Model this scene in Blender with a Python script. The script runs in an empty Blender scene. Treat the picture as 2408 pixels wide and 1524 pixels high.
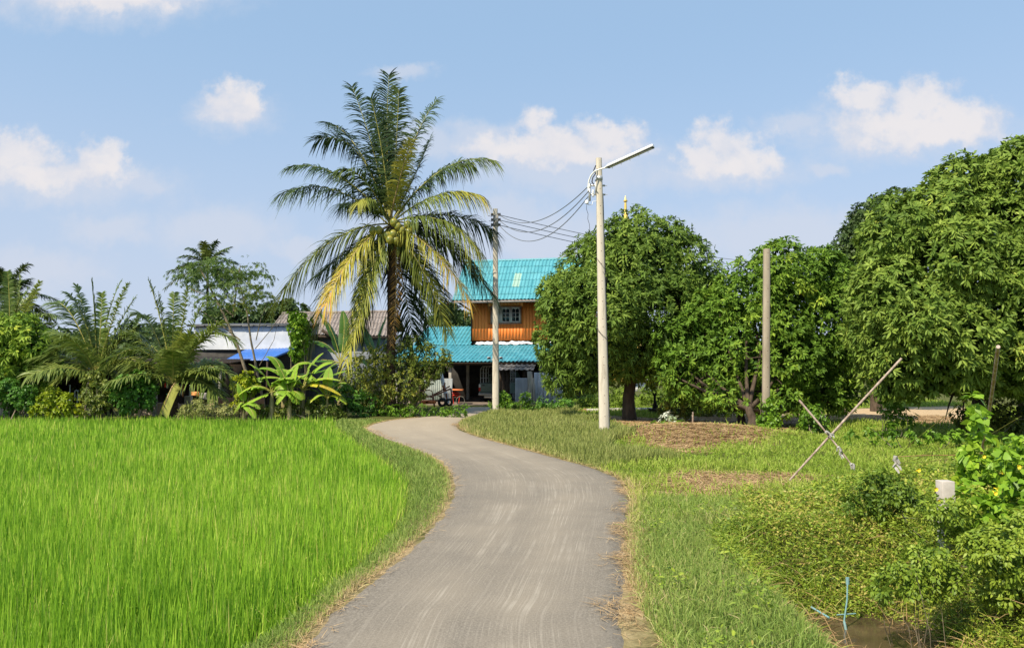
import bpy, math, random
import numpy as np
from mathutils import Vector

# ------------------------------------------------------------------ camera, sky, sun
FPX, CX, CY, PITCH, EYE = 1740.0, 1204.0, 762.0, math.atan((862 - 762) / 1740.0), 1.85
scene = bpy.context.scene
COL = scene.collection
cam_d = bpy.data.cameras.new("camera")
cam_d.sensor_width = 36.0
cam_d.lens = FPX / 2408.0 * 36.0
cam_d.clip_start, cam_d.clip_end = 0.05, 3000.0
cam = bpy.data.objects.new("camera", cam_d)
COL.objects.link(cam)
cam.location = (0, 0, EYE)
cam.rotation_euler = (math.pi / 2 + PITCH, 0, 0)
scene.camera = cam

SUN_EL, SUN_AZ = math.radians(48), math.radians(43)      # azimuth: how far the sun stands to the left of straight behind us
sun_dir = Vector((-math.sin(SUN_AZ) * math.cos(SUN_EL), -math.cos(SUN_AZ) * math.cos(SUN_EL), math.sin(SUN_EL)))
sun_d = bpy.data.lights.new("sun", 'SUN')
sun_d.energy, sun_d.angle, sun_d.color = 4.9, math.radians(0.6), (1.0, 0.90, 0.72)
sun = bpy.data.objects.new("sun", sun_d)
COL.objects.link(sun)
sun.rotation_euler = sun_dir.to_track_quat('Z', 'Y').to_euler()
scene.view_settings.view_transform = 'Standard'
scene.view_settings.look = 'None'
scene.view_settings.gamma = 1.0
scene.view_settings.exposure = 0.45
scene.cycles.max_bounces = 6
scene.cycles.diffuse_bounces = 3
scene.cycles.glossy_bounces = 2
scene.cycles.transmission_bounces = 3
scene.cycles.transparent_max_bounces = 6

world = bpy.data.worlds.new("World")
scene.world = world
world.use_nodes = True
wt = world.node_tree
wt.nodes.clear()


def wn(t, **kw):
    n = wt.nodes.new(t)
    for k, v in kw.items():
        setattr(n, k, v)
    return n


def setin(n, i, v):
    if hasattr(v, 'is_output'):
        wt.links.new(v, n.inputs[i])
    else:
        n.inputs[i].default_value = v


def wmath(op, a, b=0.0, c=0.0, clamp=False):
    n = wn('ShaderNodeMath', operation=op, use_clamp=clamp)
    setin(n, 0, a); setin(n, 1, b)
    if op in ('MULTIPLY_ADD', 'SMOOTH_MAX', 'WRAP', 'COMPARE'):
        setin(n, 2, c)
    return n.outputs[0]


sky = wn('ShaderNodeTexSky', sky_type='NISHITA')
sky.sun_disc = False
sky.sun_elevation = SUN_EL
sky.sun_rotation = math.pi + SUN_AZ
sky.air_density, sky.dust_density, sky.ozone_density, sky.altitude = 1.0, 1.2, 1.6, 0
tc = wn('ShaderNodeTexCoord')
sx = wn('ShaderNodeSeparateXYZ')
wt.links.new(tc.outputs['Generated'], sx.inputs[0])
yy = wmath('MAXIMUM', sx.outputs[1], 0.08)
uu = wmath('DIVIDE', sx.outputs[0], yy)
vv = wmath('DIVIDE', sx.outputs[2], yy)
cb = wn('ShaderNodeCombineXYZ')
wt.links.new(uu, cb.inputs[0]); wt.links.new(vv, cb.inputs[1])
wnz = wn('ShaderNodeTexNoise')
wnz.inputs['Scale'].default_value = 17.0
wnz.inputs['Detail'].default_value = 6.0
wnz.inputs['Roughness'].default_value = 0.6
wt.links.new(cb.outputs[0], wnz.inputs['Vector'])
warp = wn('ShaderNodeVectorMath', operation='MULTIPLY_ADD')
warp.inputs[1].default_value = (0.085, 0.070, 0)
warp.inputs[2].default_value = (0, 0, 0)
wt.links.new(wnz.outputs['Color'], warp.inputs[0])
wv = wn('ShaderNodeVectorMath', operation='ADD')
wt.links.new(cb.outputs[0], wv.inputs[0]); wt.links.new(warp.outputs[0], wv.inputs[1])
wv2 = wn('ShaderNodeVectorMath', operation='SUBTRACT')
wt.links.new(wv.outputs[0], wv2.inputs[0]); wv2.inputs[1].default_value = (0.0425, 0.035, 0)
fine = wn('ShaderNodeTexNoise')
fine.inputs['Scale'].default_value = 38.0
fine.inputs['Detail'].default_value = 7.0
fine.inputs['Roughness'].default_value = 0.62
wt.links.new(cb.outputs[0], fine.inputs['Vector'])


def sky_uv(px, py):
    a, b = (px - CX) / FPX, (CY - py) / FPX
    cp, sp = math.cos(PITCH), math.sin(PITCH)
    dy, dz = cp - b * sp, sp + b * cp
    return a / dy, dz / dy


def blob_field(blobs, soft, grow):
    acc = None
    for (px, py, rx, ry) in blobs:
        rx, ry = rx * grow, ry * grow
        u, v = sky_uv(px, py)
        sx_, sy_ = FPX / rx, FPX / ry
        m = wn('ShaderNodeVectorMath', operation='MULTIPLY_ADD')
        wt.links.new(wv2.outputs[0], m.inputs[0])
        m.inputs[1].default_value = (sx_, sy_, 0)
        m.inputs[2].default_value = (-u * sx_, -v * sy_, 0)
        ln = wn('ShaderNodeVectorMath', operation='LENGTH')
        wt.links.new(m.outputs[0], ln.inputs[0])
        d = wmath('SUBTRACT', 1.0, ln.outputs['Value'])
        acc = d if acc is None else wmath('SMOOTH_MAX', acc, d, soft)
    return acc


CORE = [(270, -8, 165, 36), (540, 238, 50, 45), (590, 240, 34, 32), (540, 268, 62, 24),
        (40, 365, 95, 50), (235, 372, 55, 46), (190, 405, 105, 34), (90, 405, 120, 34),
        (1264, 300, 44, 34), (1425, 318, 66, 38), (1200, 350, 100, 34), (1350, 350, 150, 34),
        (1690, 335, 52, 46), (1755, 365, 62, 50), (1650, 372, 44, 34), (1725, 392, 100, 30),
        (2030, 228, 62, 44), (2160, 235, 86, 44), (2262, 285, 80, 50), (2130, 300, 150, 40), (2200, 322, 140, 28)]
SOFT = [(255, 540, 80, 30), (510, 540, 125, 48), (360, 428, 42, 28), (1330, 390, 220, 62), (1130, 320, 70, 30),
        (1180, 500, 60, 34), (1860, 298, 60, 24), (80, 640, 130, 46), (940, 178, 60, 16), (700, 575, 60, 24),
        (150, 430, 190, 50), (2130, 310, 210, 55), (1700, 410, 160, 36), (550, 270, 85, 42), (1290, 560, 160, 60),
        (230, -5, 240, 55), (1850, 560, 230, 60), (990, 560, 150, 60), (1940, 390, 40, 18), (1000, 330, 70, 34)]
core = blob_field(CORE, 0.25, 1.66)
soft = blob_field(SOFT, 0.35, 1.75)
fz = wmath('SUBTRACT', fine.outputs['Fac'], 0.5)
cd = wmath('MULTIPLY_ADD', fz, 1.2, core)
sd = wmath('MULTIPLY_ADD', fz, 0.6, soft)


def sstep(x, a, b):
    n = wn('ShaderNodeMapRange', interpolation_type='SMOOTHSTEP')
    setin(n, 0, x)
    n.inputs[1].default_value, n.inputs[2].default_value = a, b
    return n.outputs[0]


front = sstep(sx.outputs[1], 0.10, 0.25)
ca = wmath('MULTIPLY', sstep(cd, 0.05, 0.70), front)
sa = wmath('MULTIPLY', wmath('MULTIPLY', sstep(sd, -0.05, 0.75), 0.62), front)
haze_amt = wmath('MULTIPLY_ADD', sstep(sx.outputs[2], 0.42, 0.0), 0.28, 0.64)


def mixc(f, a, b):
    n = wn('ShaderNodeMix', data_type='RGBA')
    setin(n, 0, f)
    for i, v in ((6, a), (7, b)):
        if hasattr(v, 'is_output'):
            wt.links.new(v, n.inputs[i])
        else:
            n.inputs[i].default_value = v
    return n.outputs[2]


K = 6.9      # the sky texture is physically bright: cloud and haze colours share its scale
hz_c = mixc(sstep(sx.outputs[2], 0.05, 0.45), (0.555 * K, 0.645 * K, 0.82 * K, 1), (0.44 * K, 0.655 * K, 0.92 * K, 1))
c0 = mixc(haze_amt, sky.outputs[0], hz_c)
c1 = mixc(sa, c0, (0.66 * K, 0.70 * K, 0.80 * K, 1))
# billows: the puffs facing the sun are warm white, the hollows and the undersides bluish grey
bil = wn('ShaderNodeTexNoise'); bil.inputs['Scale'].default_value = 16.0; bil.inputs['Detail'].default_value = 5.0
wt.links.new(wv2.outputs[0], bil.inputs['Vector'])
lit_f = sstep(wmath('MULTIPLY_ADD', bil.outputs['Fac'], 1.5, wmath('MULTIPLY', cd, 0.35)), 0.55, 1.15)
lit = mixc(lit_f, (0.69 * K, 0.71 * K, 0.79 * K, 1), (0.88 * K, 0.83 * K, 0.82 * K, 1))
c2 = mixc(wmath('MULTIPLY', ca, 0.82), c1, lit)
bg = wn('ShaderNodeBackground')
bg.inputs['Strength'].default_value = 0.108
wt.links.new(c2, bg.inputs['Color'])
wo = wn('ShaderNodeOutputWorld')
wt.links.new(bg.outputs[0], wo.inputs[0])

# ------------------------------------------------------------------ helpers
rs = np.random.RandomState(7)
random.seed(7)


def ray(px, py):
    a, b = (px - CX) / FPX, (CY - py) / FPX
    cp, sp = math.cos(PITCH), math.sin(PITCH)
    return np.array([a, cp - b * sp, sp + b * cp])


def at(px, py, Y):
    """the point at real distance Y in front of us that the photo shows at (px, py)"""
    d = ray(px, py)
    return np.array([d[0] / d[1] * Y, Y, EYE + d[2] / d[1] * Y])


def gp(px, py, z=0.0):
    """the point on level z that the photo shows at (px, py)"""
    d = ray(px, py)
    k = (z - EYE) / d[2]
    return np.array([d[0] * k, d[1] * k, z])


def unit(v):
    v = np.asarray(v, float)
    return v / np.maximum(np.linalg.norm(v, axis=-1, keepdims=True), 1e-9)


def rnd(n, a=0.0, b=1.0):
    return rs.uniform(a, b, n)


_nd = np.random.RandomState(3)
_ND = unit(_nd.normal(size=(24, 3)))
_NP = _nd.uniform(0, 6.28, 24)


def fnoise(P, scale=1.0, octaves=3):
    """cheap smooth noise in about -1..1 for an (N,3) or (N,2) array"""
    P = np.asarray(P, float)
    if P.shape[-1] == 2:
        P = np.concatenate([P, np.zeros(P.shape[:-1] + (1,))], -1)
    out, amp, tot = 0, 1.0, 0
    for o in range(octaves):
        s = 0
        for k in range(6):
            i = (o * 6 + k) % 24
            s = s + np.sin((P @ _ND[i]) * scale * 2.2 * 2 ** o + _NP[i] + 1.3 * np.sin((P @ _ND[(i + 5) % 24]) * scale * 1.3 * 2 ** o))
        out = out + amp * s / 3.0
        tot += amp
        amp *= 0.55
    return np.clip(out / tot, -1.2, 1.2)


def poly_dist(P, line):
    """distance of (N,2) points to a polyline"""
    P = P[:, :2]
    best = np.full(len(P), 1e9)
    for a, b in zip(line[:-1], line[1:]):
        a, b = np.asarray(a[:2], float), np.asarray(b[:2], float)
        ab = b - a
        t = np.clip(((P - a) @ ab) / max(ab @ ab, 1e-9), 0, 1)
        best = np.minimum(best, np.linalg.norm(P - (a + t[:, None] * ab), axis=1))
    return best


def inside(P, poly):
    x, y = P[:, 0], P[:, 1]
    r = np.zeros(len(P), bool)
    n = len(poly)
    for i in range(n):
        x0, y0 = poly[i][0], poly[i][1]
        x1, y1 = poly[(i + 1) % n][0], poly[(i + 1) % n][1]
        if y0 == y1:
            continue
        c = ((y0 > y) != (y1 > y)) & (x < (x1 - x0) * (y - y0) / (y1 - y0) + x0)
        r ^= c
    return r


def sdist(P, poly):
    """signed distance: negative inside"""
    d = poly_dist(P, list(poly) + [poly[0]])
    return np.where(inside(P, poly), -d, d)


class MB:
    def __init__(self):
        self.V, self.F, self.M, self.T, self.n = [], [], [], [], 0

    def add(self, V, F, mat=0, tint=0.5):
        V = np.asarray(V, float).reshape(-1, 3)
        F = np.asarray(F, int)
        if F.shape[1] == 3:
            F = np.concatenate([F, np.full((len(F), 1), -1)], 1)
        Fo = np.where(F >= 0, F + self.n, -1)
        self.V.append(V); self.F.append(Fo)
        self.M.append(np.full(len(F), mat, int))
        self.T.append(np.broadcast_to(np.asarray(tint, float), (len(F),)).copy())
        self.n += len(V)
        return self

    def box(self, lo, hi, mat=0, R=None, o=None, tint=0.5):
        x0, y0, z0 = lo; x1, y1, z1 = hi
        V = np.array([(x0, y0, z0), (x1, y0, z0), (x1, y1, z0), (x0, y1, z0), (x0, y0, z1), (x1, y0, z1), (x1, y1, z1), (x0, y1, z1)], float)
        if R is not None:
            V = V @ R.T
        if o is not None:
            V = V + np.asarray(o)
        F = [(0, 3, 2, 1), (4, 5, 6, 7), (0, 1, 5, 4), (1, 2, 6, 5), (2, 3, 7, 6), (3, 0, 4, 7)]
        return self.add(V, F, mat, tint)

    def beam(self, a, b, w, h, mat=0, up=(0, 0, 1), w2=None, h2=None):
        """a straight bar of rectangular section from a to b"""
        a, b = np.asarray(a, float), np.asarray(b, float)
        t = unit(b - a)
        u = np.asarray(up, float)
        if abs(t @ u) > 0.95:
            u = np.array([0, 1.0, 0])
        s = unit(np.cross(t, u)); n = np.cross(s, t)
        w2, h2 = w2 or w, h2 or h
        V = []
        for p, ww, hh in ((a, w, h), (b, w2, h2)):
            for i, j in ((-1, -1), (1, -1), (1, 1), (-1, 1)):
                V.append(p + s * i * ww / 2 + n * j * hh / 2)
        F = [(3, 2, 1, 0), (4, 5, 6, 7), (0, 1, 5, 4), (1, 2, 6, 5), (2, 3, 7, 6), (3, 0, 4, 7)]
        return self.add(V, F, mat)

    def tube(self, pts, rad, sides=8, mat=0, cap=True, tint=0.5):
        pts = np.asarray(pts, float)
        k = len(pts)
        rad = np.broadcast_to(np.asarray(rad, float), (k,))
        T = np.gradient(pts, axis=0) if k > 2 else np.repeat([pts[1] - pts[0]], 2, 0)
        T = unit(T)
        ref = np.array([0, 0, 1.0]) if abs(T[0][2]) < 0.9 else np.array([0, 1.0, 0])
        V = []
        s = unit(np.cross(T[0], ref))
        for i in range(k):
            s = unit(s - T[i] * (s @ T[i])); n = np.cross(T[i], s)
            a = np.arange(sides) * 2 * math.pi / sides
            V.append(pts[i] + rad[i] * (np.cos(a)[:, None] * s + np.sin(a)[:, None] * n))
        V = np.concatenate(V)
        F = [(i * sides + j, i * sides + (j + 1) % sides, (i + 1) * sides + (j + 1) % sides, (i + 1) * sides + j) for i in range(k - 1) for j in range(sides)]
        self.add(V, F, mat, tint)
        if cap:
            for i, flip in ((0, 1), (k - 1, 0)):
                ring = V[i * sides:(i + 1) * sides]
                Vc = np.concatenate([ring, [pts[i]]])
                Fc = [((j + 1) % sides, j, sides) if flip else (j, (j + 1) % sides, sides) for j in range(sides)]
                self.add(Vc, Fc, mat, tint)
        return self

    def revolve(self, c, prof, sides=16, mat=0, axis=(0, 0, 1), scale=(1, 1, 1)):
        """prof: (radius, height) pairs around the axis through c"""
        ax = unit(axis)
        s = unit(np.cross(ax, (0, 1, 0) if abs(ax[1]) < 0.9 else (1, 0, 0))); n = np.cross(ax, s)
        a = np.arange(sides) * 2 * math.pi / sides
        V = np.concatenate([h * ax * scale[2] + r * (np.cos(a)[:, None] * s * scale[0] + np.sin(a)[:, None] * n * scale[1]) for r, h in prof]) + np.asarray(c)
        F = [(i * sides + j, i * sides + (j + 1) % sides, (i + 1) * sides + (j + 1) % sides, (i + 1) * sides + j) for i in range(len(prof) - 1) for j in range(sides)]
        return self.add(V, F, mat)

    def ribbons(self, P, D, S, L, W, droop, ts=(0, .35, .75, 1), prof=(.3, 1, .75, .06), mat=0, tint=0.5):
        P, D, S = np.atleast_2d(P), np.atleast_2d(D), np.atleast_2d(S)
        N = len(P)
        if N == 0:
            return self
        bc = lambda x: np.broadcast_to(np.asarray(x, float), (N,))
        L, W, droop, tint = bc(L), bc(W), bc(droop), bc(tint)
        ts, prof = np.asarray(ts, float), np.asarray(prof, float)
        K_ = len(ts)
        C = P[:, None] + D[:, None] * (L[:, None] * ts)[..., None]
        C[..., 2] -= (droop * L)[:, None] * ts ** 2
        off = S[:, None] * (W[:, None] * prof / 2)[..., None]
        V = np.stack([C - off, C + off], 2).reshape(-1, 3)
        k = np.arange(K_ - 1) * 2
        q = np.stack([k, k + 1, k + 3, k + 2], 1)
        F = (np.arange(N) * 2 * K_)[:, None, None] + q[None]
        return self.add(V, F.reshape(-1, 4), mat, np.repeat(tint, K_ - 1))

    def mesh(self, name, mats, origin=(0, 0, 0), smooth=False):
        V = np.concatenate(self.V) - np.asarray(origin)
        F = np.concatenate(self.F); Mi = np.concatenate(self.M); T = np.concatenate(self.T)
        me = bpy.data.meshes.new(name)
        tri = F[:, 3] < 0
        cnt = np.where(tri, 3, 4)
        loops = F[F >= 0]
        start = np.concatenate([[0], np.cumsum(cnt)[:-1]])
        me.vertices.add(len(V)); me.vertices.foreach_set('co', V.astype(np.float32).ravel())
        me.loops.add(len(loops)); me.loops.foreach_set('vertex_index', loops.astype(np.int32))
        me.polygons.add(len(F))
        me.polygons.foreach_set('loop_start', start.astype(np.int32))
        me.polygons.foreach_set('loop_total', cnt.astype(np.int32))
        me.polygons.foreach_set('material_index', Mi.astype(np.int32))
        if smooth:
            me.polygons.foreach_set('use_smooth', np.ones(len(F), bool))
        at_ = me.attributes.new('tint', 'FLOAT', 'FACE')
        at_.data.foreach_set('value', T.astype(np.float32))
        me.update(calc_edges=True)
        for m in (mats if isinstance(mats, (list, tuple)) else [mats]):
            me.materials.append(m)
        return me


def tag(o, label=None, cat=None, group=None, kind=None):
    if label: o['label'] = label
    if cat: o['category'] = cat
    if group: o['group'] = group
    if cat and not kind: kind = 'thing'
    if kind: o['kind'] = kind
    return o


def thing(name, base, label, cat, group=None):
    o = bpy.data.objects.new(name, None)
    o.empty_display_size = 0.2
    COL.objects.link(o)
    o.location = tuple(float(v) for v in base)
    o['_w'] = [float(v) for v in base]
    return tag(o, label, cat, group)


def part(name, mb, mats, parent, smooth=False, label=None, kind=None, bevel=0):
    org = np.array(parent['_w'])
    o = bpy.data.objects.new(name, mb.mesh(name, mats, org, smooth))
    COL.objects.link(o)
    o.parent = parent
    o['_w'] = [float(v) for v in org]
    tag(o, label, kind=kind)
    if bevel:
        b = o.modifiers.new('bevel', 'BEVEL'); b.width = bevel; b.segments = 2; b.limit_method = 'ANGLE'
    return o


def single(name, mb, mats, base, label=None, cat=None, group=None, kind=None, smooth=False, bevel=0):
    o = bpy.data.objects.new(name, mb.mesh(name, mats, base, smooth))
    COL.objects.link(o)
    o.location = tuple(float(v) for v in base)
    o['_w'] = [float(v) for v in base]
    if bevel:
        b = o.modifiers.new('bevel', 'BEVEL'); b.width = bevel; b.segments = 2; b.limit_method = 'ANGLE'
    return tag(o, label, cat, group, kind)


# ------------------------------------------------------------------ materials
def newmat(name):
    m = bpy.data.materials.new(name)
    m.use_nodes = True
    nt = m.node_tree
    p = nt.nodes['Principled BSDF']
    return m, nt, p


def ramp(nt, src, stops, interp='LINEAR'):
    r = nt.nodes.new('ShaderNodeValToRGB')
    r.color_ramp.interpolation = interp
    e = r.color_ramp.elements
    while len(e) < len(stops):
        e.new(0.5)
    for i, (p, c) in enumerate(stops):
        e[i].position = p
        e[i].color = (*c, 1)
    nt.links.new(src, r.inputs[0])
    return r.outputs[0]


def leafmat(name, stops, rough=0.5, trans=0.25, spec=0.35):
    m, nt, p = newmat(name)
    a = nt.nodes.new('ShaderNodeAttribute'); a.attribute_name = 'tint'
    c = ramp(nt, a.outputs['Fac'], stops)
    nt.links.new(c, p.inputs['Base Color'])
    p.inputs['Roughness'].default_value = rough
    p.inputs['Specular IOR Level'].default_value = spec
    if trans > 0:
        t = nt.nodes.new('ShaderNodeBsdfTranslucent')
        nt.links.new(c, t.inputs['Color'])
        mx = nt.nodes.new('ShaderNodeMixShader'); mx.inputs[0].default_value = trans
        nt.links.new(p.outputs[0], mx.inputs[1]); nt.links.new(t.outputs[0], mx.inputs[2])
        nt.links.new(mx.outputs[0], nt.nodes['Material Output'].inputs[0])
    return m


def surf(name, c1, c2=None, scale=5.0, rough=0.8, bump=0.0, c3=None, stretch=(1, 1, 1), metal=0.0, detail=6, spec=0.3, lo=0.35, hi=0.65):
    """noise-mottled surface in object space"""
    m, nt, p = newmat(name)
    p.inputs['Roughness'].default_value = rough
    p.inputs['Metallic'].default_value = metal
    p.inputs['Specular IOR Level'].default_value = spec
    tcn = nt.nodes.new('ShaderNodeTexCoord')
    mp = nt.nodes.new('ShaderNodeMapping'); mp.inputs['Scale'].default_value = stretch
    nt.links.new(tcn.outputs['Object'], mp.inputs[0])
    n = nt.nodes.new('ShaderNodeTexNoise')
    n.inputs['Scale'].default_value = scale; n.inputs['Detail'].default_value = detail; n.inputs['Roughness'].default_value = 0.65
    nt.links.new(mp.outputs[0], n.inputs['Vector'])
    stops = [(lo, c1), (hi, c2 or c1)] if c3 is None else [(lo, c1), ((lo + hi) / 2, c2), (hi, c3)]
    nt.links.new(ramp(nt, n.outputs['Fac'], stops), p.inputs['Base Color'])
    if bump:
        b = nt.nodes.new('ShaderNodeBump'); b.inputs['Strength'].default_value = bump; b.inputs['Distance'].default_value = 0.02
        nt.links.new(n.outputs['Fac'], b.inputs['Height']); nt.links.new(b.outputs[0], p.inputs['Normal'])
    return m


M = {}
M['rice'] = leafmat('rice_leaf', [(0, (.11, .24, .014)), (.45, (.275, .490, .034)), (.8, (.43, .62, .07)), (1, (.64, .62, .16))], 0.5, 0.35)
M['verge'] = leafmat('verge_grass', [(0, (.10, .165, .030)), (.5, (.235, .345, .065)), (.85, (.38, .43, .12)), (1, (.56, .45, .23))], 0.6, 0.3)
M['meadow'] = leafmat('meadow_grass', [(0, (.12, .20, .018)), (.5, (.27, .39, .042)), (.8, (.40, .46, .09)), (1, (.54, .44, .21))], 0.6, 0.3)
M['seed'] = leafmat('seeding_grass', [(0, (.15, .20, .04)), (.5, (.30, .34, .09)), (.85, (.44, .42, .16)), (1, (.56, .45, .22))], 0.6, 0.3)
M['straw'] = leafmat('dry_straw', [(0, (.22, .14, .06)), (.5, (.46, .30, .14)), (1, (.66, .48, .26))], 0.7, 0.15)
M['weed'] = leafmat('weed_leaf', [(0, (.060, .120, .016)), (.45, (.19, .29, .028)), (.85, (.37, .45, .050)), (1, (.45, .38, .10))], 0.5, 0.3)
M['vine'] = leafmat('vine_leaf', [(0, (.10, .21, .018)), (.5, (.24, .42, .030)), (.9, (.42, .55, .045)), (1, (.58, .52, .05))], 0.45, 0.35)
M['mango'] = leafmat('mango_leaf', [(0, (.028, .062, .012)), (.5, (.130, .215, .032)), (.85, (.29, .39, .065)), (1, (.50, .54, .09))], 0.55, 0.25, 0.18)
M['mango_fresh'] = leafmat('fresh_mango_leaf', [(0, (.030, .080, .010)), (.5, (.150, .270, .030)), (.85, (.34, .46, .055)), (1, (.60, .62, .06))], 0.55, 0.28, 0.18)
M['dark_tree'] = leafmat('dark_tree_leaf', [(0, (.025, .050, .014)), (.6, (.060, .105, .024)), (1, (.12, .17, .04))], 0.5, 0.2)
M['feather'] = leafmat('feathery_leaf', [(0, (.065, .130, .030)), (.6, (.160, .250, .050)), (1, (.32, .32, .07))], 0.6, 0.35)
M['palm'] = leafmat('palm_leaf', [(0, (.018, .042, .016)), (.35, (.055, .095, .024)), (.6, (.19, .23, .04)), (.8, (.46, .41, .06)), (.92, (.62, .33, .07)), (1, (.20, .12, .05))], 0.55, 0.16, 0.25)
M['palm_young'] = leafmat('young_palm_leaf', [(0, (.045, .085, .024)), (.45, (.16, .23, .050)), (.8, (.36, .40, .08)), (1, (.60, .52, .09))], 0.45, 0.3, 0.45)
M['banana'] = leafmat('banana_leaf', [(0, (.035, .11, .018)), (.4, (.11, .25, .028)), (.75, (.34, .52, .05)), (.9, (.66, .56, .04)), (1, (.44, .30, .10))], 0.42, 0.35, 0.5)
M['shrub'] = leafmat('shrub_leaf', [(0, (.040, .070, .012)), (.45, (.13, .18, .022)), (.8, (.31, .32, .04)), (1, (.52, .44, .05))], 0.5, 0.25)
M['yellow_creeper'] = leafmat('yellow_creeper_leaf', [(0, (.13, .22, .012)), (.5, (.32, .40, .018)), (1, (.55, .52, .02))], 0.5, 0.3)
M['green_bush'] = leafmat('green_bush_leaf', [(0, (.030, .095, .014)), (.5, (.095, .24, .026)), (1, (.20, .36, .04))], 0.5, 0.25)
M['white_leaf'] = leafmat('white_leaf', [(0, (.20, .30, .10)), (.4, (.5, .6, .4)), (1, (.8, .82, .74))], 0.5, 0.3)
M['bark'] = surf('bark', (.045, .032, .022), (.11, .08, .055), 9, .9, .6, stretch=(1, 1, .35))
M['palm_bark'] = surf('palm_bark', (.035, .023, .017), (.095, .062, .042), 7, .9, .7, stretch=(.6, .6, 3))
M['grey_twig'] = surf('grey_twig', (.16, .13, .09), (.28, .23, .16), 9, .9, .2)
M['rachis'] = surf('rachis', (.20, .22, .05), (.42, .36, .09), 3, .5)
M['dry_rachis'] = surf('dry_rachis', (.30, .20, .09), (.50, .36, .17), 3, .6)
M['coconut'] = surf('coconut_skin', (.10, .15, .02), (.38, .30, .04), 6, .4, spec=.5)
M['concrete'] = surf('pole_concrete', (.33, .28, .21), (.62, .56, .46), 3.5, .85, .3, c3=(.50, .45, .37), stretch=(1.6, 1.6, .22), lo=.28, hi=.62)
M['old_concrete'] = surf('old_concrete', (.30, .28, .25), (.48, .44, .39), 5, .9, .3)
M['pale_concrete'] = surf('pale_concrete', (.38, .34, .30), (.56, .51, .46), 4, .9, .25)
M['pink_wall'] = surf('pink_plaster', (.50, .38, .31), (.66, .53, .45), 3, .9, .25)
M['old_pole'] = surf('old_pole_concrete', (.27, .225, .165), (.42, .36, .28), 2.2, .9, .2, stretch=(1, 1, .3))
M['hole'] = surf('bolt_hole', (.10, .05, .04), (.16, .07, .05), 20, .9)
M['steel'] = surf('galvanised_steel', (.48, .49, .50), (.62, .63, .64), 20, .45, metal=.5)
M['white_paint'] = surf('white_paint', (.74, .74, .73), (.82, .82, .80), 8, .45)
M['black_cable'] = surf('black_cable', (.03, .03, .035), (.05, .05, .055), 8, .6)
M['wire'] = surf('weathered_wire', (.10, .11, .12), (.17, .18, .19), 8, .6)
M['lamp_glass'] = surf('lamp_cover', (.72, .74, .76), (.80, .82, .84), 12, .25, spec=.5)
M['lamp_dark'] = surf('lamp_gasket', (.03, .03, .03), (.05, .05, .05), 12, .5)
M['bamboo'] = surf('dry_bamboo', (.22, .15, .11), (.46, .37, .30), 12, .7, .2, stretch=(1, 1, 1))
M['red_wood'] = surf('peeling_pole', (.30, .13, .09), (.60, .50, .44), 8, .7, .2)
M['pvc'] = surf('blue_pvc', (.12, .28, .31), (.22, .36, .37), 14, .5)
M['rag'] = surf('white_rag', (.32, .30, .27), (.48, .46, .42), 20, .9)
M['rust'] = surf('rusty_steel', (.13, .05, .03), (.30, .13, .08), 10, .85, .3, c3=(.38, .22, .15))
M['orange_paint'] = surf('orange_paint', (.52, .13, .04), (.68, .22, .08), 12, .6)
M['red_paint'] = surf('red_paint', (.50, .03, .02), (.62, .06, .04), 12, .5)
M['tyre'] = surf('tyre_rubber', (.02, .02, .02), (.05, .05, .045), 12, .85)
M['truck'] = surf('faded_green_paint', (.10, .16, .14), (.15, .21, .18), 5, .4, spec=.5)
M['chrome'] = surf('bumper_chrome', (.28, .30, .30), (.38, .40, .40), 12, .3, metal=.6)
M['black_glass'] = surf('dark_glass', (.015, .018, .02), (.03, .035, .04), 3, .1, spec=.6)
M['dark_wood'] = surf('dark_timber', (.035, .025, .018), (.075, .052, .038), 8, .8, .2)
M['grey_wood'] = surf('grey_timber', (.24, .22, .19), (.42, .39, .34), 14, .85, .3, stretch=(1, 1, .15))
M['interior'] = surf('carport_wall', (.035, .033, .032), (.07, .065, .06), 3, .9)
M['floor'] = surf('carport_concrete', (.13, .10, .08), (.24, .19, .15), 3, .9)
M['blue_roof'] = surf('blue_roof_paint', (.035, .12, .42), (.05, .17, .52), 6, .4, spec=.5)
M['grey_roof'] = surf('old_grey_roof', (.17, .14, .125), (.31, .265, .24), 6, .9)
M['awning'] = surf('blackened_tile', (.045, .042, .042), (.24, .22, .21), 5, .9, .2)
M['white_sheet'] = surf('white_sheeting', (.52, .55, .60), (.70, .72, .76), 1.5, .6, .2)
M['bluegrey_wall'] = surf('grey_plaster', (.20, .22, .25), (.29, .31, .34), 2, .9)
M['zinc'] = surf('zinc_sheet', (.28, .30, .31), (.44, .46, .47), 3, .5, metal=.35, stretch=(3, 3, .5))
M['zinc_green'] = surf('stained_zinc', (.17, .21, .19), (.30, .33, .31), 3, .6, metal=.2)
M['gold'] = surf('gilded_plaster', (.75, .47, .08), (.90, .66, .20), 3, .35, metal=.3)
M['skin'] = surf('skin', (.42, .24, .16), (.48, .28, .19), 10, .6)
M['straw_hat'] = surf('hat_straw', (.50, .40, .22), (.66, .55, .33), 30, .8)
M['blue_cloth'] = surf('blue_cloth', (.10, .24, .36), (.15, .32, .45), 14, .9)
M['red_cloth'] = surf('red_cloth', (.66, .04, .02), (.75, .08, .04), 14, .9)
M['orange_cloth'] = surf('orange_cloth', (.66, .27, .08), (.76, .36, .14), 14, .9)
M['grey_cloth'] = surf('grey_cloth', (.40, .36, .34), (.52, .48, .46), 14, .9)
M['cream_cloth'] = surf('cream_cloth', (.72, .66, .50), (.82, .76, .62), 14, .9)
M['green_bowl'] = surf('green_enamel', (.03, .16, .11), (.05, .22, .15), 14, .4)
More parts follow.
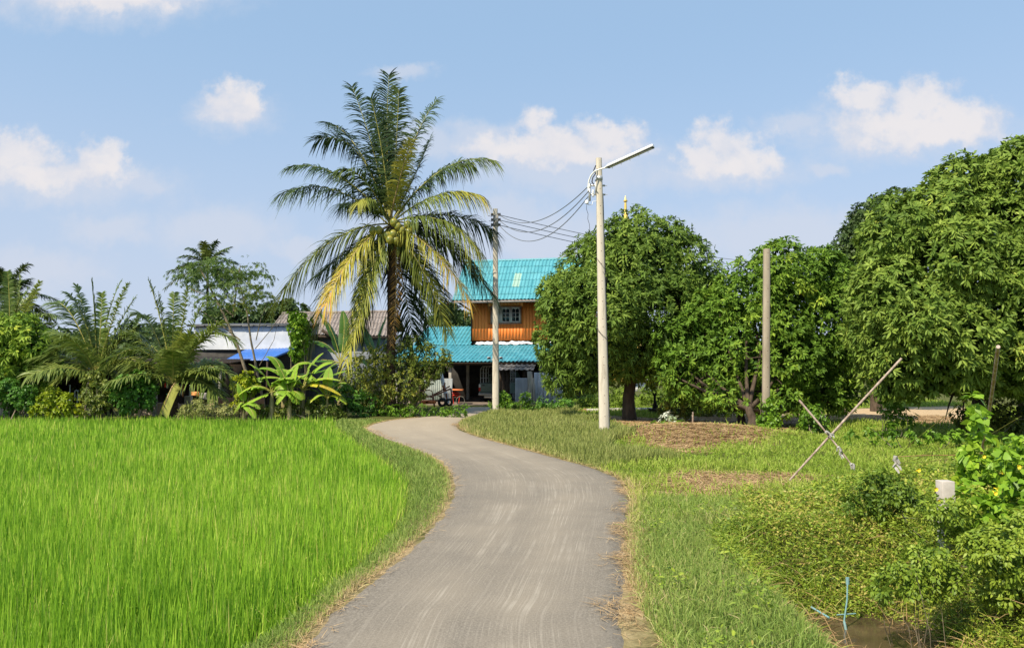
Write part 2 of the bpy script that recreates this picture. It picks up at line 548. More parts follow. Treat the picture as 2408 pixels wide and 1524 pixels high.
M['pink_cloth'] = surf('pink_sack', (.55, .34, .27), (.70, .47, .38), 8, .9, .4)
M['yellow_flower'] = surf('yellow_petal', (.80, .56, .02), (.88, .68, .05), 20, .6)


def tile_mat(name, a, b, odd=None):
    """glazed roof tiles; the tint attribute picks a slightly different colour for each tile"""
    m, nt, p = newmat(name)
    at_ = nt.nodes.new('ShaderNodeAttribute'); at_.attribute_name = 'tint'
    st = [(0, a), (.9, b)] + ([(.95, odd)] if odd else [])
    c = ramp(nt, at_.outputs['Fac'], st)
    n = nt.nodes.new('ShaderNodeTexNoise'); n.inputs['Scale'].default_value = 2.5; n.inputs['Detail'].default_value = 6
    tcn = nt.nodes.new('ShaderNodeTexCoord'); nt.links.new(tcn.outputs['Object'], n.inputs['Vector'])
    mx = nt.nodes.new('ShaderNodeMix'); mx.data_type = 'RGBA'; mx.blend_type = 'MULTIPLY'
    mx.inputs[0].default_value = 0.55
    nt.links.new(c, mx.inputs[6])
    nt.links.new(ramp(nt, n.outputs['Fac'], [(.35, (.72, .78, .76)), (.65, (1, 1, 1))]), mx.inputs[7])
    nt.links.new(mx.outputs[2], p.inputs['Base Color'])
    p.inputs['Roughness'].default_value = 0.5
    return m


M['tile'] = tile_mat('turquoise_tile', (.065, .29, .35), (.12, .38, .44), (.32, .48, .40))
M['tile2'] = tile_mat('turquoise_tile_lower', (.05, .28, .36), (.10, .37, .46))


def plank_mat(name, a, b, pitch, axis_dir, line=(.2, .08, .03)):
    m, nt, p = newmat(name)
    tcn = nt.nodes.new('ShaderNodeTexCoord')
    dt = nt.nodes.new('ShaderNodeVectorMath'); dt.operation = 'DOT_PRODUCT'
    nt.links.new(tcn.outputs['Object'], dt.inputs[0]); dt.inputs[1].default_value = axis_dir
    mu = nt.nodes.new('ShaderNodeMath'); mu.operation = 'DIVIDE'; nt.links.new(dt.outputs['Value'], mu.inputs[0]); mu.inputs[1].default_value = pitch
    fl = nt.nodes.new('ShaderNodeMath'); fl.operation = 'FLOOR'; nt.links.new(mu.outputs[0], fl.inputs[0])
    wnn = nt.nodes.new('ShaderNodeTexWhiteNoise'); wnn.noise_dimensions = '1D'; nt.links.new(fl.outputs[0], wnn.inputs['W'])
    mp = nt.nodes.new('ShaderNodeMapping'); mp.inputs['Scale'].default_value = (9, 9, .8)
    nt.links.new(tcn.outputs['Object'], mp.inputs[0])
    n = nt.nodes.new('ShaderNodeTexNoise'); n.inputs['Scale'].default_value = 2; n.inputs['Detail'].default_value = 6
    nt.links.new(mp.outputs[0], n.inputs['Vector'])
    ad = nt.nodes.new('ShaderNodeMath'); ad.operation = 'MULTIPLY_ADD'; nt.links.new(wnn.outputs['Value'], ad.inputs[0]); ad.inputs[1].default_value = .45
    nt.links.new(n.outputs['Fac'], ad.inputs[2])
    c = ramp(nt, ad.outputs[0], [(.35, a), (.95, b)])
    nt.links.new(c, p.inputs['Base Color'])
    p.inputs['Roughness'].default_value = 0.6
    return m

# ------------------------------------------------------------------ the ground and the road
def smooth_line(pts, n):
    pts = np.array([np.asarray(p)[:2] for p in pts], float)
    k = len(pts)
    P = np.concatenate([[2 * pts[0] - pts[1]], pts, [2 * pts[-1] - pts[-2]]])
    out = []
    for s in np.linspace(0, k - 1, n):
        i = min(int(s), k - 2); t = s - i
        a, b, c, d = P[i], P[i + 1], P[i + 2], P[i + 3]
        out.append(.5 * ((2 * b) + (-a + c) * t + (2 * a - 5 * b + 4 * c - d) * t * t + (-a + 3 * b - 3 * c + d) * t ** 3))
    return np.array(out)


road_px = [((698, 1524), (1484, 1524)), ((820, 1400), (1473, 1400)), ((944, 1300), (1470, 1300)), ((1032, 1215), (1473, 1225)),
           ((1064, 1150), (1478, 1165)), ((1056, 1105), (1442, 1115)), ((1022, 1074), (1305, 1074)), ((952, 1046), (1195, 1045)),
           ((888, 1022), (1112, 1021)), ((862, 1004), (1078, 1004)), ((900, 991), (1080, 994)), ((975, 982), (1098, 985)),
           ((1060, 975), (1122, 977)), ((1088, 965), (1150, 966)), ((1095, 958), (1185, 958))]
Lw = [np.array([-1.6, -6.0]), np.array([-1.55, 1.0])] + [gp(*a)[:2] for a, b in road_px]
Rw = [np.array([1.0, -6.0]), np.array([1.05, 1.0])] + [gp(*b)[:2] for a, b in road_px]
NR = 260
LE, RE = smooth_line(Lw, NR), smooth_line(Rw, NR)
road_poly = list(LE) + list(RE[::-1])
rice_px = [(510, 1524), (625, 1440), (772, 1345), (884, 1250), (942, 1175), (955, 1120), (946, 1085), (905, 1055), (862, 1030), (815, 1003), (785, 984)]
RICE_TOP, RICE_BASE = 0.22, -0.42
rice_edge = [np.array([-2.0, -6.0])] + [gp(x, y, .04 + .18 * min(1, max(0, (1300 - y) / 250)))[:2] for x, y in rice_px]
rice_poly = [p for p in rice_edge] + [gp(785, 974, RICE_TOP)[:2], gp(0, 972, RICE_TOP)[:2], np.array([-34.0, 25.5]), np.array([-34.0, -6.0])]
ditch_line = [np.array([3.15, -6.0]), np.array([3.1, 4.0]), np.array([3.15, 6.4]), np.array([3.35, 8.6])]
WATER_Z = -0.55


def sampled(f, step=0.1, x0=-36.0, x1=24.0, y0=-8.0, y1=50.0):
    """a function of the ground plane, looked up on a fine grid"""
    xs, ys = np.arange(x0, x1 + step, step), np.arange(y0, y1 + step, step)
    X, Y = np.meshgrid(xs, ys)
    G = f(np.stack([X.ravel(), Y.ravel()], 1)).astype(float).reshape(X.shape)

    def g_(P):
        P = np.asarray(P, float)
        a = np.clip((P[:, 0] - x0) / step, 0, len(xs) - 1.001); b = np.clip((P[:, 1] - y0) / step, 0, len(ys) - 1.001)
        i, j = a.astype(int), b.astype(int)
        a, b = a - i, b - j
        return G[j, i] * (1 - a) * (1 - b) + G[j, i + 1] * a * (1 - b) + G[j + 1, i] * (1 - a) * b + G[j + 1, i + 1] * a * b
    return g_


_road_few = list(LE[::4]) + [LE[-1]] + [RE[-1]] + list(RE[::4][::-1])
road_sd = sampled(lambda p: sdist(p, _road_few))
rice_sd = sampled(lambda p: sdist(p, rice_poly))


def gh_exact(P):
    """height of the ground"""
    P = np.asarray(P, float)[:, :2]
    out = np.zeros(len(P))
    dr = road_sd(P)
    near = np.clip(dr / 1.2, 0, 1)
    out += -0.03 + near * 0.03 + near * 0.035 * fnoise(P, 0.8, 3) + np.clip(dr / 6, 0, 1) * 0.06 * fnoise(P, 0.22, 2)
    di = rice_sd(P)
    t = np.clip(0.5 - di / 0.5, 0, 1); t = t * t * (3 - 2 * t)
    out = out * (1 - t) + RICE_BASE * t
    dd = poly_dist(P, ditch_line)
    w = np.clip((1.15 - dd) / 0.75, 0, 1); w = w * w * (3 - 2 * w)
    fade = np.clip((8.1 - P[:, 1]) / 1.0, 0, 1)
    out -= 0.85 * w * fade
    # the bank beyond the ditch, the low mound by the tall pole, the orchard floor a little higher
    out += 0.16 * np.exp(-(((P[:, 0] - 5.4) / 1.5) ** 2 + ((P[:, 1] - 7.5) / 2.5) ** 2))
    out += 0.30 * np.exp(-(((P[:, 0] - 5.2) / 2.3) ** 2 + ((P[:, 1] - 19.6) / 2.2) ** 2))
    out += np.clip((P[:, 1] - 60) / 40, 0, 1) * 0.0
    return out


gh = sampled(gh_exact)


def axis(lo, hi, step, far, n):
    core_ = np.arange(lo, hi + 1e-6, step)
    g = np.geomspace(1, far, n)
    return np.concatenate([lo - g[::-1], core_, hi + g])


gx, gy = axis(-34, 20, 0.24, 600, 16), axis(-6, 48, 0.24, 900, 16)
XX, YY = np.meshgrid(gx, gy)
GP_ = np.stack([XX.ravel(), YY.ravel()], 1)
core_m = (GP_[:, 0] > -40) & (GP_[:, 0] < 26) & (GP_[:, 1] > -12) & (GP_[:, 1] < 54)
GZ = np.full(len(GP_), 0.0)
GZ[core_m] = gh(GP_[core_m])
g = MB()
nx, ny = len(gx), len(gy)
i, j = np.meshgrid(np.arange(nx - 1), np.arange(ny - 1))
q = (j * nx + i).ravel()
g.add(np.concatenate([GP_, GZ[:, None]], 1), np.stack([q, q + 1, q + nx + 1, q + nx], 1))


HAY = [[gp(*p)[:2] for p in poly] for poly in (
    [(1432, 978), (1560, 985), (1720, 972), (1960, 968), (1960, 985), (1745, 1050), (1680, 1064), (1560, 1066), (1520, 1042), (1460, 1030), (1425, 1005)],
    [(1545, 1140), (1640, 1118), (1760, 1120), (1860, 1124), (1900, 1140), (1780, 1152), (1670, 1172), (1590, 1160)],
    [(1960, 962), (2260, 955), (2330, 985), (2230, 1000), (1960, 990)])]


_hay = sampled(lambda P: np.min([sdist(P, h) for h in HAY], axis=0), .15, -6, 24, 4, 40)


def hay_field(P):
    return np.clip(0.62 - (_hay(P) + 0.50 * fnoise(P, 1.1, 3)) / 0.8, 0, 1) * (P[:, 0] > 0) * (P[:, 1] < 38)


def field_mat():
    m, nt, p = newmat('soil_and_thatch')
    tcn = nt.nodes.new('ShaderNodeTexCoord')
    n1 = nt.nodes.new('ShaderNodeTexNoise'); n1.inputs['Scale'].default_value = .35; n1.inputs['Detail'].default_value = 8
    n2 = nt.nodes.new('ShaderNodeTexNoise'); n2.inputs['Scale'].default_value = 14; n2.inputs['Detail'].default_value = 8; n2.inputs['Roughness'].default_value = .7
    for n in (n1, n2):
        nt.links.new(tcn.outputs['Object'], n.inputs['Vector'])
    a = ramp(nt, n2.outputs['Fac'], [(.3, (.045, .055, .018)), (.55, (.10, .11, .03)), (.75, (.20, .16, .07))])
    b = ramp(nt, n2.outputs['Fac'], [(.3, (.29, .20, .11)), (.5, (.47, .34, .20)), (.7, (.60, .46, .28))])
    at_ = nt.nodes.new('ShaderNodeAttribute'); at_.attribute_name = 'hay'
    mx = nt.nodes.new('ShaderNodeMix'); mx.data_type = 'RGBA'
    nt.links.new(at_.outputs['Fac'], mx.inputs[0]); nt.links.new(a, mx.inputs[6]); nt.links.new(b, mx.inputs[7])
    nt.links.new(mx.outputs[2], p.inputs['Base Color'])
    p.inputs['Roughness'].default_value = .95; p.inputs['Specular IOR Level'].default_value = .1
    bm = nt.nodes.new('ShaderNodeBump'); bm.inputs['Strength'].default_value = .6; bm.inputs['Distance'].default_value = .03
    nt.links.new(n2.outputs['Fac'], bm.inputs['Height']); nt.links.new(bm.outputs[0], p.inputs['Normal'])
    return m


ground = single('ground', g, field_mat(), (0, 0, 0), kind='structure', smooth=True)
hv = np.zeros(len(GP_)); hv[core_m] = np.maximum(hay_field(GP_[core_m]), np.exp(-(road_sd(GP_[core_m]) / .30) ** 2) * np.clip(.45 + .7 * fnoise(GP_[core_m], 1.6, 3), 0, .9))
att = ground.data.attributes.new('hay', 'FLOAT', 'POINT'); att.data.foreach_set('value', hv.astype(np.float32))

# road: a strip with its own across/along coordinates, so that the wheel marks follow the bends
nu = 25
u = np.linspace(0, 1, nu)
mid = (LE + RE) / 2
s_len = np.concatenate([[0], np.cumsum(np.linalg.norm(np.diff(mid, axis=0), axis=1))])
wob = 0.05 * np.stack([fnoise(LE, 5, 3), fnoise(RE, 5, 3)], 1)
wid = np.linalg.norm(RE - LE, axis=1)
RV, RA = [], []
for k in range(NR):
    uu_ = u + (u ** 10 * wob[k, 1] - (1 - u) ** 10 * wob[k, 0]) / wid[k]
    P = LE[k] + uu_[:, None] * (RE[k] - LE[k])
    crown = 0.02 * (1 - (2 * u - 1) ** 4)
    z = 0.0 + crown - np.where((u == 0) | (u == 1), 0.045, 0)
    RV.append(np.concatenate([P, z[:, None]], 1))
    RA.append(np.stack([u * 2.3, np.full(nu, s_len[k]), u], 1))
rb = MB()
i, j = np.meshgrid(np.arange(nu - 1), np.arange(NR - 1))
q = (j * nu + i).ravel()
rb.add(np.concatenate(RV), np.stack([q, q + 1, q + nu + 1, q + nu], 1))


def road_mat():
    m, nt, p = newmat('worn_asphalt')
    at_ = nt.nodes.new('ShaderNodeAttribute'); at_.attribute_name = 'along'
    tcn = nt.nodes.new('ShaderNodeTexCoord')

    def noise(vec, scale, det=6, stretch=None, rough=.6):
        if stretch:
            mp = nt.nodes.new('ShaderNodeMapping'); mp.inputs['Scale'].default_value = stretch
            nt.links.new(vec, mp.inputs[0]); vec = mp.outputs[0]
        n = nt.nodes.new('ShaderNodeTexNoise'); n.inputs['Scale'].default_value = scale; n.inputs['Detail'].default_value = det; n.inputs['Roughness'].default_value = rough
        nt.links.new(vec, n.inputs['Vector'])
        return n.outputs['Fac']

    def mix(f, a, b, mode='MIX'):
        x = nt.nodes.new('ShaderNodeMix'); x.data_type = 'RGBA'; x.blend_type = mode
        for i_, v in ((0, f), (6, a), (7, b)):
            if hasattr(v, 'is_output'):
                nt.links.new(v, x.inputs[i_])
            else:
                x.inputs[i_].default_value = v
        return x.outputs[2]
    ob = tcn.outputs['Object']
    grain = noise(ob, 55, 4, None, .8)
    base = ramp(nt, grain, [(.30, (.070, .062, .053)), (.52, (.178, .157, .131)), (.72, (.32, .285, .238))])
    blotch = noise(ob, 1.1, 5)
    base = mix(ramp(nt, blotch, [(.35, (0, 0, 0)), (.7, (.5, .5, .5))]), base, (.25, .215, .17, 1))
    # wheel bands: two paler bands along the lane, then thin tyre scratches inside them
    sep = nt.nodes.new('ShaderNodeSeparateXYZ'); nt.links.new(at_.outputs['Vector'], sep.inputs[0])
    cmb = nt.nodes.new('ShaderNodeCombineXYZ'); nt.links.new(sep.outputs[0], cmb.inputs[0])
    sc = nt.nodes.new('ShaderNodeMath'); sc.operation = 'MULTIPLY'; nt.links.new(sep.outputs[1], sc.inputs[0]); sc.inputs[1].default_value = .012
    nt.links.new(sc.outputs[0], cmb.inputs[1])
    band = ramp(nt, sep.outputs[2], [(.04, (.1, .1, .1)), (.20, (.5, .5, .5)), (.36, (.9, .9, .9)), (.48, (.45, .45, .45)), (.64, (1, 1, 1)), (.80, (.6, .6, .6)), (.95, (.1, .1, .1))])
    band = mix(1.0, band, ramp(nt, noise(ob, .8, 4), [(.3, (.35, .35, .35)), (.65, (1, 1, 1))]), 'MULTIPLY')
    base = mix(mix(1.0, band, (.62, .62, .62, 1), 'MULTIPLY'), base, (.32, .272, .210, 1))
    scr = ramp(nt, noise(cmb.outputs[0], 46, 2, None, .5), [(.55, (0, 0, 0)), (.62, (1, 1, 1))])
    scr2 = ramp(nt, noise(cmb.outputs[0], 95, 2, None, .5), [(.54, (0, 0, 0)), (.62, (.7, .7, .7))])
    both = mix(1.0, mix(1.0, scr, scr2, 'ADD'), band, 'MULTIPLY')
    brk = ramp(nt, noise(ob, 3.5, 5), [(.36, (.25, .25, .25)), (.60, (.85, .85, .85))])
    base = mix(mix(1.0, both, brk, 'MULTIPLY'), base, (.365, .325, .268, 1))
    sandy = nt.nodes.new('ShaderNodeMapRange'); sandy.inputs[1].default_value = 19; sandy.inputs[2].default_value = 30; sandy.inputs[4].default_value = .55
    nt.links.new(sep.outputs[1], sandy.inputs[0])
    base = mix(sandy.outputs[0], base, (.44, .36, .265, 1))
    nt.links.new(base, p.inputs['Base Color'])
    p.inputs['Roughness'].default_value = .9; p.inputs['Specular IOR Level'].default_value = .2
    bm = nt.nodes.new('ShaderNodeBump'); bm.inputs['Strength'].default_value = .7; bm.inputs['Distance'].default_value = .006
    nt.links.new(grain, bm.inputs['Height']); nt.links.new(bm.outputs[0], p.inputs['Normal'])
    return m


road = single('road', rb, road_mat(), (0, 0, 0), kind='structure', smooth=True)
att = road.data.attributes.new('along', 'FLOAT_VECTOR', 'POINT')
att.data.foreach_set('vector', np.concatenate(RA).astype(np.float32).ravel())

# muddy water in the ditch
wb = MB()
wc = smooth_line(ditch_line, 30)
wd = np.gradient(wc, axis=0); wd = unit(wd); wn_ = np.stack([-wd[:, 1], wd[:, 0]], 1)
WV = []
for k in range(30):
    for s in (-1.0, 1.0):
        WV.append((*(wc[k] + wn_[k] * s * 1.0), WATER_Z))
wb.add(WV, [(2 * k, 2 * k + 1, 2 * k + 3, 2 * k + 2) for k in range(29)])
mw, ntw, pw = newmat('muddy_water')
tcn = ntw.nodes.new('ShaderNodeTexCoord')
nn = ntw.nodes.new('ShaderNodeTexNoise'); nn.inputs['Scale'].default_value = 3; nn.inputs['Detail'].default_value = 5
ntw.links.new(tcn.outputs['Object'], nn.inputs['Vector'])
ntw.links.new(ramp(ntw, nn.outputs['Fac'], [(.3, (.050, .034, .020)), (.7, (.11, .075, .045))]), pw.inputs['Base Color'])
pw.inputs['Roughness'].default_value = .12
bmw = ntw.nodes.new('ShaderNodeBump'); bmw.inputs['Strength'].default_value = .15; bmw.inputs['Distance'].default_value = .02
ntw.links.new(nn.outputs['Fac'], bmw.inputs['Height']); ntw.links.new(bmw.outputs[0], pw.inputs['Normal'])
single('water', wb, mw, (0, 0, 0), kind='structure')


# ------------------------------------------------------------------ rice, grass, straw, weeds: stuff
def scatter(x0, x1, y0, y1, dens, d0, power=1.6, keep=None):
    """points with the given density (per m2) that thins with the distance from the lane's near end"""
    n = int((x1 - x0) * (y1 - y0) * dens)
    P = np.stack([rnd(n, x0, x1), rnd(n, y0, y1)], 1)
    d = np.maximum(np.linalg.norm(P, axis=1), d0)
    P = P[rnd(len(P)) < (d0 / d) ** power]
    if keep is not None:
        P = P[keep(P)]
    return P


def blades(mb, P, z, h, w, lean, droop, tint, ts=(0, .35, .7, 1), prof=(.7, 1, .7, .08), az=None, face=None):
    n = len(P)
    a = rnd(n, 0, 2 * math.pi) if az is None else az
    le = np.abs(rs.normal(0, 1, n)) * lean
    D = unit(np.stack([np.cos(a) * le, np.sin(a) * le, np.ones(n)], 1))
    b = rnd(n, 0, 2 * math.pi)
    S = unit(np.cross(D, np.stack([np.cos(b), np.sin(b), np.zeros(n)], 1)))
    d = np.linalg.norm(P, axis=1)
    wide = w * np.clip(d / 9.0, 1, 2.6)           # fewer but broader far blades
    mb.ribbons(np.concatenate([P, np.broadcast_to(z, (n,))[:, None]], 1), D, S, h, wide, droop, ts, prof, 0, np.clip(tint, 0, 1))


def dist_rand(n, mu, sd):
    return mu + rs.normal(0, 1, n) * sd


# rice
P = scatter(-17, -1.0, 2.0, 26, 2500, 6.0, 1.22, lambda p: rice_sd(p) < 0)
P2 = scatter(-34, -17, 6.0, 26, 260, 20.0, 1.0, lambda p: rice_sd(p) < 0)
P = np.concatenate([P, P2])
hill = np.floor(P / 0.16)                                     # tillers bunch round their hills
cen = (hill + 0.5) * 0.16 + 0.05 * np.stack([np.sin(hill[:, 0] * 12.9 + hill[:, 1] * 4.1), np.cos(hill[:, 0] * 7.7 + hill[:, 1] * 9.3)], 1)
P = P + (cen - P) * 0.30
z = np.full(len(P), RICE_BASE)
wave = fnoise(P, 0.5, 3)
edge = np.clip(poly_dist(P, rice_edge) / 0.5, 0, 1)
h = (0.57 + 0.05 * wave + rs.normal(0, .075, len(P))) * (0.82 + 0.18 * edge)
gapf = fnoise(P, 3.0, 2)
sel = (gapf > -.62) | (rnd(len(P)) < .35)
P, z, h, wave, edge = P[sel], z[sel], h[sel], wave[sel], edge[sel]
mb = MB()
blades(mb, P, z, h, 0.0085, 0.15 + 0.08 * (1 - edge), 0.06 + 0.30 * rnd(len(P)) ** 3, .46 + .16 * wave + .10 * fnoise(P, 2.5, 2) + rs.normal(0, .24, len(P)) + (rnd(len(P)) > .985) * .4 + .10 * (1 - edge),
       ts=(0, .4, .75, 1), prof=(.6, 1, .8, .05))
Q = np.flatnonzero(rnd(len(P)) < .02)
blades(mb, P[Q], z[Q] + .25, rnd(len(Q), .28, .42), .009, .55, .75, .78 + rs.normal(0, .15, len(Q)))
print('rice', len(P))
single('rice_plants', mb, M['rice'], (0, 0, RICE_BASE), 'dense bright green young rice filling the paddy beside the lane', 'rice', kind='stuff')

# bent yellower leaves along the paddy rim
P = scatter(-7, -1.0, 2.5, 24, 420, 6.0, 1.2, lambda p: (np.abs(rice_sd(p) - 0.05) < 0.22) & (p[:, 1] < 23))
clump = fnoise(P, 2.2, 2) > -0.05
P = P[clump]
mb = MB()
blades(mb, P, np.full(len(P), -0.30), rnd(len(P), .4, .62), 0.008, .38, .45, .82 + rs.normal(0, .12, len(P)))
single('bent_rice_leaves', mb, M['rice'], (0, 0, -.3), 'bent yellowish rice leaves hanging over the paddy rim', 'rice', kind='stuff')


def not_road(p, m=0.0):
    return road_sd(p) > m


# verge between the rice and the lane
def verge_keep(p):
    dr, di = road_sd(p), rice_sd(p)
    return (dr > 0.02) & (di > -0.12) & (dr < 2.6) & (p[:, 0] < 0.3 + 0 * p[:, 1]) & (p[:, 1] < 25.5) & left_side(p)


def left_exact(p):
    """left of the lane's middle"""
    ms = mid[::3]
    k = np.argmin(((p[:, None, 0] - ms[None, :, 0]) ** 2 + (p[:, None, 1] - ms[None, :, 1]) ** 2), axis=1)
    dvec, rel = np.gradient(ms, axis=0)[k], p - ms[k]
    return dvec[:, 0] * rel[:, 1] - dvec[:, 1] * rel[:, 0] > 0


_ls = sampled(left_exact, 0.15, -12, 24, -8, 45)


def left_side(p):
    return _ls(p) > 0.5


P = scatter(-8, 1, 2.5, 25.5, 3600, 5.5, 1.3, lambda p: (road_sd(p) < 2.6) & (road_sd(p) > 0.0))
P = P[verge_keep(P)]
dr = road_sd(P)
cl = fnoise(P, 2.0, 3)
mb = MB()
hh = (.10 + .10 * np.clip(dr / .5, 0, 1)) * (1 + .4 * cl) * rnd(len(P), .6, 1.3)
blades(mb, P, gh(P) - .01, np.clip(hh, .03, .4), 0.0055, .42, .35, .52 + .14 * cl + rs.normal(0, .15, len(P)) + .55 * np.exp(-(dr / .09) ** 2), az=None)
print('verge', len(P))
single('verge_grass', mb, M['verge'], (0, 0, 0), 'blue green grass on the strip between rice and lane', 'grass', kind='stuff')


# the right hand side of the lane
def right_keep(p):
    return (road_sd(p) > 0.02) & ~left_side(p)


def ditch_mask(p):
    return (poly_dist(p, ditch_line) < 0.50) & (p[:, 1] < 8.0)


def weed_zone(p):
    """where the low tangle of weeds grows instead of grass: beyond the ditch and round its head"""
    L_ = [gp(1560, 1210)[:2], gp(1840, 1300)[:2]]
    x, y = p[:, 0], p[:, 1]
    e = 2.55 + 0.45 * fnoise(p, 0.8, 3) - np.clip((y - 5.2) * .10, 0, .3) + np.clip(y - 8.6, 0, 10) * 1.0
    return (x > e) & (y < 11.4 + .5 * fnoise(p, 1.2, 2))


P = scatter(1.0, 4.4, 2.6, 10.5, 4600, 5.0, 1.1, right_keep)
P = P[~weed_zone(P) & ~ditch_mask(P)]
dr = road_sd(P); cl = fnoise(P, 1.6, 3); hy = hay_field(P)
P = P[rnd(len(P)) > .85 * hy]
dr = road_sd(P); cl = fnoise(P, 1.6, 3)
mb = MB()
ed = np.exp(-(dr / .13) ** 2)
blades(mb, P, gh(P) - .01, np.clip((.08 + .11 * np.clip(dr / .35, 0, 1)) * (1 + .35 * cl) * rnd(len(P), .6, 1.35), .03, .4), 0.0055, .5, .4,
       .52 + .16 * cl + .24 * np.clip(fnoise(P, .8, 3), 0, 1) + rs.normal(0, .17, len(P)) + .5 * ed)
Q = P[rs.randint(0, len(P), 2600)]
blades(mb, Q, gh(Q), rnd(len(Q), .2, .42), .0055, .9, .7, .72 + rs.normal(0, .2, len(Q)))
Q = scatter(1.9, 2.75, 3.5, 7.4, 1500, 6, .5, lambda p: np.abs(poly_dist(p, ditch_line) - .62) < .2)
blades(mb, Q, gh(Q) + .02, rnd(len(Q), .18, .38), .006, .75, .6, .58 + rs.normal(0, .18, len(Q)))
print('grass near', len(P))
single('bank_grass', mb, M['verge'], (0, 0, 0), 'soft green grass between the lane and the ditch', 'grass', kind='stuff')

P = scatter(1.0, 20, 9.0, 24, 900, 11.0, 1.3, right_keep)
P = P[~weed_zone(P)]
hy = hay_field(P); P = P[rnd(len(P)) > .93 * hy]
seed_zone = lambda p: (p[:, 0] < 2.3 + 1.0 * fnoise(p, .5, 2) + .06 * (p[:, 1] - 18)) & (p[:, 1] > 13.2)
P = P[~seed_zone(P)]
cl = fnoise(P, .9, 3); dr = road_sd(P)
mb = MB()
blades(mb, P, gh(P) - .01, np.clip((.14 + .08 * cl + .05 * fnoise(P, 3, 2)) * rnd(len(P), .6, 1.6), .04, .45), 0.008, .55, .4, .50 + .26 * cl + rs.normal(0, .13, len(P)) + .4 * np.exp(-(dr / .2) ** 2))
print('meadow', len(P))
single('meadow_grass', mb, M['meadow'], (0, 0, 0), 'bright green grass spreading in front of the mango trees', 'grass', kind='stuff')

P = scatter(-3.2, 4.6, 13.0, 33, 1300, 15.0, 1.2, right_keep)
P = P[seed_zone(P) & (road_sd(P) > .05)]
P = P[~((P[:, 1] > 29.5) & (P[:, 0] < .2))]
cl = fnoise(P, 1.0, 3); dr = road_sd(P)
mb = MB()
blades(mb, P, gh(P) - .01, np.clip((.17 + .17 * np.clip(dr / .7, 0, 1)) * (1 + .35 * cl) * rnd(len(P), .6, 1.4), .05, .7), 0.0075, .3, .35,
       .45 + .16 * cl + rs.normal(0, .15, len(P)) + .3 * np.exp(-(dr / .2) ** 2))
print('seed', len(P))
single('seeding_grass', mb, M['seed'], (0, 0, 0), 'pale yellowish seeding grass between the lane bend and the tall poles', 'grass', kind='stuff')

# rough green grass behind, up to the house and under the trees
P = scatter(-9, 22, 23, 42, 190, 24.0, 1.0, None)
P = P[(road_sd(P) > .1) & (hay_field(P) < .5) & ~((P[:, 0] > -3.4) & (P[:, 0] < .3) & (P[:, 1] > 30.5)) & ~seed_zone(P) & (P[:, 1] < np.where(P[:, 0] < 3, 35.5, 42))]
P = P[~((P[:, 0] < -2.3) & (P[:, 1] < 23.5))]
cl = fnoise(P, .6, 3)
mb = MB()
blades(mb, P, gh(P) - .01, np.clip((.24 + .10 * cl) * rnd(len(P), .6, 1.5), .05, .8), 0.010, .4, .35, .50 + .18 * cl + rs.normal(0, .13, len(P)))
print('far grass', len(P))
single('orchard_grass', mb, M['meadow'], (0, 30, 0), 'rough green grass around the house yard and under the orchard', 'grass', kind='stuff')

# straw: lying flat along both road edges and on the raked patches
mb = MB()
NS = 11000
ks = rs.randint(0, NR - 30, NS)
sd_ = rs.randint(0, 2, NS)
base_ = np.where(sd_[:, None] == 0, LE[ks], RE[ks])
nrm = unit(RE[ks] - LE[ks]) * np.where(sd_ == 0, -1, 1)[:, None]
patch = fnoise(base_, 1.3, 3)
off = rs.normal(0.0, .07, NS) + .05 - .22 * np.clip(patch, 0, 1) * (rnd(NS) < .6)
P = base_ + nrm * off[:, None] + rs.normal(0, .04, (NS, 2))
ok = (P[:, 1] > 2) & (rnd(NS) < .35 + .9 * np.clip(patch + .3, 0, 1))
P = P[ok]


def straws(mb, P, zoff, L=.11, w=.004):
    n = len(P)
    a = rnd(n, 0, 2 * math.pi)
    D = unit(np.stack([np.cos(a), np.sin(a), rnd(n, -.02, .16)], 1))
    S = unit(np.cross(D, np.array([0, 0, 1.0])) + rs.normal(0, .15, (n, 3)))
    d = np.linalg.norm(P, axis=1)
    zz = np.maximum(gh(P), np.where(road_sd(P) < 0, .012, -9)) + zoff
    mb.ribbons(np.concatenate([P, zz[:, None]], 1), D, S, rnd(n, .5, 1.4) * L, w * np.clip(d / 8, 1, 2.5), .05, (0, .5, 1), (1, 1, .4), 0, rnd(n))


straws(mb, P, .012)
E = scatter(1.0, 1.95, 2.5, 12, 2600, 6, .8, lambda p: (road_sd(p) < .30) & (road_sd(p) > -.16))
E = E[fnoise(E, 1.5, 3) > .05]
straws(mb, E, .014)
E = scatter(-2.3, -.3, 3.0, 9, 2200, 6, .8, lambda p: (road_sd(p) < .14) & (road_sd(p) > -.30))
E = E[fnoise(E, 1.4, 3) > .22]
straws(mb, E, .014)
H = scatter(1.5, 16, 9, 28, 800, 14, 1.0, None)
H = H[rnd(len(H)) < hay_field(H)]
straws(mb, H, .02, .22, .008)
print('straw', len(P) + len(H))
single('dry_straw', mb, M['straw'], (0, 0, 0), 'pale dry straw lying along the lane edges and on the raked patches', 'straw', kind='stuff')

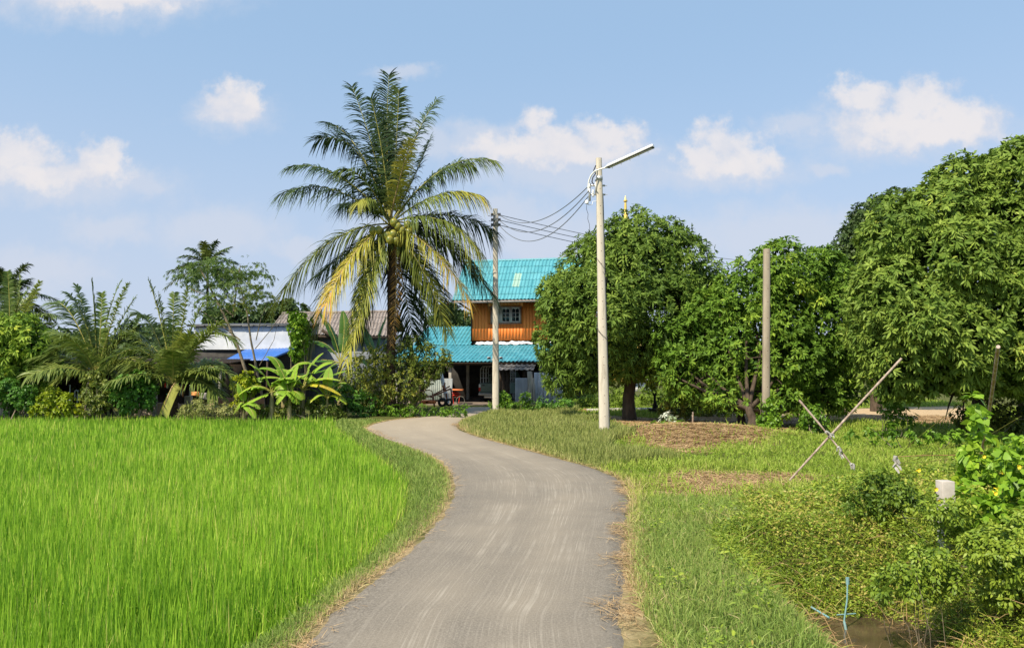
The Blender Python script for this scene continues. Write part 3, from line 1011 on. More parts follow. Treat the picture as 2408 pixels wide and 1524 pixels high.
# the tangle of low weeds beyond the ditch
P = scatter(1.2, 9.5, 2.6, 12, 6800, 6.0, 1.1, weed_zone)
P = P[~((poly_dist(P, ditch_line) < .40 + .22 * fnoise(P, 1.5, 2)) & (P[:, 1] < 6.35))]
mound = np.clip(.5 + .5 * fnoise(P, .75, 3), 0, 1)
rise = np.clip((P[:, 0] - 3.4) / 1.6, 0, 1)
top = (.10 + .30 * mound ** 1.5 + .30 * rise * (.3 + .7 * np.clip(.5 + .6 * fnoise(P, 1.7, 2), 0, 1))) * np.clip((11.6 - P[:, 1]) / 1.5, .25, 1)
over = np.clip(1.25 - poly_dist(P, ditch_line), 0, 1) * (P[:, 1] < 8)       # plants lean over the water's edge
n = len(P)
top = top * (.65 + .6 * np.clip(.5 + .7 * fnoise(P, 3.2, 2), 0, 1))
z = gh(P) + top * rnd(n) ** .6
tv = fnoise(np.concatenate([P * 1.0, z[:, None]], 1), 1.6, 3)
D = unit(np.stack([rs.normal(0, 1, n), rs.normal(0, 1, n), rnd(n, -.5, 1.4)], 1))
S = unit(np.cross(D, rs.normal(0, .9, (n, 3)) + np.array([0, -.5, .7])))
brown = (fnoise(P, 1.1, 2) > .25) & (P[:, 0] < 3.9)
mb = MB()
mb.ribbons(np.concatenate([P, z[:, None]], 1), D, S, rnd(n, .016, .050) * np.clip(np.linalg.norm(P, axis=1) / 8, 1, 1.6), rnd(n, .009, .022) * np.clip(np.linalg.norm(P, axis=1) / 8, 1, 1.6), .3,
           (0, .4, .8, 1), (.3, 1, .7, .1), 0, np.clip(.50 + .28 * tv + rs.normal(0, .20, n) + .15 * rise, 0, .97) + brown * (rnd(n) < .38) * .5)
k = n // 7                                                                     # stems and runners
idx = rs.randint(0, n, k)
Pk, a = P[idx], rnd(k, 0, 2 * math.pi)
D = unit(np.stack([np.cos(a), np.sin(a), rnd(k, .1, 1.6)], 1)); S = unit(np.cross(D, rs.normal(0, 1, (k, 3))))
mb.ribbons(np.concatenate([Pk, (gh(Pk) + top[idx] * .5)[:, None]], 1), D, S, rnd(k, .12, .42), .006, rnd(k, .2, .9), (0, .35, .7, 1), (1, 1, .8, .3), 0, np.clip(rs.normal(.72, .25, k), 0, 1))
print('weeds', n)
Bk = scatter(1.2, 3.0, 2.8, 9.5, 2600, 6, .8, right_keep)                # broad leaved weeds dotted through the bank grass
Bk = Bk[(rnd(len(Bk)) < .35) & (fnoise(Bk, 2.6, 2) > .45) & ~weed_zone(Bk) & ~ditch_mask(Bk) & (road_sd(Bk) > .15)]
nb_ = len(Bk)
D = unit(np.stack([rs.normal(0, 1, nb_), rs.normal(0, 1, nb_), rnd(nb_, -.2, 1.0)], 1)); S = unit(np.cross(D, rs.normal(0, .6, (nb_, 3)) + np.array([0, -.3, 1.0])))
mb.ribbons(np.concatenate([Bk, (gh(Bk) + rnd(nb_, .05, .20))[:, None]], 1), D, S, rnd(nb_, .025, .06), rnd(nb_, .012, .026), .3, (0, .4, .8, 1), (.3, 1, .7, .1), 0, np.clip(rs.normal(.5, .2, nb_), 0, 1))
gp_ = P[rs.randint(0, n, 42000)] + rs.normal(0, .05, (42000, 2))         # grass growing through the weeds
tz_ = gh(gp_)
gz = fnoise(gp_, .9, 3)
gp_ = gp_[gz > -.35]; tz_ = gh(gp_)
blades(mb, gp_, tz_ + .02, rnd(len(gp_), .15, .50), .0065, .55, .55, .58 + .15 * fnoise(gp_, 1.0, 2) + rs.normal(0, .14, len(gp_)))
single('weeds', mb, M['weed'], (5, 7, 0), 'tangled low weeds covering the bank beyond the ditch', 'weeds', kind='stuff')

# brown dead stalks over the water's edge
P = scatter(1.9, 4.4, 3.5, 8.6, 150, 20, 0, lambda p: (poly_dist(p, ditch_line) < 1.0) & (poly_dist(p, ditch_line) > .25) & (p[:, 1] > 4.6))
n = len(P)
a = rnd(n, 0, 2 * math.pi)
D = unit(np.stack([np.cos(a), np.sin(a), rnd(n, 0, .7)], 1)); S = unit(np.cross(D, rs.normal(0, 1, (n, 3))))
mb = MB()
mb.ribbons(np.concatenate([P, (np.maximum(gh(P), WATER_Z) + .03)[:, None]], 1), D, S, rnd(n, .15, .5), .006, rnd(n, 0, .4), (0, .35, .7, 1), (1, 1, .8, .3), 0, rnd(n) * .7)
single('dead_stalks', mb, M['straw'], (3, 6, 0), 'brown dead stalks hanging into the muddy ditch', 'stalks', kind='stuff')

# ------------------------------------------------------------------ trees and plants
def lobes_at(lobes, Y, depth, seed, sub=0):
    r_ = np.random.RandomState(seed)
    C, R = [], []
    big = []
    for l in lobes:
        px, py, rp = l[:3]
        dy = l[3] if len(l) > 3 else r_.uniform(-.5, .5) * rp * Y / FPX
        C.append(at(px, py, Y + dy)); r = rp * (Y + dy) / FPX * (.93 if sub else 1)
        R.append((r, r * depth, r))
    if sub:
        C0, R0 = list(C), list(R)
        for c, r in zip(C0, R0):
            for _ in range(sub):
                d = unit(r_.normal(size=3))
                f = r_.uniform(.28, .42)
                C.append(c + d * np.array(r) * r_.uniform(.62, .80)); R.append(tuple(np.array(r) * f))
    return np.array(C), np.array(R)


def crown(C, R, dens, leaf, k=9, ros=5, rc=.32, tint=.45, var=.22, spread=.9, up=.25, droop=.35, inner=.35, ts=(0, .35, .75, 1), prof=(.25, 1, .8, .06), flat=0.0, gaps=.0, bright=None):
    """leaf rosettes bunched into clumps over the surface of overlapping lobes, with loose leaves inside"""
    L, W = leaf
    P_, N_, T_ = [], [], []
    for i in range(len(C)):
        r = R[i].mean()
        n = max(3, int(4 * math.pi * r * r * dens))
        d = unit(rs.normal(size=(n, 3)))
        r_j = 1 + .10 * fnoise(d * 1.0 + C[i], 1.2, 2) + rs.normal(0, .035, n) + (rnd(n) < .10) * rnd(n, .03, .20)
        p = C[i] + d * R[i] * r_j[:, None]
        keep = np.ones(n, bool)
        for j in range(len(C)):
            if j != i:
                keep &= (((p - C[j]) / (R[j] * .90)) ** 2).sum(1) > 1
        keep &= fnoise(p, .9 / max(rc * 2.6, .3), 2) > -1 + gaps * 2
        keep &= p[:, 2] > (.12 if rc > .24 else -.06)
        P_.append(p[keep]); N_.append(d[keep]); 
    P, N = np.concatenate(P_), np.concatenate(N_)
    ct = tint + var * (.75 * fnoise(P, .7, 3) + .5 * rs.normal(0, .6, len(P)))
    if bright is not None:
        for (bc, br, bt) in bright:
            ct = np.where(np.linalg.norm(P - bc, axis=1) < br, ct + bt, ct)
    m = len(P)
    ii = np.repeat(np.arange(m), ros)
    o = unit(rs.normal(size=(len(ii), 3)))
    flip = (o * N[ii]).sum(1) < -.15
    o[flip] *= -1
    sz = rnd(m, .65, 1.35)[ii]
    Q = P[ii] + o * (rc * sz * rnd(len(ii), .35, 1))[:, None] * np.array([1, 1, 1 - flat])
    NN = unit(N[ii] * .5 + o * .8 + np.array([0, 0, up]))
    tt = ct[ii] + rs.normal(0, .05, len(ii))
    jj = np.repeat(np.arange(len(ii)), k)
    tang = unit(np.cross(NN[jj], rs.normal(size=(len(jj), 3))))
    D = unit(NN[jj] * rnd(len(jj), .1, .9)[:, None] + tang * spread + np.array([0, 0, -.08]))
    S = unit(np.cross(D, NN[jj] + rs.normal(0, .35, (len(jj), 3))))
    mb = MB()
    n = len(jj)
    mb.ribbons(Q[jj] + D * .015, D, S, L * rnd(n, .6, 1.15), W * rnd(n, .75, 1.15), droop * rnd(n, .4, 1.5), ts, prof, 0, np.clip(tt[jj] + rs.normal(0, .07, n), 0, 1))
    if inner > 0:                                     # inner leaves fill the crown; their darker tint paints in its inner shade
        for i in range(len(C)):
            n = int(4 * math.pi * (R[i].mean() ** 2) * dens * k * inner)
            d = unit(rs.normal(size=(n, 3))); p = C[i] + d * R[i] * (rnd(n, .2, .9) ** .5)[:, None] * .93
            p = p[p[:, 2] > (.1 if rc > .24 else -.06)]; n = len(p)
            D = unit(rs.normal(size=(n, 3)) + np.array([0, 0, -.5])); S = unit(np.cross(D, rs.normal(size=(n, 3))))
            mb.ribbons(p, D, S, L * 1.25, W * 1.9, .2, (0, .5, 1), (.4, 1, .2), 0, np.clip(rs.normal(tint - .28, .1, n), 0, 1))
    return mb, n


def limbs(base, C, r0, fork=.35, wig=.12, sub=True, max_r=None):
    """a trunk that forks into limbs reaching the lobes"""
    mb = MB()
    base = np.asarray(base, float)
    top = np.mean(C, axis=0); top[2] = base[2] + (top[2] - base[2]) * fork * 1.3
    f = base + (top - base) * np.array([.25, .25, 1.0]) * .75
    t = np.linspace(0, 1, 7)[:, None]
    p = base + (f - base) * t + wig * np.stack([np.sin(t[:, 0] * 4 + base[0]), np.cos(t[:, 0] * 3), 0 * t[:, 0]], 1) * t * (1 - t) * 3
    p[0, 2] -= .3
    rr = r0 * np.array([1.45, 1.12, 1.0, .95, .9, .85, .8])
    mb.tube(p, rr, 10)
    for c in C:
        e = c.copy()
        m_ = (f + e) / 2 + rs.normal(0, .18, 3) + np.array([0, 0, -.12 * np.linalg.norm(e - f)])
        s = np.linspace(0, 1, 7)[:, None]
        q = (1 - s) ** 2 * p[-2] + 2 * s * (1 - s) * m_ + s * s * e
        mb.tube(q, np.linspace(r0 * .6, r0 * .12, 7), 7)
        if sub:
            for _ in range(3):
                k = rs.randint(3, 6)
                d = unit(rs.normal(size=3) + np.array([0, 0, .3])) * np.linalg.norm(e - f) * .20
                mb.tube([q[k], q[k] + d * .5 + np.array([0, 0, .05]), q[k] + d], [r0 * .22, r0 * .13, r0 * .05], 5)
    return mb


def tree(name, base, lobes, Y, mats, label, cat, leaf, dens=7, r0=.16, depth=1.15, seed=1, fork=.35, group=None, stems=None, bright=None, sub=6, **kw):
    t = thing(name, base, label, cat, group)
    C, R = lobes_at(lobes, Y, depth, seed, sub)
    nl = len(lobes)
    if bright:
        bright = [(at(b[0], b[1], b[2]), b[3], b[4]) for b in bright]
    mb, n = crown(C, R, dens, leaf, bright=bright, **kw)
    part('crown', mb, mats, t)
    tm = MB()
    for s in (stems or [base]):
        big = [c for c in C[:nl] if c[2] > s[2] + .8] or list(C[:nl])
        lm = limbs(s, big if len(big) < 9 else [big[i] for i in range(0, len(big), 2)], r0, fork)
        for V, F, Mi, T in zip(lm.V, lm.F, lm.M, lm.T):
            tm.V.append(V); tm.F.append(np.where(F >= 0, F + tm.n, -1)); tm.M.append(Mi); tm.T.append(T)
        tm.n += lm.n
    part('trunk', tm, M['bark'], t, smooth=True)
    return t


def bush(name, base, lobes, Y, mat, label, leaf, cat='bush', dens=22, stem=.02, depth=1.0, seed=1, nstem=7, group=None, stem_mat='grey_twig', **kw):
    t = thing(name, base, label, cat, group)
    C, R = lobes_at(lobes, Y, depth, seed)
    kw.setdefault('rc', .12); kw.setdefault('ros', 4); kw.setdefault('k', 7)
    mb, n = crown(C, R, dens, leaf, **kw)
    part('foliage', mb, mat, t)
    sm = MB()
    base = np.asarray(base, float)
    for i in range(nstem):
        c = C[i % len(C)] + rs.normal(0, .15, 3)
        b = base + np.array([rs.normal(0, .12), rs.normal(0, .12), -.05])
        b[0] += (c[0] - b[0]) * .45
        sm.tube([b, (b + c) / 2 + rs.normal(0, .08, 3), c], [stem * 1.3, stem, stem * .4], 5)
    part('stem', sm, M[stem_mat], t, smooth=True)
    return t


G = lambda px, py: np.append(gp(px, py)[:2], gh(np.array([gp(px, py)[:2]]))[0])

tree('mango_tree', G(1482, 985), [(1500, 555, 62), (1560, 575, 55), (1450, 590, 60), (1490, 640, 105), (1395, 640, 78), (1590, 640, 78), (1640, 655, 48), (1345, 720, 70), (1420, 740, 110),
     (1540, 750, 120), (1625, 740, 60), (1320, 810, 52), (1385, 825, 80), (1490, 810, 72), (1570, 810, 72), (1325, 872, 45), (1385, 872, 40), (1305, 690, 35), (1530, 865, 32), (1440, 860, 36)],
     26, M['mango'], 'round dark mango tree behind the lamp post, hiding the end of the house', 'mango tree', (.19, .046), dens=9.5, r0=.21, seed=3, fork=.62, k=8, group='mango trees of the orchard',
     rc=.30, tint=.50, gaps=.10, droop=.22)
tree('mango_tree', G(1775, 1010), [(1840, 660, 80), (1925, 668, 80), (1760, 690, 75), (1990, 700, 60), (1690, 735, 60), (1800, 770, 120), (1920, 770, 120), (1650, 800, 75), (1600, 850, 45),
     (1720, 840, 85), (1850, 840, 85), (1960, 840, 80), (1620, 885, 40), (1690, 895, 42), (1840, 905, 50), (1940, 920, 48), (1585, 800, 35), (1770, 890, 34), (1900, 940, 34), (1985, 930, 36), (1650, 920, 34), (1610, 925, 24), (1700, 930, 34, -1.2), (1755, 935, 26, -1.3), (1845, 940, 34, -1.2), (1600, 880, 40), (1560, 870, 24)],
     24, M['mango_fresh'], 'bushy fresh green mango tree behind the bare pole wrapped in creeper', 'mango tree', (.165, .050), dens=11, r0=.13, k=8, depth=.95, seed=5, fork=.30, group='mango trees of the orchard',
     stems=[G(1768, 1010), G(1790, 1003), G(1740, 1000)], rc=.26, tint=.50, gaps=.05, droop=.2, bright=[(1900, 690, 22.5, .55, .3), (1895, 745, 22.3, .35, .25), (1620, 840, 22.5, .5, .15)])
tree('mango_tree', G(2300, 1012), [(2395, 440, 85), (2290, 475, 88), (2200, 520, 85), (2130, 560, 88), (2100, 620, 60), (2340, 540, 120), (2220, 620, 130), (2090, 700, 80), (2140, 760, 110), (2330, 700, 150),
     (2440, 600, 140), (2060, 790, 55), (2110, 840, 70), (2230, 800, 100), (2360, 810, 105), (2470, 760, 130), (2160, 880, 48), (2290, 875, 50), (2420, 870, 60), (2540, 520, 150), (2560, 700, 150), (2080, 880, 42),
     (2480, 400, 95), (2080, 670, 55), (2380, 385, 45), (2250, 425, 45)],
     18.6, M['mango'], 'largest mango tree, long glossy leaves, rising behind the leaning vine pole', 'mango tree', (.175, .048), dens=13, r0=.16, k=8, seed=7, fork=.35, depth=1.3, group='mango trees of the orchard',
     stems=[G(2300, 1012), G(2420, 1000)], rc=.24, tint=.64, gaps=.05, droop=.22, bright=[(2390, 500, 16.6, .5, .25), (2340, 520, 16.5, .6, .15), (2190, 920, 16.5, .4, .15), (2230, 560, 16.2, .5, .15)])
tree('dark_tree', np.append(at(2060, 900, 31)[:2], 0), [(2060, 530, 55), (2010, 590, 45), (2090, 600, 70), (2050, 660, 80), (1990, 620, 30), (2110, 500, 50)], 31, M['dark_tree'],
     'dark dense tree showing behind the gap between the two nearest mango trees', 'tree', (.20, .07), dens=6, r0=.2, seed=9, rc=.35, tint=.5)

tree('light_tree', np.append(at(30, 960, 28)[:2], 0), [(30, 790, 50), (75, 810, 36), (10, 860, 60), (70, 880, 45), (-60, 850, 90), (100, 850, 26)], 28, M['mango_fresh'],
     'light green leafy tree at the far edge of the paddy wall, below the first palm', 'tree', (.22, .055), dens=9, r0=.1, seed=11, rc=.26, tint=.62)
for i, (lobes, Y, lab) in enumerate([
        ([(120, 815, 40), (170, 840, 44), (90, 870, 46), (200, 880, 42)], 36, 'dark tree crowding behind the two young palms'),
        ([(330, 800, 38), (370, 820, 48), (290, 840, 48), (420, 825, 42), (460, 860, 38), (350, 860, 48)], 38, 'dark green tree rising between the young palms'),
        ([(640, 745, 28), (690, 735, 30), (670, 760, 36), (610, 765, 26)], 62, 'hazy green tree behind the ridge of the white sheeted house'),
        ([(1060, 745, 30), (1090, 760, 26), (1030, 770, 24), (1075, 775, 28)], 64, 'rounded tree showing past the corner of the orange house'),
        ([(560, 745, 26), (520, 750, 30), (590, 755, 18)], 58, 'low dark tree behind the black ridge of the white sheeted house')]):
    tree('dark_tree', np.append(at(lobes[1][0], 900, Y)[:2], 0), lobes, Y, M['dark_tree'], lab, 'tree', (.24, .09) if Y < 50 else (.35, .16), dens=5 if Y < 50 else 2.5, r0=.18, seed=20 + i, rc=.4, tint=.55, group='dark trees behind the houses')

# a feathery, half bare tree
t = thing('feathery_tree', np.append(at(592, 900, 29)[:2], 0), 'thin feathery tree with twin stems standing before the white sheeted wall', 'tree')
C, R = lobes_at([(515, 640, 55), (575, 632, 36), (460, 655, 40), (452, 705, 36), (610, 660, 26), (560, 690, 44), (612, 712, 26), (505, 718, 36), (535, 612, 18), (578, 604, 14), (432, 618, 14), (620, 690, 16), (470, 740, 22), (420, 650, 18), (590, 735, 16)], 29, 1.1, 4)
R[:, 2] *= .55
mb, n = crown(C, R, 10, (.080, .014), k=26, ros=5, rc=.30, tint=.5, var=.3, spread=.8, droop=.5, inner=.05, flat=.6, gaps=.30, ts=(0, .5, 1), prof=(.7, 1, .3))
part('crown', mb, M['feather'], t)
tm = MB()
for pts, r in (([(592, 960), (590, 890), (570, 810), (545, 740), (525, 690), (505, 640)], .075), ([(548, 745), (560, 700), (578, 630)], .04), ([(622, 960), (612, 880), (602, 800), (600, 740), (590, 680)], .055),
               ([(602, 800), (620, 750), (640, 715)], .02), ([(600, 820), (640, 780), (668, 750)], .018), ([(565, 800), (520, 760), (470, 720)], .03), ([(545, 740), (500, 700), (455, 680)], .03), ([(610, 860), (650, 800), (662, 770)], .015)):
    P = np.array([at(x, y, 29 + .3 * k) for k, (x, y) in enumerate(pts)])
    P[:, 1] = 29
    tm.tube(smooth3(P) if 'smooth3' in globals() else P, np.linspace(r, r * .4, len(P)), 7)
part('trunk', tm, M['grey_twig'], t, smooth=True)


# ------------------------------------------------------------------ palms
def frond_mesh(p0, p1, p2, LL=.85, tint=.3, roll=0.0, droop=.45, n=85, w=.045, tipyellow=0.0, rr=.035, fwd=.55, side=.85):
    s = np.linspace(0, 1, 22)[:, None]
    pts = (1 - s) ** 2 * p0 + 2 * s * (1 - s) * p1 + s * s * p2
    mb = MB()
    mb.tube(pts, np.linspace(rr, rr * .15, 22), 6, mat=1, cap=False)
    s = np.linspace(.13, 1, n)
    s = np.concatenate([s, s + .003])
    sd_ = np.concatenate([np.ones(n), -np.ones(n)])
    s = np.clip(s + rs.normal(0, .004, len(s)), 0, 1)
    Pp = ((1 - s) ** 2)[:, None] * p0 + (2 * s * (1 - s))[:, None] * p1 + (s * s)[:, None] * p2
    T = unit(2 * (1 - s)[:, None] * (p1 - p0) + 2 * s[:, None] * (p2 - p1))
    hz = p2 - p0; hz = np.array([hz[0], hz[1], 0.0])
    if np.linalg.norm(hz) < .2:
        hz = np.array([.3, -1, 0])
    B0 = unit(np.cross(hz, [0, 0, 1.0]))
    B = unit(B0 - T * (T @ B0)[:, None])
    Nn = np.cross(B, T)
    Nn *= np.sign(Nn[:, 2:3] + 1e-6)
    c_, s_ = math.cos(roll), math.sin(roll)
    Br = B * c_ + Nn * s_; Nr = -B * s_ + Nn * c_
    f = fwd + .9 * np.clip(s - .75, 0, 1) * 2
    grp = np.random.RandomState(int(abs(p2[0] * 997 + p2[2] * 131)) % 9999).normal(0, .09, (40, 3))[(s * 39).astype(int)]
    D = unit(T * f[:, None] + Br * (sd_ * side)[:, None] + Nr * .22 + grp + rs.normal(0, .08, (len(s), 3)))
    S = unit(np.cross(D, Nr) + rs.normal(0, .25, (len(s), 3)))
    L = LL * (.48 + .52 * np.sin(np.pi * np.clip(s * .92 + .06, 0, 1)) ** .6) * rnd(len(s), .85, 1.08)
    tt = tint + rs.normal(0, .035, len(s)) + tipyellow * s
    L = L * (rnd(len(s)) > .07)
    mb.ribbons(Pp, D, S, L, w, droop * rnd(len(s), .6, 1.5), (0, .25, .55, .8, 1), (.6, 1, .9, .55, .05), 0, np.clip(tt, 0, 1))
    return mb


def add_frond(root, b, c, e, mats, label=None, **kw):
    return part('frond', frond_mesh(np.asarray(b), np.asarray(c), np.asarray(e), **kw), mats, root, label=label)


# the tall coconut palm
PY = 28.0
palm = thing('coconut_palm', np.append(at(918, 960, PY)[:2], 0.0), 'tall coconut palm with yellowing fronds and a bunch of nuts before the houses', 'palm tree')
base_w = at(918, 960, PY); base_w[2] = -.1
pts = [base_w] + [at(x, y, PY) for x, y in ((918, 880), (920, 800), (921, 720), (920, 640), (921, 580), (921, 530))]
pts = np.array(pts)
s = np.linspace(0, len(pts) - 1, 90)
tp = np.array([[np.interp(k, range(len(pts)), pts[:, a]) for a in range(3)] for k in s])
tb = MB()
rad = np.interp(np.linspace(0, 1, 90), [0, .08, .3, 1], [.30, .20, .165, .15]) * (1 + .05 * (np.arange(90) % 3 == 0))
tb.tube(tp, rad, 14)
part('trunk', tb, M['palm_bark'], palm, smooth=True)
PM, PMd = [M['palm'], M['rachis']], [M['palm'], M['dry_rachis']]
B = (920, 525)
# control point, tip, how far the tip comes towards (-) or away (+), tint, roll, droop, leaflet length, leaf yellowing to the tip
FR = [((905, 300), (915, 178), .3, .22, .3, .12, .75, 0), ((878, 330), (828, 205), .8, .14, .5, .22, .8, .05), ((900, 330), (872, 232), -.6, .10, -.2, .15, .8, 0), ((935, 320), (938, 212), -.5, .34, .2, .2, .75, .1),
      ((958, 330), (1026, 236), .5, .14, -.5, .3, .8, .1), ((850, 290), (744, 330), .4, .12, -.3, .35, .85, .1), ((840, 300), (770, 290), 1.2, .10, .2, .25, .75, 0), ((790, 370), (684, 392), -.3, .18, .4, .40, .75, .12),
      ((780, 400), (664, 455), .4, .14, .3, .5, .95, .22), ((860, 390), (800, 400), -1.4, .28, 0, .4, .8, .15), ((1040, 350), (1158, 378), .3, .16, -.4, .42, .85, .35), ((1010, 380), (1110, 388), 1.2, .20, .2, .5, .8, .45),
      ((1040, 425), (1132, 462), -.3, .38, -.2, .55, .85, .42), ((1070, 480), (1160, 545), .6, .14, .2, .55, .9, .1), ((1050, 480), (1125, 590), -.9, .36, -.1, .6, .95, .35), ((935, 430), (966, 330), -1.2, .66, .1, .25, .5, .12),
      ((862, 440), (842, 480), -1.5, .36, 0, .6, .5, .35), ((770, 520), (652, 708), -.4, .50, -.1, .55, 1.0, .10), ((790, 580), (722, 832), .7, .18, .1, .5, 1.05, .38), ((830, 560), (766, 716), -1.5, .64, .1, .5, .85, .24),
      ((885, 570), (815, 852), -1.5, .46, .1, .4, .62, .28), ((855, 600), (850, 735), -.4, .40, .5, .5, .62, .10), ((995, 600), (1052, 782), -1.2, .48, -.1, .45, .68, .18), ((1010, 545), (1104, 708), -1.6, .60, .1, .5, .8, .30),
      ((1060, 540), (1160, 700), .5, .24, .1, .5, 1.0, .05), ((990, 600), (1055, 740), 1.0, .10, .3, .4, .9, .1), ((945, 640), (972, 800), 1.1, .08, .2, .4, .95, 0), ((975, 620), (1008, 765), .4, .14, .5, .4, .7, .12),
      ((905, 420), (905, 270), 1.3, .06, .9, .2, .9, 0), ((920, 380), (900, 290), 1.6, .06, -.8, .2, .9, 0), ((985, 400), (1010, 330), 1.6, .08, .4, .3, .85, .1),
      ((850, 560), (748, 650), 1.2, .10, .1, .5, .9, .05), ((870, 640), (846, 790), .9, .12, .2, .4, .8, .05), ((1040, 520), (1120, 640), 1.3, .10, .1, .5, .9, .05),
      ((870, 470), (800, 480), 1.8, .10, .2, .5, .85, 0)]
for k, (c, e, dy, tint, roll, dr, LL, ty) in enumerate(FR):
    b = at(B[0] + rs.uniform(-5, 5), B[1] + rs.uniform(-6, 10), PY)
    cc = at(*c, PY + dy * .65); ee = at(*e, PY + dy)
    lab = {15: 'short yellow frond standing up at the front', 19: 'yellow orange drooping frond', 23: 'orange tinged drooping frond'}.get(k)
    ang = .42 if tint > .55 else .55
    add_frond(palm, b, cc, ee, PMd if tint > .55 else PM, lab, LL=LL * 1.24, tint=tint, roll=roll, droop=dr * 1.0 + .26, tipyellow=ty, fwd=ang, n=110, w=.042)
add_frond(palm, at(926, 560, PY - .2), at(940, 650, PY - .6), at(922, 810, PY - .32), PMd, 'dead brown frond hanging down the trunk', LL=.32, tint=.99, roll=.2, droop=.35, n=50)
nut0 = None
for k, (x, y, dy, r) in enumerate([(912, 548, -.35, 8.5), (924, 545, -.4, 9), (917, 556, -.45, 8.5), (930, 557, -.35, 8), (934, 530, -.25, 9), (926, 522, -.3, 8), (942, 538, -.2, 8), (881, 538, -.2, 8.5), (893, 537, -.3, 8.5),
                                    (948, 548, .05, 8.5), (958, 541, 0, 8), (955, 527, .1, 8.5), (966, 530, .15, 8), (936, 563, -.1, 8)]):
    p = at(920 + (x - 920) * 1.1, 545 + (y - 543) * 1.2 + 4, PY + dy - .55)
    if nut0 is None:
        nb = MB(); rr_ = .15
        nb.revolve(p, [(0.001, -rr_ * 1.15), (rr_ * .6, -rr_ * .95), (rr_ * .95, -rr_ * .4), (rr_, .05), (rr_ * .8, rr_ * .7), (rr_ * .35, rr_ * 1.1), (.001, rr_ * 1.2)], 12)
        nut0 = part('coconut', nb, M['coconut'], palm, smooth=True); np0 = p
    else:
        o = nut0.copy(); COL.objects.link(o); o.parent = palm; o.location = tuple(p - np0)
sk = MB()
for k in range(16):                                        # dry sheaths and flower stalks in the heart of the crown
    a = rs.uniform(0, 6.28)
    d = np.array([math.cos(a), math.sin(a), 0])
    b = at(920, rs.uniform(515, 570), PY) + d * .1
    e = b + d * rs.uniform(.2, .5) + np.array([0, 0, rs.uniform(-.5, .15)])
    sk.beam(b, e, .05, .015, 0, w2=.02, h2=.01)
part('sheath', sk, M['palm_bark'], palm)


def radial_palm(name, crown_pt, base_pt, n, L, label, group=None, mats=None, seed=1, r_tr=.14, LL=.7, tint=.3, young=False, extra=()):
    t = thing(name, (base_pt[0], base_pt[1], 0.0), label, 'palm tree', group)
    tb = MB()
    s = np.linspace(0, 1, 24)[:, None]
    b = np.array([base_pt[0], base_pt[1], -.1])
    tb.tube(b + (crown_pt - b) * s, np.interp(s[:, 0], [0, .15, 1], [r_tr * 1.5, r_tr, r_tr * .8]), 10)
    part('trunk', tb, M['palm_bark'], t, smooth=True)
    r_ = np.random.RandomState(seed)
    for k in range(n):
        a = k * 2.4 + r_.uniform(-.3, .3)
        el = math.radians(np.interp(k / max(n - 1, 1), [0, .35, 1], [82, 45, -30] if not young else [80, 55, 22]) + r_.uniform(-8, 8))
        d = np.array([math.cos(a) * math.cos(el), math.sin(a) * math.cos(el), math.sin(el)])
        l = L * r_.uniform(.8, 1.1)
        c = crown_pt + d * l * .55
        e = crown_pt + d * l * .85 + np.array([math.cos(a), math.sin(a), 0]) * l * .2 + np.array([0, 0, -l * .42 * math.cos(el)])
        add_frond(t, crown_pt, c, e, mats or PM, LL=LL, tint=tint + r_.uniform(-.08, .12) + (.25 if r_.rand() < .12 else 0), roll=r_.uniform(-.4, .4), droop=.45, n=80 if L < 3 else 60, w=.05 if L < 3.2 else .09)
    for (c, e, dy, tn, LLe) in extra:
        add_frond(t, crown_pt, at(*c, crown_pt[1] + dy * .6), at(*e, crown_pt[1] + dy), mats or PM, LL=LLe if LLe > .2 else .34, tint=tn, roll=r_.uniform(-.3, .3), droop=.4 if LLe > .2 else 0, n=70, w=.05 if LLe > .2 else .045, fwd=.55 if LLe > .2 else 2.2, side=.85 if LLe > .2 else .35)
    return t


YM = [M['palm_young'], M['rachis']]
spear = .199
radial_palm('coconut_palm', at(488, 628, 75), at(488, 900, 75), 20, 3.6, 'distant palm top rising above the feathery tree', 'small palms beyond the paddy', seed=3, LL=.9, tint=.28)
radial_palm('coconut_palm', at(20, 700, 40), at(10, 900, 40), 15, 2.3, 'dark palm crown behind, furthest along the paddy from the lane', 'small palms beyond the paddy', seed=6, LL=.7, tint=.22)
radial_palm('coconut_palm', at(22, 800, 30.5), at(22, 930, 30.5), 6, 2.4, 'young palm with a yellow frond growing above the light green tree', 'small palms beyond the paddy', YM, seed=8, young=True, LL=.6, tint=.4,
            extra=[((25, 720), (18, 640), 0, .4, .4), ((48, 720), (46, 650), .2, .5, .4), ((60, 730), (94, 664), -.4, .72, .35), ((75, 720), (132, 745), -.5, .5, .65), ((0, 720), (-45, 690), 0, .3, .6), ((70, 770), (120, 760), .3, .55, .6), ((-10, 760), (-60, 820), 0, .3, .6), ((20, 740), (70, 700), .6, .35, .5)])
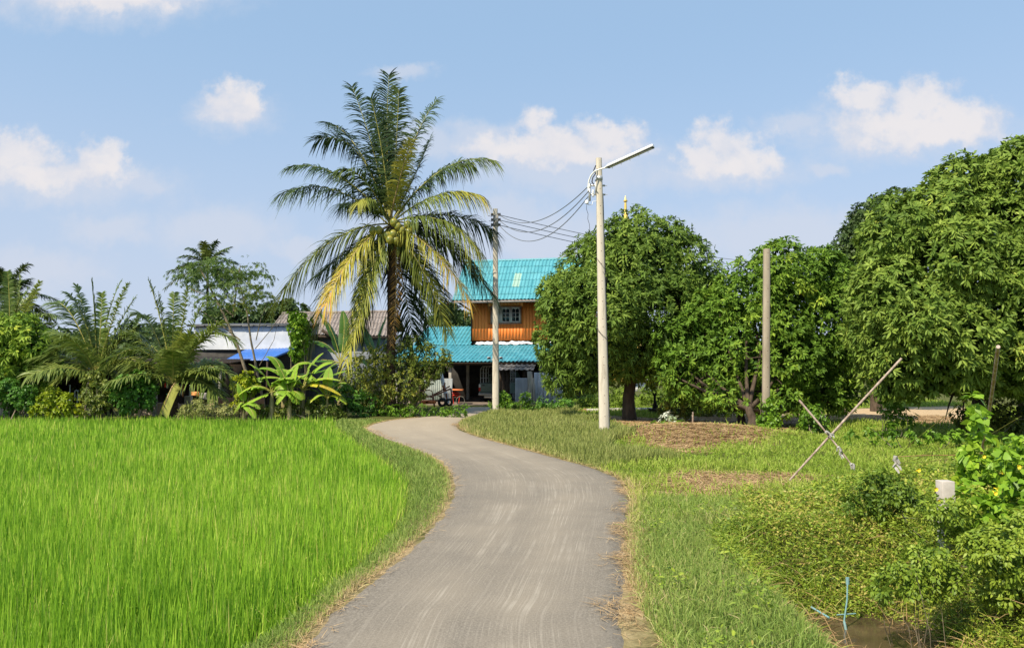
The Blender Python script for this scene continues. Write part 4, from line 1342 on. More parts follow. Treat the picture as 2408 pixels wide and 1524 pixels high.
radial_palm('coconut_palm', at(228, 885, 27.5), at(228, 960, 27.5), 8, 2.6, 'young palm with two upright spears, second along the paddy', 'small palms beyond the paddy', YM, seed=10, young=True, LL=.75, tint=.48, r_tr=.12,
            extra=[((226, 760), (216, 662), 0, .4, spear), ((238, 780), (240, 690), .1, .45, .45), ((205, 740), (180, 672), .2, .45, .5), ((275, 760), (318, 700), .3, .5, .6), ((185, 790), (125, 780), -.2, .5, .7), ((262, 740), (300, 670), -.2, .55, .45), ((250, 720), (286, 660), .4, .3, .3), ((205, 720), (155, 688), -.3, .16, .4), ((170, 700), (126, 712), .3, .3, .75),
                   ((140, 760), (110, 860), -.3, .35, .8), ((170, 850), (108, 918), -.5, .66, .7), ((300, 740), (345, 800), .2, .3, .8), ((270, 790), (310, 740), .8, .3, .7), ((150, 820), (85, 850), .4, .3, .8), ((280, 850), (320, 920), -.3, .38, .7)])
radial_palm('coconut_palm', at(408, 905, 26.8), at(408, 970, 26.8), 8, 2.5, 'young palm with a stout trunk and a broad yellow hanging leaf', 'small palms beyond the paddy', YM, seed=12, young=True, LL=.8, tint=.50, r_tr=.17,
            extra=[((404, 790), (410, 690), 0, .45, .45), ((385, 770), (372, 690), -.1, .5, .55), ((345, 790), (290, 780), .1, .5, .75), ((465, 780), (520, 760), 0, .55, .7), ((430, 750), (442, 678), 0, .6, .45), ((380, 740), (350, 662), -.2, .2, .6), ((355, 730), (325, 740), .3, .3, .8), ((330, 760), (240, 870), -.4, .42, .85), ((310, 800), (285, 930), -.7, .5, .8),
                   ((480, 740), (548, 800), -.2, .55, .85), ((500, 820), (560, 905), -.3, .5, .85), ((470, 870), (510, 930), -.5, .5, .8), ((450, 760), (478, 715), .4, .5, .8), ((440, 860), (520, 868), -.9, .5, .5), ((340, 870), (290, 850), .4, .4, .8)])
yb = MB()                                                   # the broad split leaf, still undivided
P = np.array([at(412, 900, 26.5), at(404, 912, 26.2), at(396, 930, 26.0), at(388, 950, 25.95), at(381, 974, 25.95)])
for a_, b_ in zip(P[:-1], P[1:]):
    for k in range(7):
        p = a_ + (b_ - a_) * k / 7
        for sg in (-1, 1):
            yb.ribbons([p], [unit([sg * .75 + .25, -.1, -.75])], [unit([.7, .2, .7])], .26, .07, .2, (0, .5, 1), (1, 1, .5), 0, .93 if sg < 0 else .86)
yb.tube(P, [.03, .03, .025, .02, .01], 6, mat=1)
yl = thing('palm_leaf', P[0], 'broad yellow undivided palm leaf hanging down to the paddy from the stout young palm', 'palm leaf')
part('blade', yb, [M['palm_young'], M['dry_rachis']], yl)


# ------------------------------------------------------------------ bananas
def banana_leaf(root, b, c, e, w=.52, tint=.4, tear=.5, mats=None, fold=.12, droop=.28, tip=0.0, side=None):
    n = 34
    s = np.linspace(0, 1, n)
    pt = lambda s: ((1 - s) ** 2)[:, None] * b + (2 * s * (1 - s))[:, None] * c + (s * s)[:, None] * e
    P = pt(s); T = unit(np.gradient(P, axis=0))
    hz = (e - b) * np.array([1, 1, 0])
    B0 = unit(np.cross(hz if np.linalg.norm(hz) > .15 else np.array([.5, -1, 0]), [0, 0, 1.0])) if side is None else unit(np.asarray(side, float))
    Bv = unit(B0 - T * (T @ B0)[:, None]); N = np.cross(Bv, T); N *= np.sign(N[:, 2:3] + 1e-6)
    mb = MB()
    mb.tube(P, np.linspace(.028, .006, n), 6, mat=1, cap=False)
    seg = np.linalg.norm(e - b) / n * 1.25
    prof = np.sin(np.pi * np.clip((s - .13) / .87, 0, 1) ** .75) ** .55
    k = s > .16
    tears = np.cumsum(rs.rand(n) < tear * .35)
    ja = np.random.RandomState(rs.randint(9999)).normal(0, .10, n + 5)[tears]
    for sg in (1, -1):
        D = unit(Bv * sg + T * (.38 + ja * 1.5)[:, None] + N * (fold + ja)[:, None])
        mb.ribbons(P[k], D[k], unit(T[k] + N[k] * ja[k, None]), (w / 2 * prof)[k], seg * 1.25, (droop + np.abs(ja))[k], (0, .35, .7, .93, 1), (1, 1, 1, .95, .6), 0, np.clip(tint + rs.normal(0, .03, n) + ja * .3 + tip * s, 0, 1)[k])
    return part('leaf', mb, mats or [M['banana'], M['rachis']], root, smooth=True)


def banana(label, px, Y, leaves, h, group='banana plants beside the paddy', r=.09, tilt=0):
    bx = at(px, 900, Y)
    t = thing('banana_plant', (bx[0], Y, 0.0), label, 'banana plant', group)
    sb = MB()
    top = np.array([bx[0] + tilt, Y, h])
    sb.tube([(bx[0], Y, -.1), (bx[0] + tilt * .4, Y, h * .5), top], [r * 1.3, r, r * .6], 10)
    part('stem', sb, surf('banana_stem', (.22, .20, .08), (.38, .30, .16), 4, .6, stretch=(2, 2, .3)), t, smooth=True)
    for L_ in leaves:
        c, e, dy, tint = L_[:4]
        kw = L_[4] if len(L_) > 4 else {}
        kw = dict(kw); kw['w'] = kw.get('w', .52) * 1.22
        banana_leaf(t, top, at(*c, Y + dy * .6), at(*e, Y + dy), tint=min(1, tint + (.08 if tint < .7 and Y < 28 else 0)), **kw)
    return t


banana('bright banana plant with a tall curling leaf, growing at the paddy edge', 640, 26.2,
       [((625, 870), (586, 856), -.3, .72, dict(w=.55)), ((600, 890), (560, 930), -.4, .66), ((650, 880), (690, 890), -.3, .60), ((610, 930), (566, 955), -.5, .72), ((665, 870), (690, 868), .4, .55), ((690, 905), (700, 950), -.5, .58), ((600, 905), (575, 900), .3, .5)], .95)
banana('banana plant with one yellow drooping leaf, beside the curling one', 712, 26.6,
       [((690, 855), (642, 872), .2, .60, dict(w=.5)), ((740, 845), (786, 852), .3, .66, dict(w=.5)), ((745, 875), (800, 895), -.5, .76), ((735, 880), (803, 930), -.6, .90, dict(tip=.0, w=.45)), ((690, 890), (648, 935), -.5, .5), ((700, 880), (668, 900), -.7, .45),
        ((755, 905), (772, 960), .3, .4), ((725, 845), (760, 830), .3, .55, dict(w=.4)), ((760, 880), (815, 872), .5, .45)], 1.0)
banana('spreading banana plant between the curling one and the yellow leaf', 682, 26.0,
       [((668, 890), (640, 900), .1, .62), ((695, 885), (722, 880), .1, .6), ((670, 880), (655, 862), .2, .58, dict(w=.4)), ((692, 905), (712, 940), -.3, .7), ((672, 910), (650, 950), -.3, .6), ((690, 880), (700, 860), .2, .62, dict(w=.35))], .8, r=.07)
banana('low banana sucker with pale leaves at the paddy edge', 575, 25.9, [((570, 930), (548, 975), -.2, .70, dict(w=.35)), ((590, 930), (612, 962), -.3, .66, dict(w=.35)), ((572, 915), (560, 900), .2, .6, dict(w=.3)), ((585, 945), (600, 985), -.5, .72, dict(w=.3))], .45, r=.05)
banana('dark banana plant standing between the grey wall and the coconut trunk', 800, 30.5,
       [((770, 790), (724, 805), .2, .42, dict(w=.6)), ((760, 840), (708, 852), .2, .34, dict(w=.55)), ((790, 780), (752, 735), .5, .24, dict(w=.4)), ((815, 770), (806, 732), .8, .18, dict(w=.4)), ((830, 790), (855, 762), -.2, .40, dict(w=.5)),
        ((850, 820), (872, 870), -.3, .36), ((780, 850), (740, 900), -.3, .40), ((790, 870), (700, 880), -.2, .30)], 2.0)
banana('tall leaved banana plant right behind the coconut trunk', 880, 30.8,
       [((890, 790), (908, 745), 0, .40, dict(w=.55)), ((870, 800), (852, 766), .3, .34, dict(w=.5)), ((905, 790), (935, 770), .2, .38), ((920, 800), (950, 780), -.2, .55, dict(w=.4)), ((850, 840), (825, 870), -.2, .38), ((930, 830), (968, 850), 0, .46)], 2.1)
banana('young banana plant with pale leaves behind the yellow green shrub', 975, 31.2, [((985, 820), (1010, 800), 0, .5, dict(w=.4)), ((965, 810), (955, 780), .2, .6, dict(w=.35)), ((1000, 840), (1030, 860), 0, .4)], 1.6)

# ------------------------------------------------------------------ bushes and creepers
bs = lambda px, Y: np.append(at(px, 900, Y)[:2], 0.0)
bush('shrub', bs(930, 28.2), [(850, 880, 34), (890, 860, 38), (935, 850, 40), (980, 835, 36), (1015, 850, 30), (900, 905, 42), (960, 890, 46), (1000, 875, 26), (930, 935, 36), (870, 930, 34), (960, 930, 18), (1038, 850, 18), (1022, 868, 16), (825, 900, 22)], 28.2,
     M['shrub'], 'wide olive green shrub round the foot of the tall coconut palm', (.10, .038), dens=14, rc=.20, ros=5, k=7, tint=.55, var=.35, stem=.03, nstem=20, gaps=.16, seed=2, depth=.8)
bush('shrub', bs(820, 27.6), [(800, 925, 26), (830, 945, 28), (780, 950, 22), (860, 950, 24)], 27.6, M['green_bush'], 'dark leafy shrub between the yellow banana leaf and the olive shrub', (.12, .04), dens=14, rc=.16, tint=.45, seed=3)
bush('yellow_creeper', bs(125, 26), [(122, 925, 16), (116, 940, 20), (140, 945, 20), (100, 958, 17), (130, 962, 22), (152, 965, 16), (85, 968, 10), (158, 940, 12)], 26,
     M['yellow_creeper'], 'mound of lime yellow creeper beside the pale slab wall', (.085, .06), cat='creeper', dens=34, rc=.09, k=5, tint=.55, var=.3, seed=4, inner=.3)
bush('yellow_creeper', bs(187, 26), [(186, 962, 9), (182, 970, 8), (192, 970, 7)], 26, M['yellow_creeper'], 'small tuft of lime yellow creeper between the mound and the white post', (.08, .055), cat='creeper', dens=40, rc=.07, k=5, tint=.7, nstem=2, seed=5)
bush('shrub', bs(226, 25.9), [(222, 890, 16), (232, 915, 20), (215, 925, 18), (235, 945, 20), (218, 960, 16), (250, 900, 8), (205, 900, 9)], 25.9, M['shrub'], 'upright olive shrub next to the white post by the paddy', (.10, .04), dens=24, rc=.13, tint=.5, gaps=.1, seed=6)
bush('green_bush', bs(300, 26), [(300, 905, 22), (325, 900, 22), (285, 925, 22), (320, 930, 28), (345, 915, 20), (300, 950, 20), (340, 945, 16)], 26, M['green_bush'], 'round deep green bush between the two nearest young palms', (.10, .05), dens=26, rc=.12, tint=.55, seed=7)
bush('green_bush', bs(40, 26.5), [(20, 920, 24), (50, 935, 22), (30, 955, 18), (65, 920, 14), (-20, 930, 30), (68, 955, 12)], 26.5, M['green_bush'], 'low deep green bush under the light green tree', (.09, .045), dens=24, rc=.12, tint=.5, seed=8)
bush('creeper_column', bs(703, 28.3), [(700, 772, 20), (690, 745, 12), (706, 800, 18), (700, 825, 14), (715, 755, 14), (712, 785, 14), (702, 850, 8)], 28.3, M['vine'], 'column of pale creeper climbing a stick in front of the grey wall', (.10, .06), cat='creeper', dens=30, rc=.12, tint=.35, var=.3, nstem=5, seed=9)
bush('yellow_creeper', bs(575, 26.4), [(562, 900, 14), (580, 890, 14), (570, 925, 18), (590, 910, 14), (560, 950, 12)], 26.4, M['yellow_creeper'], 'yellow green creeper heaped beside the bright banana plant', (.09, .05), cat='creeper', dens=30, rc=.10, tint=.45, var=.35, seed=10)
bush('pale_weeds', bs(470, 26), [(450, 955, 12), (470, 960, 12), (490, 955, 12), (515, 965, 10), (430, 965, 10), (540, 962, 12)], 26, M['seed'], 'straggling pale weeds in front of the broken wall', (.12, .02), cat='weeds', dens=34, rc=.14, k=8, tint=.6, gaps=.1, nstem=14, stem=.008, seed=11)
banana('broad leaved banana plant in the middle of the clump', 668, 27.4,
       [((640, 850), (598, 872), .2, .5, dict(w=.55)), ((700, 830), (748, 862), .2, .6, dict(w=.55)), ((655, 835), (628, 838), .3, .5, dict(w=.5)), ((640, 880), (600, 890), -.2, .6, dict(w=.55)), ((710, 870), (745, 905), -.3, .68, dict(w=.5)), ((668, 890), (650, 930), -.5, .6)], 1.35)
banana('short yellow green banana plant at the clump end nearest the lane', 770, 26.4,
       [((755, 900), (735, 885), .1, .7, dict(w=.4)), ((785, 895), (815, 900), .1, .6, dict(w=.4)), ((770, 890), (775, 865), .2, .6, dict(w=.35)), ((790, 915), (815, 950), -.3, .74, dict(w=.4)), ((755, 915), (730, 945), -.3, .66, dict(w=.4))], .7, r=.06)
bush('low_bush', bs(760, 26.3), [(690, 958, 14), (740, 955, 16), (775, 965, 14), (660, 965, 12), (620, 968, 12), (800, 968, 12)], 26.3, M['shrub'], 'low bushes at the feet of the banana plants', (.11, .04), dens=26, rc=.12, tint=.5, nstem=9, seed=12, gaps=.05)
for i, (lb, Y, lab, mt, tn) in enumerate([
        ([(960, 966, 12), (990, 966, 9), (930, 967, 12), (1020, 970, 8), (1050, 968, 9), (905, 966, 9)], 27.6, 'bright green weeds along the bend of the lane, before the rusty cart', 'vine', .25),
        ([(1075, 967, 9), (1092, 963, 7), (1045, 972, 8)], 27.0, 'low green weeds beside the yard entrance', 'vine', .2),
        ([(1175, 925, 10), (1185, 940, 13), (1195, 955, 13), (1165, 950, 11), (1235, 935, 9), (1225, 955, 11), (1210, 962, 12), (1250, 960, 12)], 28.6, 'leafy weeds at the foot of the smaller lit pole', 'vine', .25),
        ([(1275, 950, 10), (1290, 955, 12), (1310, 953, 12), (1335, 950, 13)], 29.5, 'weeds in front of the zinc fence sheets', 'green_bush', .6),
        ([(1390, 945, 22), (1440, 940, 26), (1470, 930, 20), (1530, 930, 22), (1560, 940, 22), (1350, 955, 18)], 33, 'pale bank of tall weeds behind the fallen pole', 'meadow', .35),
        ([(1590, 950, 24), (1620, 955, 22), (1570, 965, 16), (1650, 950, 14)], 26, 'olive bush beside the dead stump', 'shrub', .6),
        ([(1660, 962, 14), (1700, 960, 16), (1735, 955, 14), (1690, 945, 12)], 28, 'low sapling growth under the fresh green mango tree', 'shrub', .6),
        ([(2100, 950, 12), (2120, 975, 12), (2070, 960, 10), (2090, 985, 14), (2140, 990, 12), (2110, 925, 14), (2075, 900, 10)], 19, 'straggly sapling growing under the largest mango tree', 'vine', .1),
        ([(2260, 975, 20), (2300, 985, 24), (2350, 970, 26), (2400, 975, 30), (2280, 1000, 20), (2380, 1005, 26)], 20, 'dark brownish undergrowth below the largest mango tree', 'shrub', .4),
        ([(2150, 1022, 12), (2100, 1020, 14), (2050, 1022, 12), (2200, 1025, 14), (2250, 1030, 14), (2300, 1035, 14), (2010, 1020, 10), (2360, 1040, 16), (2400, 1045, 16)], 16.5, 'bright leafy border where the lit grass meets the tree shade', 'vine', .2)]):
    bush('weeds', bs(lb[0][0], Y), lb, Y, M[mt], lab, (.09, .035) if mt != 'seed' else (.22, .02), cat='weeds', dens=30, rc=.11, k=7, tint=tn, var=.3, nstem=8, stem=.008, seed=30 + i, gaps=.08)
bush('pole_creeper', bs(1800, 19.8), [(1800, 955, 11), (1812, 965, 12), (1796, 985, 13), (1815, 990, 14), (1800, 1010, 15), (1825, 1008, 12), (1812, 945, 8), (1835, 955, 7)], 19.7, M['vine'],
     'green creeper wrapped round the foot of the bare pole', (.07, .055), cat='creeper', dens=45, rc=.09, k=5, tint=.3, nstem=5, stem=.01, seed=50)
bush('creeper_heap', bs(1915, 19.8), [(1910, 975, 18), (1900, 990, 18), (1925, 990, 18), (1912, 1008, 18), (1935, 1010, 12), (1890, 1012, 12)], 19.8, M['vine'], 'rounded heap of deep green creeper behind the crossed sticks', (.065, .05), cat='creeper', dens=55, rc=.08, k=5, tint=.15, seed=51)
bush('pale_plant', bs(1575, 23), [(1565, 985, 10), (1578, 983, 10), (1590, 990, 9), (1572, 996, 10)], 23, M['white_leaf'], 'small plant with whitish leaves on the raked ground', (.15, .035), cat='plant', dens=14, rc=.09, k=6, tint=.6, var=.4, nstem=5, stem=.01, seed=52)
bush('low_bush', bs(1580, 22.3), [(1560, 1000, 10), (1585, 1002, 12), (1605, 1002, 10), (1540, 998, 8)], 22.3, M['vine'], 'green sprigs under the whitish plant', (.08, .03), dens=30, rc=.09, tint=.15, nstem=4, stem=.008, seed=53, gaps=.1)

# the vine in front: heart leaves climbing the leaning pole, and tumbling to the right
bush('climbing_vine', G(2310, 1085), [(2298, 965, 12), (2300, 990, 14), (2306, 1015, 15), (2296, 1045, 17), (2312, 1075, 22), (2290, 1105, 26), (2330, 1110, 26), (2310, 1150, 34), (2282, 1190, 28), (2350, 1160, 30), (2290, 945, 7), (2262, 1140, 16), (2335, 1060, 14), (2275, 1075, 12)], 8.2,
     M['vine'], 'bright yellow green vine climbing the leaning pole', (.085, .075), cat='vine', dens=75, rc=.07, ros=3, k=3, tint=.62, var=.28, nstem=6, stem=.005, seed=60, prof=(.75, 1, .55, .04), ts=(0, .25, .7, 1), inner=.12, stem_mat='rachis')
bush('climbing_vine', G(2400, 1140), [(2385, 1120, 34), (2400, 1170, 42), (2440, 1110, 55), (2370, 1220, 40), (2430, 1220, 60), (2350, 1070, 14), (2480, 1160, 70), (2310, 1215, 26), (2280, 1175, 18), (2390, 1280, 40), (2330, 1265, 26), (2450, 1310, 60), (2385, 1050, 16), (2420, 1040, 22)], 7.2,
     M['vine'], 'mass of pale vine leaves with yellow flowers spilling over the bank', (.08, .07), cat='vine', dens=65, rc=.08, ros=3, k=3, tint=.5, var=.3, nstem=8, stem=.005, seed=61, prof=(.75, 1, .55, .04), ts=(0, .25, .7, 1), inner=.12, stem_mat='rachis')
for i, (lb, Y, lab, mt, tn) in enumerate([
        ([(2060, 1150, 26), (2100, 1160, 28), (2030, 1175, 22), (2090, 1190, 30), (2135, 1180, 24), (2075, 1120, 12), (2120, 1130, 12), (2000, 1185, 18), (2160, 1190, 20)], 8.0, 'dark green weed clump between the crossed sticks and the white marker post', 'weed', .35),
        ([(2360, 1300, 50), (2400, 1250, 40), (2330, 1330, 34), (2440, 1330, 60), (2380, 1380, 50), (2300, 1290, 24)], 6.0, 'leafy weed clump below the spilling vine', 'weed', .55),
        ([(2215, 1200, 22), (2240, 1210, 24), (2190, 1205, 20), (2225, 1235, 26), (2260, 1190, 16)], 7.05, 'weeds pressed against the foot of the pale boundary post', 'weed', .6),
        ([(2170, 1330, 34), (2120, 1350, 30), (2210, 1360, 36), (2080, 1375, 24), (2150, 1390, 28), (2200, 1300, 24)], 6.3, 'pale green weed clump hanging over the muddy water', 'weed', .55)]):
    bush('weed_clump', G(lb[0][0], lb[0][1] + 40), lb, Y, M[mt], lab, (.040, .019), cat='weeds', dens=150, rc=.06, ros=4, k=7, tint=tn, var=.3, nstem=10, stem=.003, seed=70 + i, gaps=.12, depth=1.2, inner=.2)
fb = MB()
fl0 = None
for k, (x, y, Y) in enumerate([(2313, 1073, 7.9), (2358, 1110, 7.2), (2346, 1150, 7.1), (2340, 1160, 7.0), (2395, 1098, 7.0), (2200, 1150, 7.2), (2207, 1178, 7.1), (2160, 1105, 7.6)]):
    p = at(x, y, Y)
    if fl0 is None:
        a = np.arange(6) * math.pi / 3
        fb.ribbons(np.repeat([p], 6, 0), unit(np.stack([np.cos(a), np.full(6, -.6), np.sin(a)], 1)), unit(np.stack([-np.sin(a), 0 * a, np.cos(a)], 1)), .022, .024, .1, (0, .5, 1), (.3, 1, .5), 0, .5)
        fb.tube([p + np.array([0, .03, -.02]), p], [.003, .008], 6)
        fl0 = single('flower', fb, M['yellow_flower'], p, 'small yellow vine flower on the sunlit leaves', 'flower', 'yellow flowers on the spilling vine')
    else:
        o = fl0.copy(); COL.objects.link(o); o.location = tuple(p); o.rotation_euler = (0, k, 0)

# the far-off wood on the horizon
tl = MB()
n = 9000
X = rnd(n, -110, 130); Yf = rnd(n, 92, 104)
top = 4.5 + 1.6 * fnoise(np.stack([X, X * 0], 1), .12, 3) + .5 * fnoise(np.stack([X, X * 0 + 5], 1), .6, 2)
Zf = rnd(n) ** .7 * top
D = unit(rs.normal(size=(n, 3))); S = unit(np.cross(D, rs.normal(size=(n, 3))))
tl.ribbons(np.stack([X, Yf, Zf], 1), D, S, rnd(n, .8, 1.7), rnd(n, .6, 1.3), .2, (0, .5, 1), (.4, 1, .3), 0, np.clip(.5 + .35 * fnoise(np.stack([X, Zf], 1), .4, 3) + rs.normal(0, .1, n), 0, 1))
single('wood', tl, M['dark_tree'], (0, 95, 0), 'far-off line of trees on the horizon behind everything', 'trees', kind='stuff')

# ------------------------------------------------------------------ poles, lamp and wires
def pole(label, basepx, toppx, Y, w0, w1, name='concrete_pole', holes=22, mat='concrete', group='concrete poles by the lane', bands=True):
    b = at(*basepx, Y); b[2] = -.35
    tpt = at(*toppx, Y)
    t = thing(name, (b[0], Y, 0.0), label, 'pole', group)
    mb = MB()
    n = 14
    P = np.array([b + (tpt - b) * s for s in np.linspace(0, 1, n)])
    W = np.linspace(w0, w1, n) / 2
    ch = .16                                      # chamfered corners
    V = []
    for p, w in zip(P, W):
        c = w * ch * 2
        V += [p + np.array(v) for v in ((-w + c, -w, 0), (w - c, -w, 0), (w, -w + c, 0), (w, w - c, 0), (w - c, w, 0), (-w + c, w, 0), (-w, w - c, 0), (-w, -w + c, 0))]
    F = [(i * 8 + j, i * 8 + (j + 1) % 8, (i + 1) * 8 + (j + 1) % 8, (i + 1) * 8 + j) for i in range(n - 1) for j in range(8)]
    mb.add(V, F, 0)
    k = (n - 1) * 8
    mb.add(np.concatenate([V[k:k + 8], [P[-1]]]), [(j, (j + 1) % 8, 8) for j in range(8)], 0)
    for i in range(holes):                          # bolt holes in the front and side faces
        s = .07 + .90 * i / (holes - 1) + (.008 if i % 3 else -.008)
        p = b + (tpt - b) * s; w = (w0 + (w1 - w0) * s) / 2
        mb.tube([p + np.array([.008, -w - .0015, 0]), p + np.array([.008, -w + .02, 0])], .011, 8, mat=1)
    part('shaft', mb, [M[mat], M['hole']], t)
    return t, b, tpt


def at_h(b, t, z):
    return b + (t - b) * (z - b[2]) / (t[2] - b[2])


lp, lb_, lt_ = pole('tallest near concrete pole carrying the fluorescent street lamp', (1422, 1030), (1408, 373), 19.2, .265, .145, 'lamp_pole')
z0 = lambda y, Y: at(1204, y, Y)[2]
mb = MB()                                           # steel band
c = at_h(lb_, lt_, z0(420, 19.2))
mb.box((-.082, -.082, -.06), (.082, .082, .06), 0, None, c)
part('band', mb, M['steel'], lp)
mb = MB()                                           # bracket with insulators left of the shaft
for y in (437, 458):
    c = at_h(lb_, lt_, z0(y, 19.2))
    mb.beam(c + np.array([.15, 0, 0]), c + np.array([-.28, -.02, 0]), .035, .045)
    mb.tube([c + np.array([.06, -.0, .0]), c + np.array([.21, -.0, .0])], .008, 6)
c = at_h(lb_, lt_, z0(447, 19.2))
mb.beam(c + np.array([-.10, -.02, .28]), c + np.array([-.10, -.02, -.14]), .035, .03)
mb.beam(c + np.array([-.26, -.02, .12]), c + np.array([-.26, -.02, -.30]), .055, .05)
part('bracket', mb, M['steel'], lp)
for dz in (.10, -.06, -.14):
    mb = MB()
    q = c + np.array([-.17 if dz < 0 else -.26, -.03, dz])
    mb.revolve(q, [(.001, -.05), (.035, -.045), (.022, -.02), (.038, 0), (.022, .02), (.035, .045), (.001, .05)], 10)
    part('insulator', mb, M['white_paint'], lp, smooth=True)
mb = MB()                                           # lamp arm
A = [at(1384, 452, 19.2), at(1383, 440, 19.18), at(1385, 425, 19.15), at(1390, 413, 19.1), at(1399, 403, 19.0), at(1410, 399, 18.9), at(1426, 394, 18.85)]
mb.tube(A, .021, 10)
part('lamp_arm', mb, M['white_paint'], lp, smooth=True)
a, e = at(1424, 395, 18.85), at(1537, 344, 18.2)
d = unit(e - a); sd = unit(np.cross(d, [0, 0, 1])); up = np.cross(sd, d)
lamp = MB()
V = []
for p, k in ((a, .5), (a + d * .10, 1), (e - d * .02, 1), (e, .8)):
    for x_, y_ in ((-.075, -.025), (.075, -.025), (.066, .035), (.03, .055), (-.03, .055), (-.066, .035)):
        V.append(p + sd * x_ * k + up * y_ * k)
lamp.add(V, [(i * 6 + j, i * 6 + (j + 1) % 6, (i + 1) * 6 + (j + 1) % 6, (i + 1) * 6 + j) for i in range(3) for j in range(6)], 0)
lamp.add(np.concatenate([V[18:24], [e + up * .01]]), [(j, (j + 1) % 6, 6) for j in range(6)], 0)
lamp_o = part('lamp_housing', lamp, M['white_paint'], lp)
g2 = MB(); g2.beam(a + d * .06 - up * .024, e - d * .01 - up * .030, .142, .018)
part('gasket', g2, M['lamp_dark'], lamp_o)
g2 = MB(); g2.beam(a + d * .10 - up * .034, e - d * .05 - up * .042, .07, .014)
part('lamp_cover', g2, M['lamp_glass'], lamp_o)
g2 = MB()
for k in range(5):
    q = a + d * (.16 + .25 * k) - up * .045 - sd * .05
    g2.tube([q, q - up * .035, q - up * .035 + sd * .03], .005, 5)
part('clip', g2, M['steel'], lamp_o)
mb = MB()                                           # photocell with its dangling lead
q = at(1380, 476, 19.15)
mb.revolve(q, [(.05, -.035), (.052, 0), (.045, .035), (.025, .055), (.001, .06)], 12)
mb.tube([q + np.array([.0, 0, -.03]), q + np.array([.05, 0, -.07]), q + np.array([.14, 0, -.07]), q + np.array([.15, 0, .02]), q + np.array([.28, 0, .03])], .008, 6, mat=1)
part('photocell', mb, [M['white_paint'], M['steel']], lp, smooth=True)
mb = MB()
W_ = [at(1380, 480, 19.1), at(1379, 492, 19.1), at(1383, 504, 19.1), at(1382, 515, 19.1), at(1386, 528, 19.1), at(1387, 545, 19.12), at(1391, 562, 19.1)]
mb.tube(W_, .006, 5)
W_ = [at(1401, 390, 19.08), at(1396, 402, 19.02), at(1401, 408, 19.02), at(1394, 418, 19.0), at(1392, 428, 19.0), at(1397, 436, 19.0)]
mb.tube(W_, .016, 6)
for k in range(6):                                  # loose service wire wound round the shaft
    z = np.linspace(0, 1, 14)
    y0_, y1_ = ((610, 660), (640, 700), (655, 668), (700, 745), (735, 790), (765, 800))[k]
    zz = z0(y0_, 19.2) + (z0(y1_, 19.2) - z0(y0_, 19.2)) * z
    cc = np.array([at_h(lb_, lt_, q_) for q_ in zz]); w = .115
    an = -2.4 + 3.0 * z + k
    cc += np.stack([np.cos(an), np.sin(an), 0 * an], 1) * w * 1.25
    mb.tube(cc, .005, 5)
zz = np.linspace(z0(460, 19.2), z0(1000, 19.2), 40)
cc = np.array([at_h(lb_, lt_, q_) for q_ in zz]); ww = np.interp(zz, [0, 7], [.14, .085])
cc += np.stack([ww, -.02 + .02 * np.sin(zz * 5), 0 * zz], 1)
mb.tube(cc, .009, 5)
part('cable', mb, M['black_cable'], lp, smooth=True)

fp, fb_, ft_ = pole('slimmer concrete pole with three black insulators at the yard entrance', (1166, 980), (1165, 492), 28.5, .27, .17)
for y in (505, 517, 529):
    for sg in (-1, 1):
        mb = MB()
        q = at(1166, y, 28.5) + np.array([sg * .13, 0, 0])
        mb.revolve(q, [(.001, -.06), (.05, -.055), (.07, -.03), (.045, 0), (.07, .03), (.05, .055), (.001, .06)], 10, axis=(1, 0, 0))
        part('insulator', mb, M['black_cable'], fp, smooth=True)
mb = MB()
mb.box((-.10, -.10, -.02), (.10, .10, .42), 0, None, at(1166, 532, 28.5))
part('band', mb, M['old_concrete'], fp)
mb = MB()
for y, x2 in ((507, 1148), (519, 1150), (530, 1150)):
    mb.tube([at(1163, y, 28.4), at(1156, y + 3, 28.1), at(x2, y + 1, 27.8), at(1155, y - 1, 27.9), at(1163, y - 1, 28.4)], .008, 5)
part('cable', mb, M['wire'], fp)

tp_, tb_, tt_ = pole('bare short concrete pole in front of the fresh green mango tree', (1800, 1025), (1803, 586), 19.9, .185, .16, holes=12, mat='old_pole')


def wire(label, a, b, sag, r=.011, n=40, group='power lines'):
    s = np.linspace(0, 1, n)[:, None]
    P = a + (b - a) * s - np.array([0, 0, 1.0]) * 4 * sag * s * (1 - s)
    mb = MB(); mb.tube(P, r, 6)
    single('power_line', mb, M['wire'], a, label, 'power line', group, smooth=True)


F1 = [at(1174, y, 28.5) for y in (506, 518, 530)]
for f_, nr, sg, lab in ((F1[0], at(1390, 432, 19.1), .62, 'upper sagging line between the lamp pole and the slim pole'), (F1[1], at(1385, 449, 19.1), .75, 'middle sagging line between the lamp pole and the slim pole'),
                        (F1[2], at(1383, 463, 19.1), .88, 'lowest sagging line between the lamp pole and the slim pole')):
    wire(lab, f_, nr, sg, .012)
for f_, e, lab in ((F1[0], at(2060, 618, 62), 'upper thin line running from the slim pole behind the round mango tree'), (F1[1], at(2060, 630, 62), 'middle thin line running from the slim pole behind the round mango tree'),
                   (F1[2], at(2060, 642, 62), 'lowest thin line running from the slim pole behind the round mango tree')):
    wire(lab, f_, e, .9, .013)

# ------------------------------------------------------------------ the orange house
YAW = math.radians(-10.6)
HR = np.array([math.cos(YAW), math.sin(YAW), 0]); HD = np.array([-math.sin(YAW), math.cos(YAW), 0])
HO = np.array([at(1110, 862, 40)[0], 40.0, 0.0])
UP = np.array([0, 0, 1.0])
HM = np.stack([HR, HD, UP], 1)
H = lambda x, y, z: HO + HR * x + HD * y + UP * z


def hbox(mb, lo, hi, mat=0):
    return mb.box(lo, hi, mat, HM, HO)


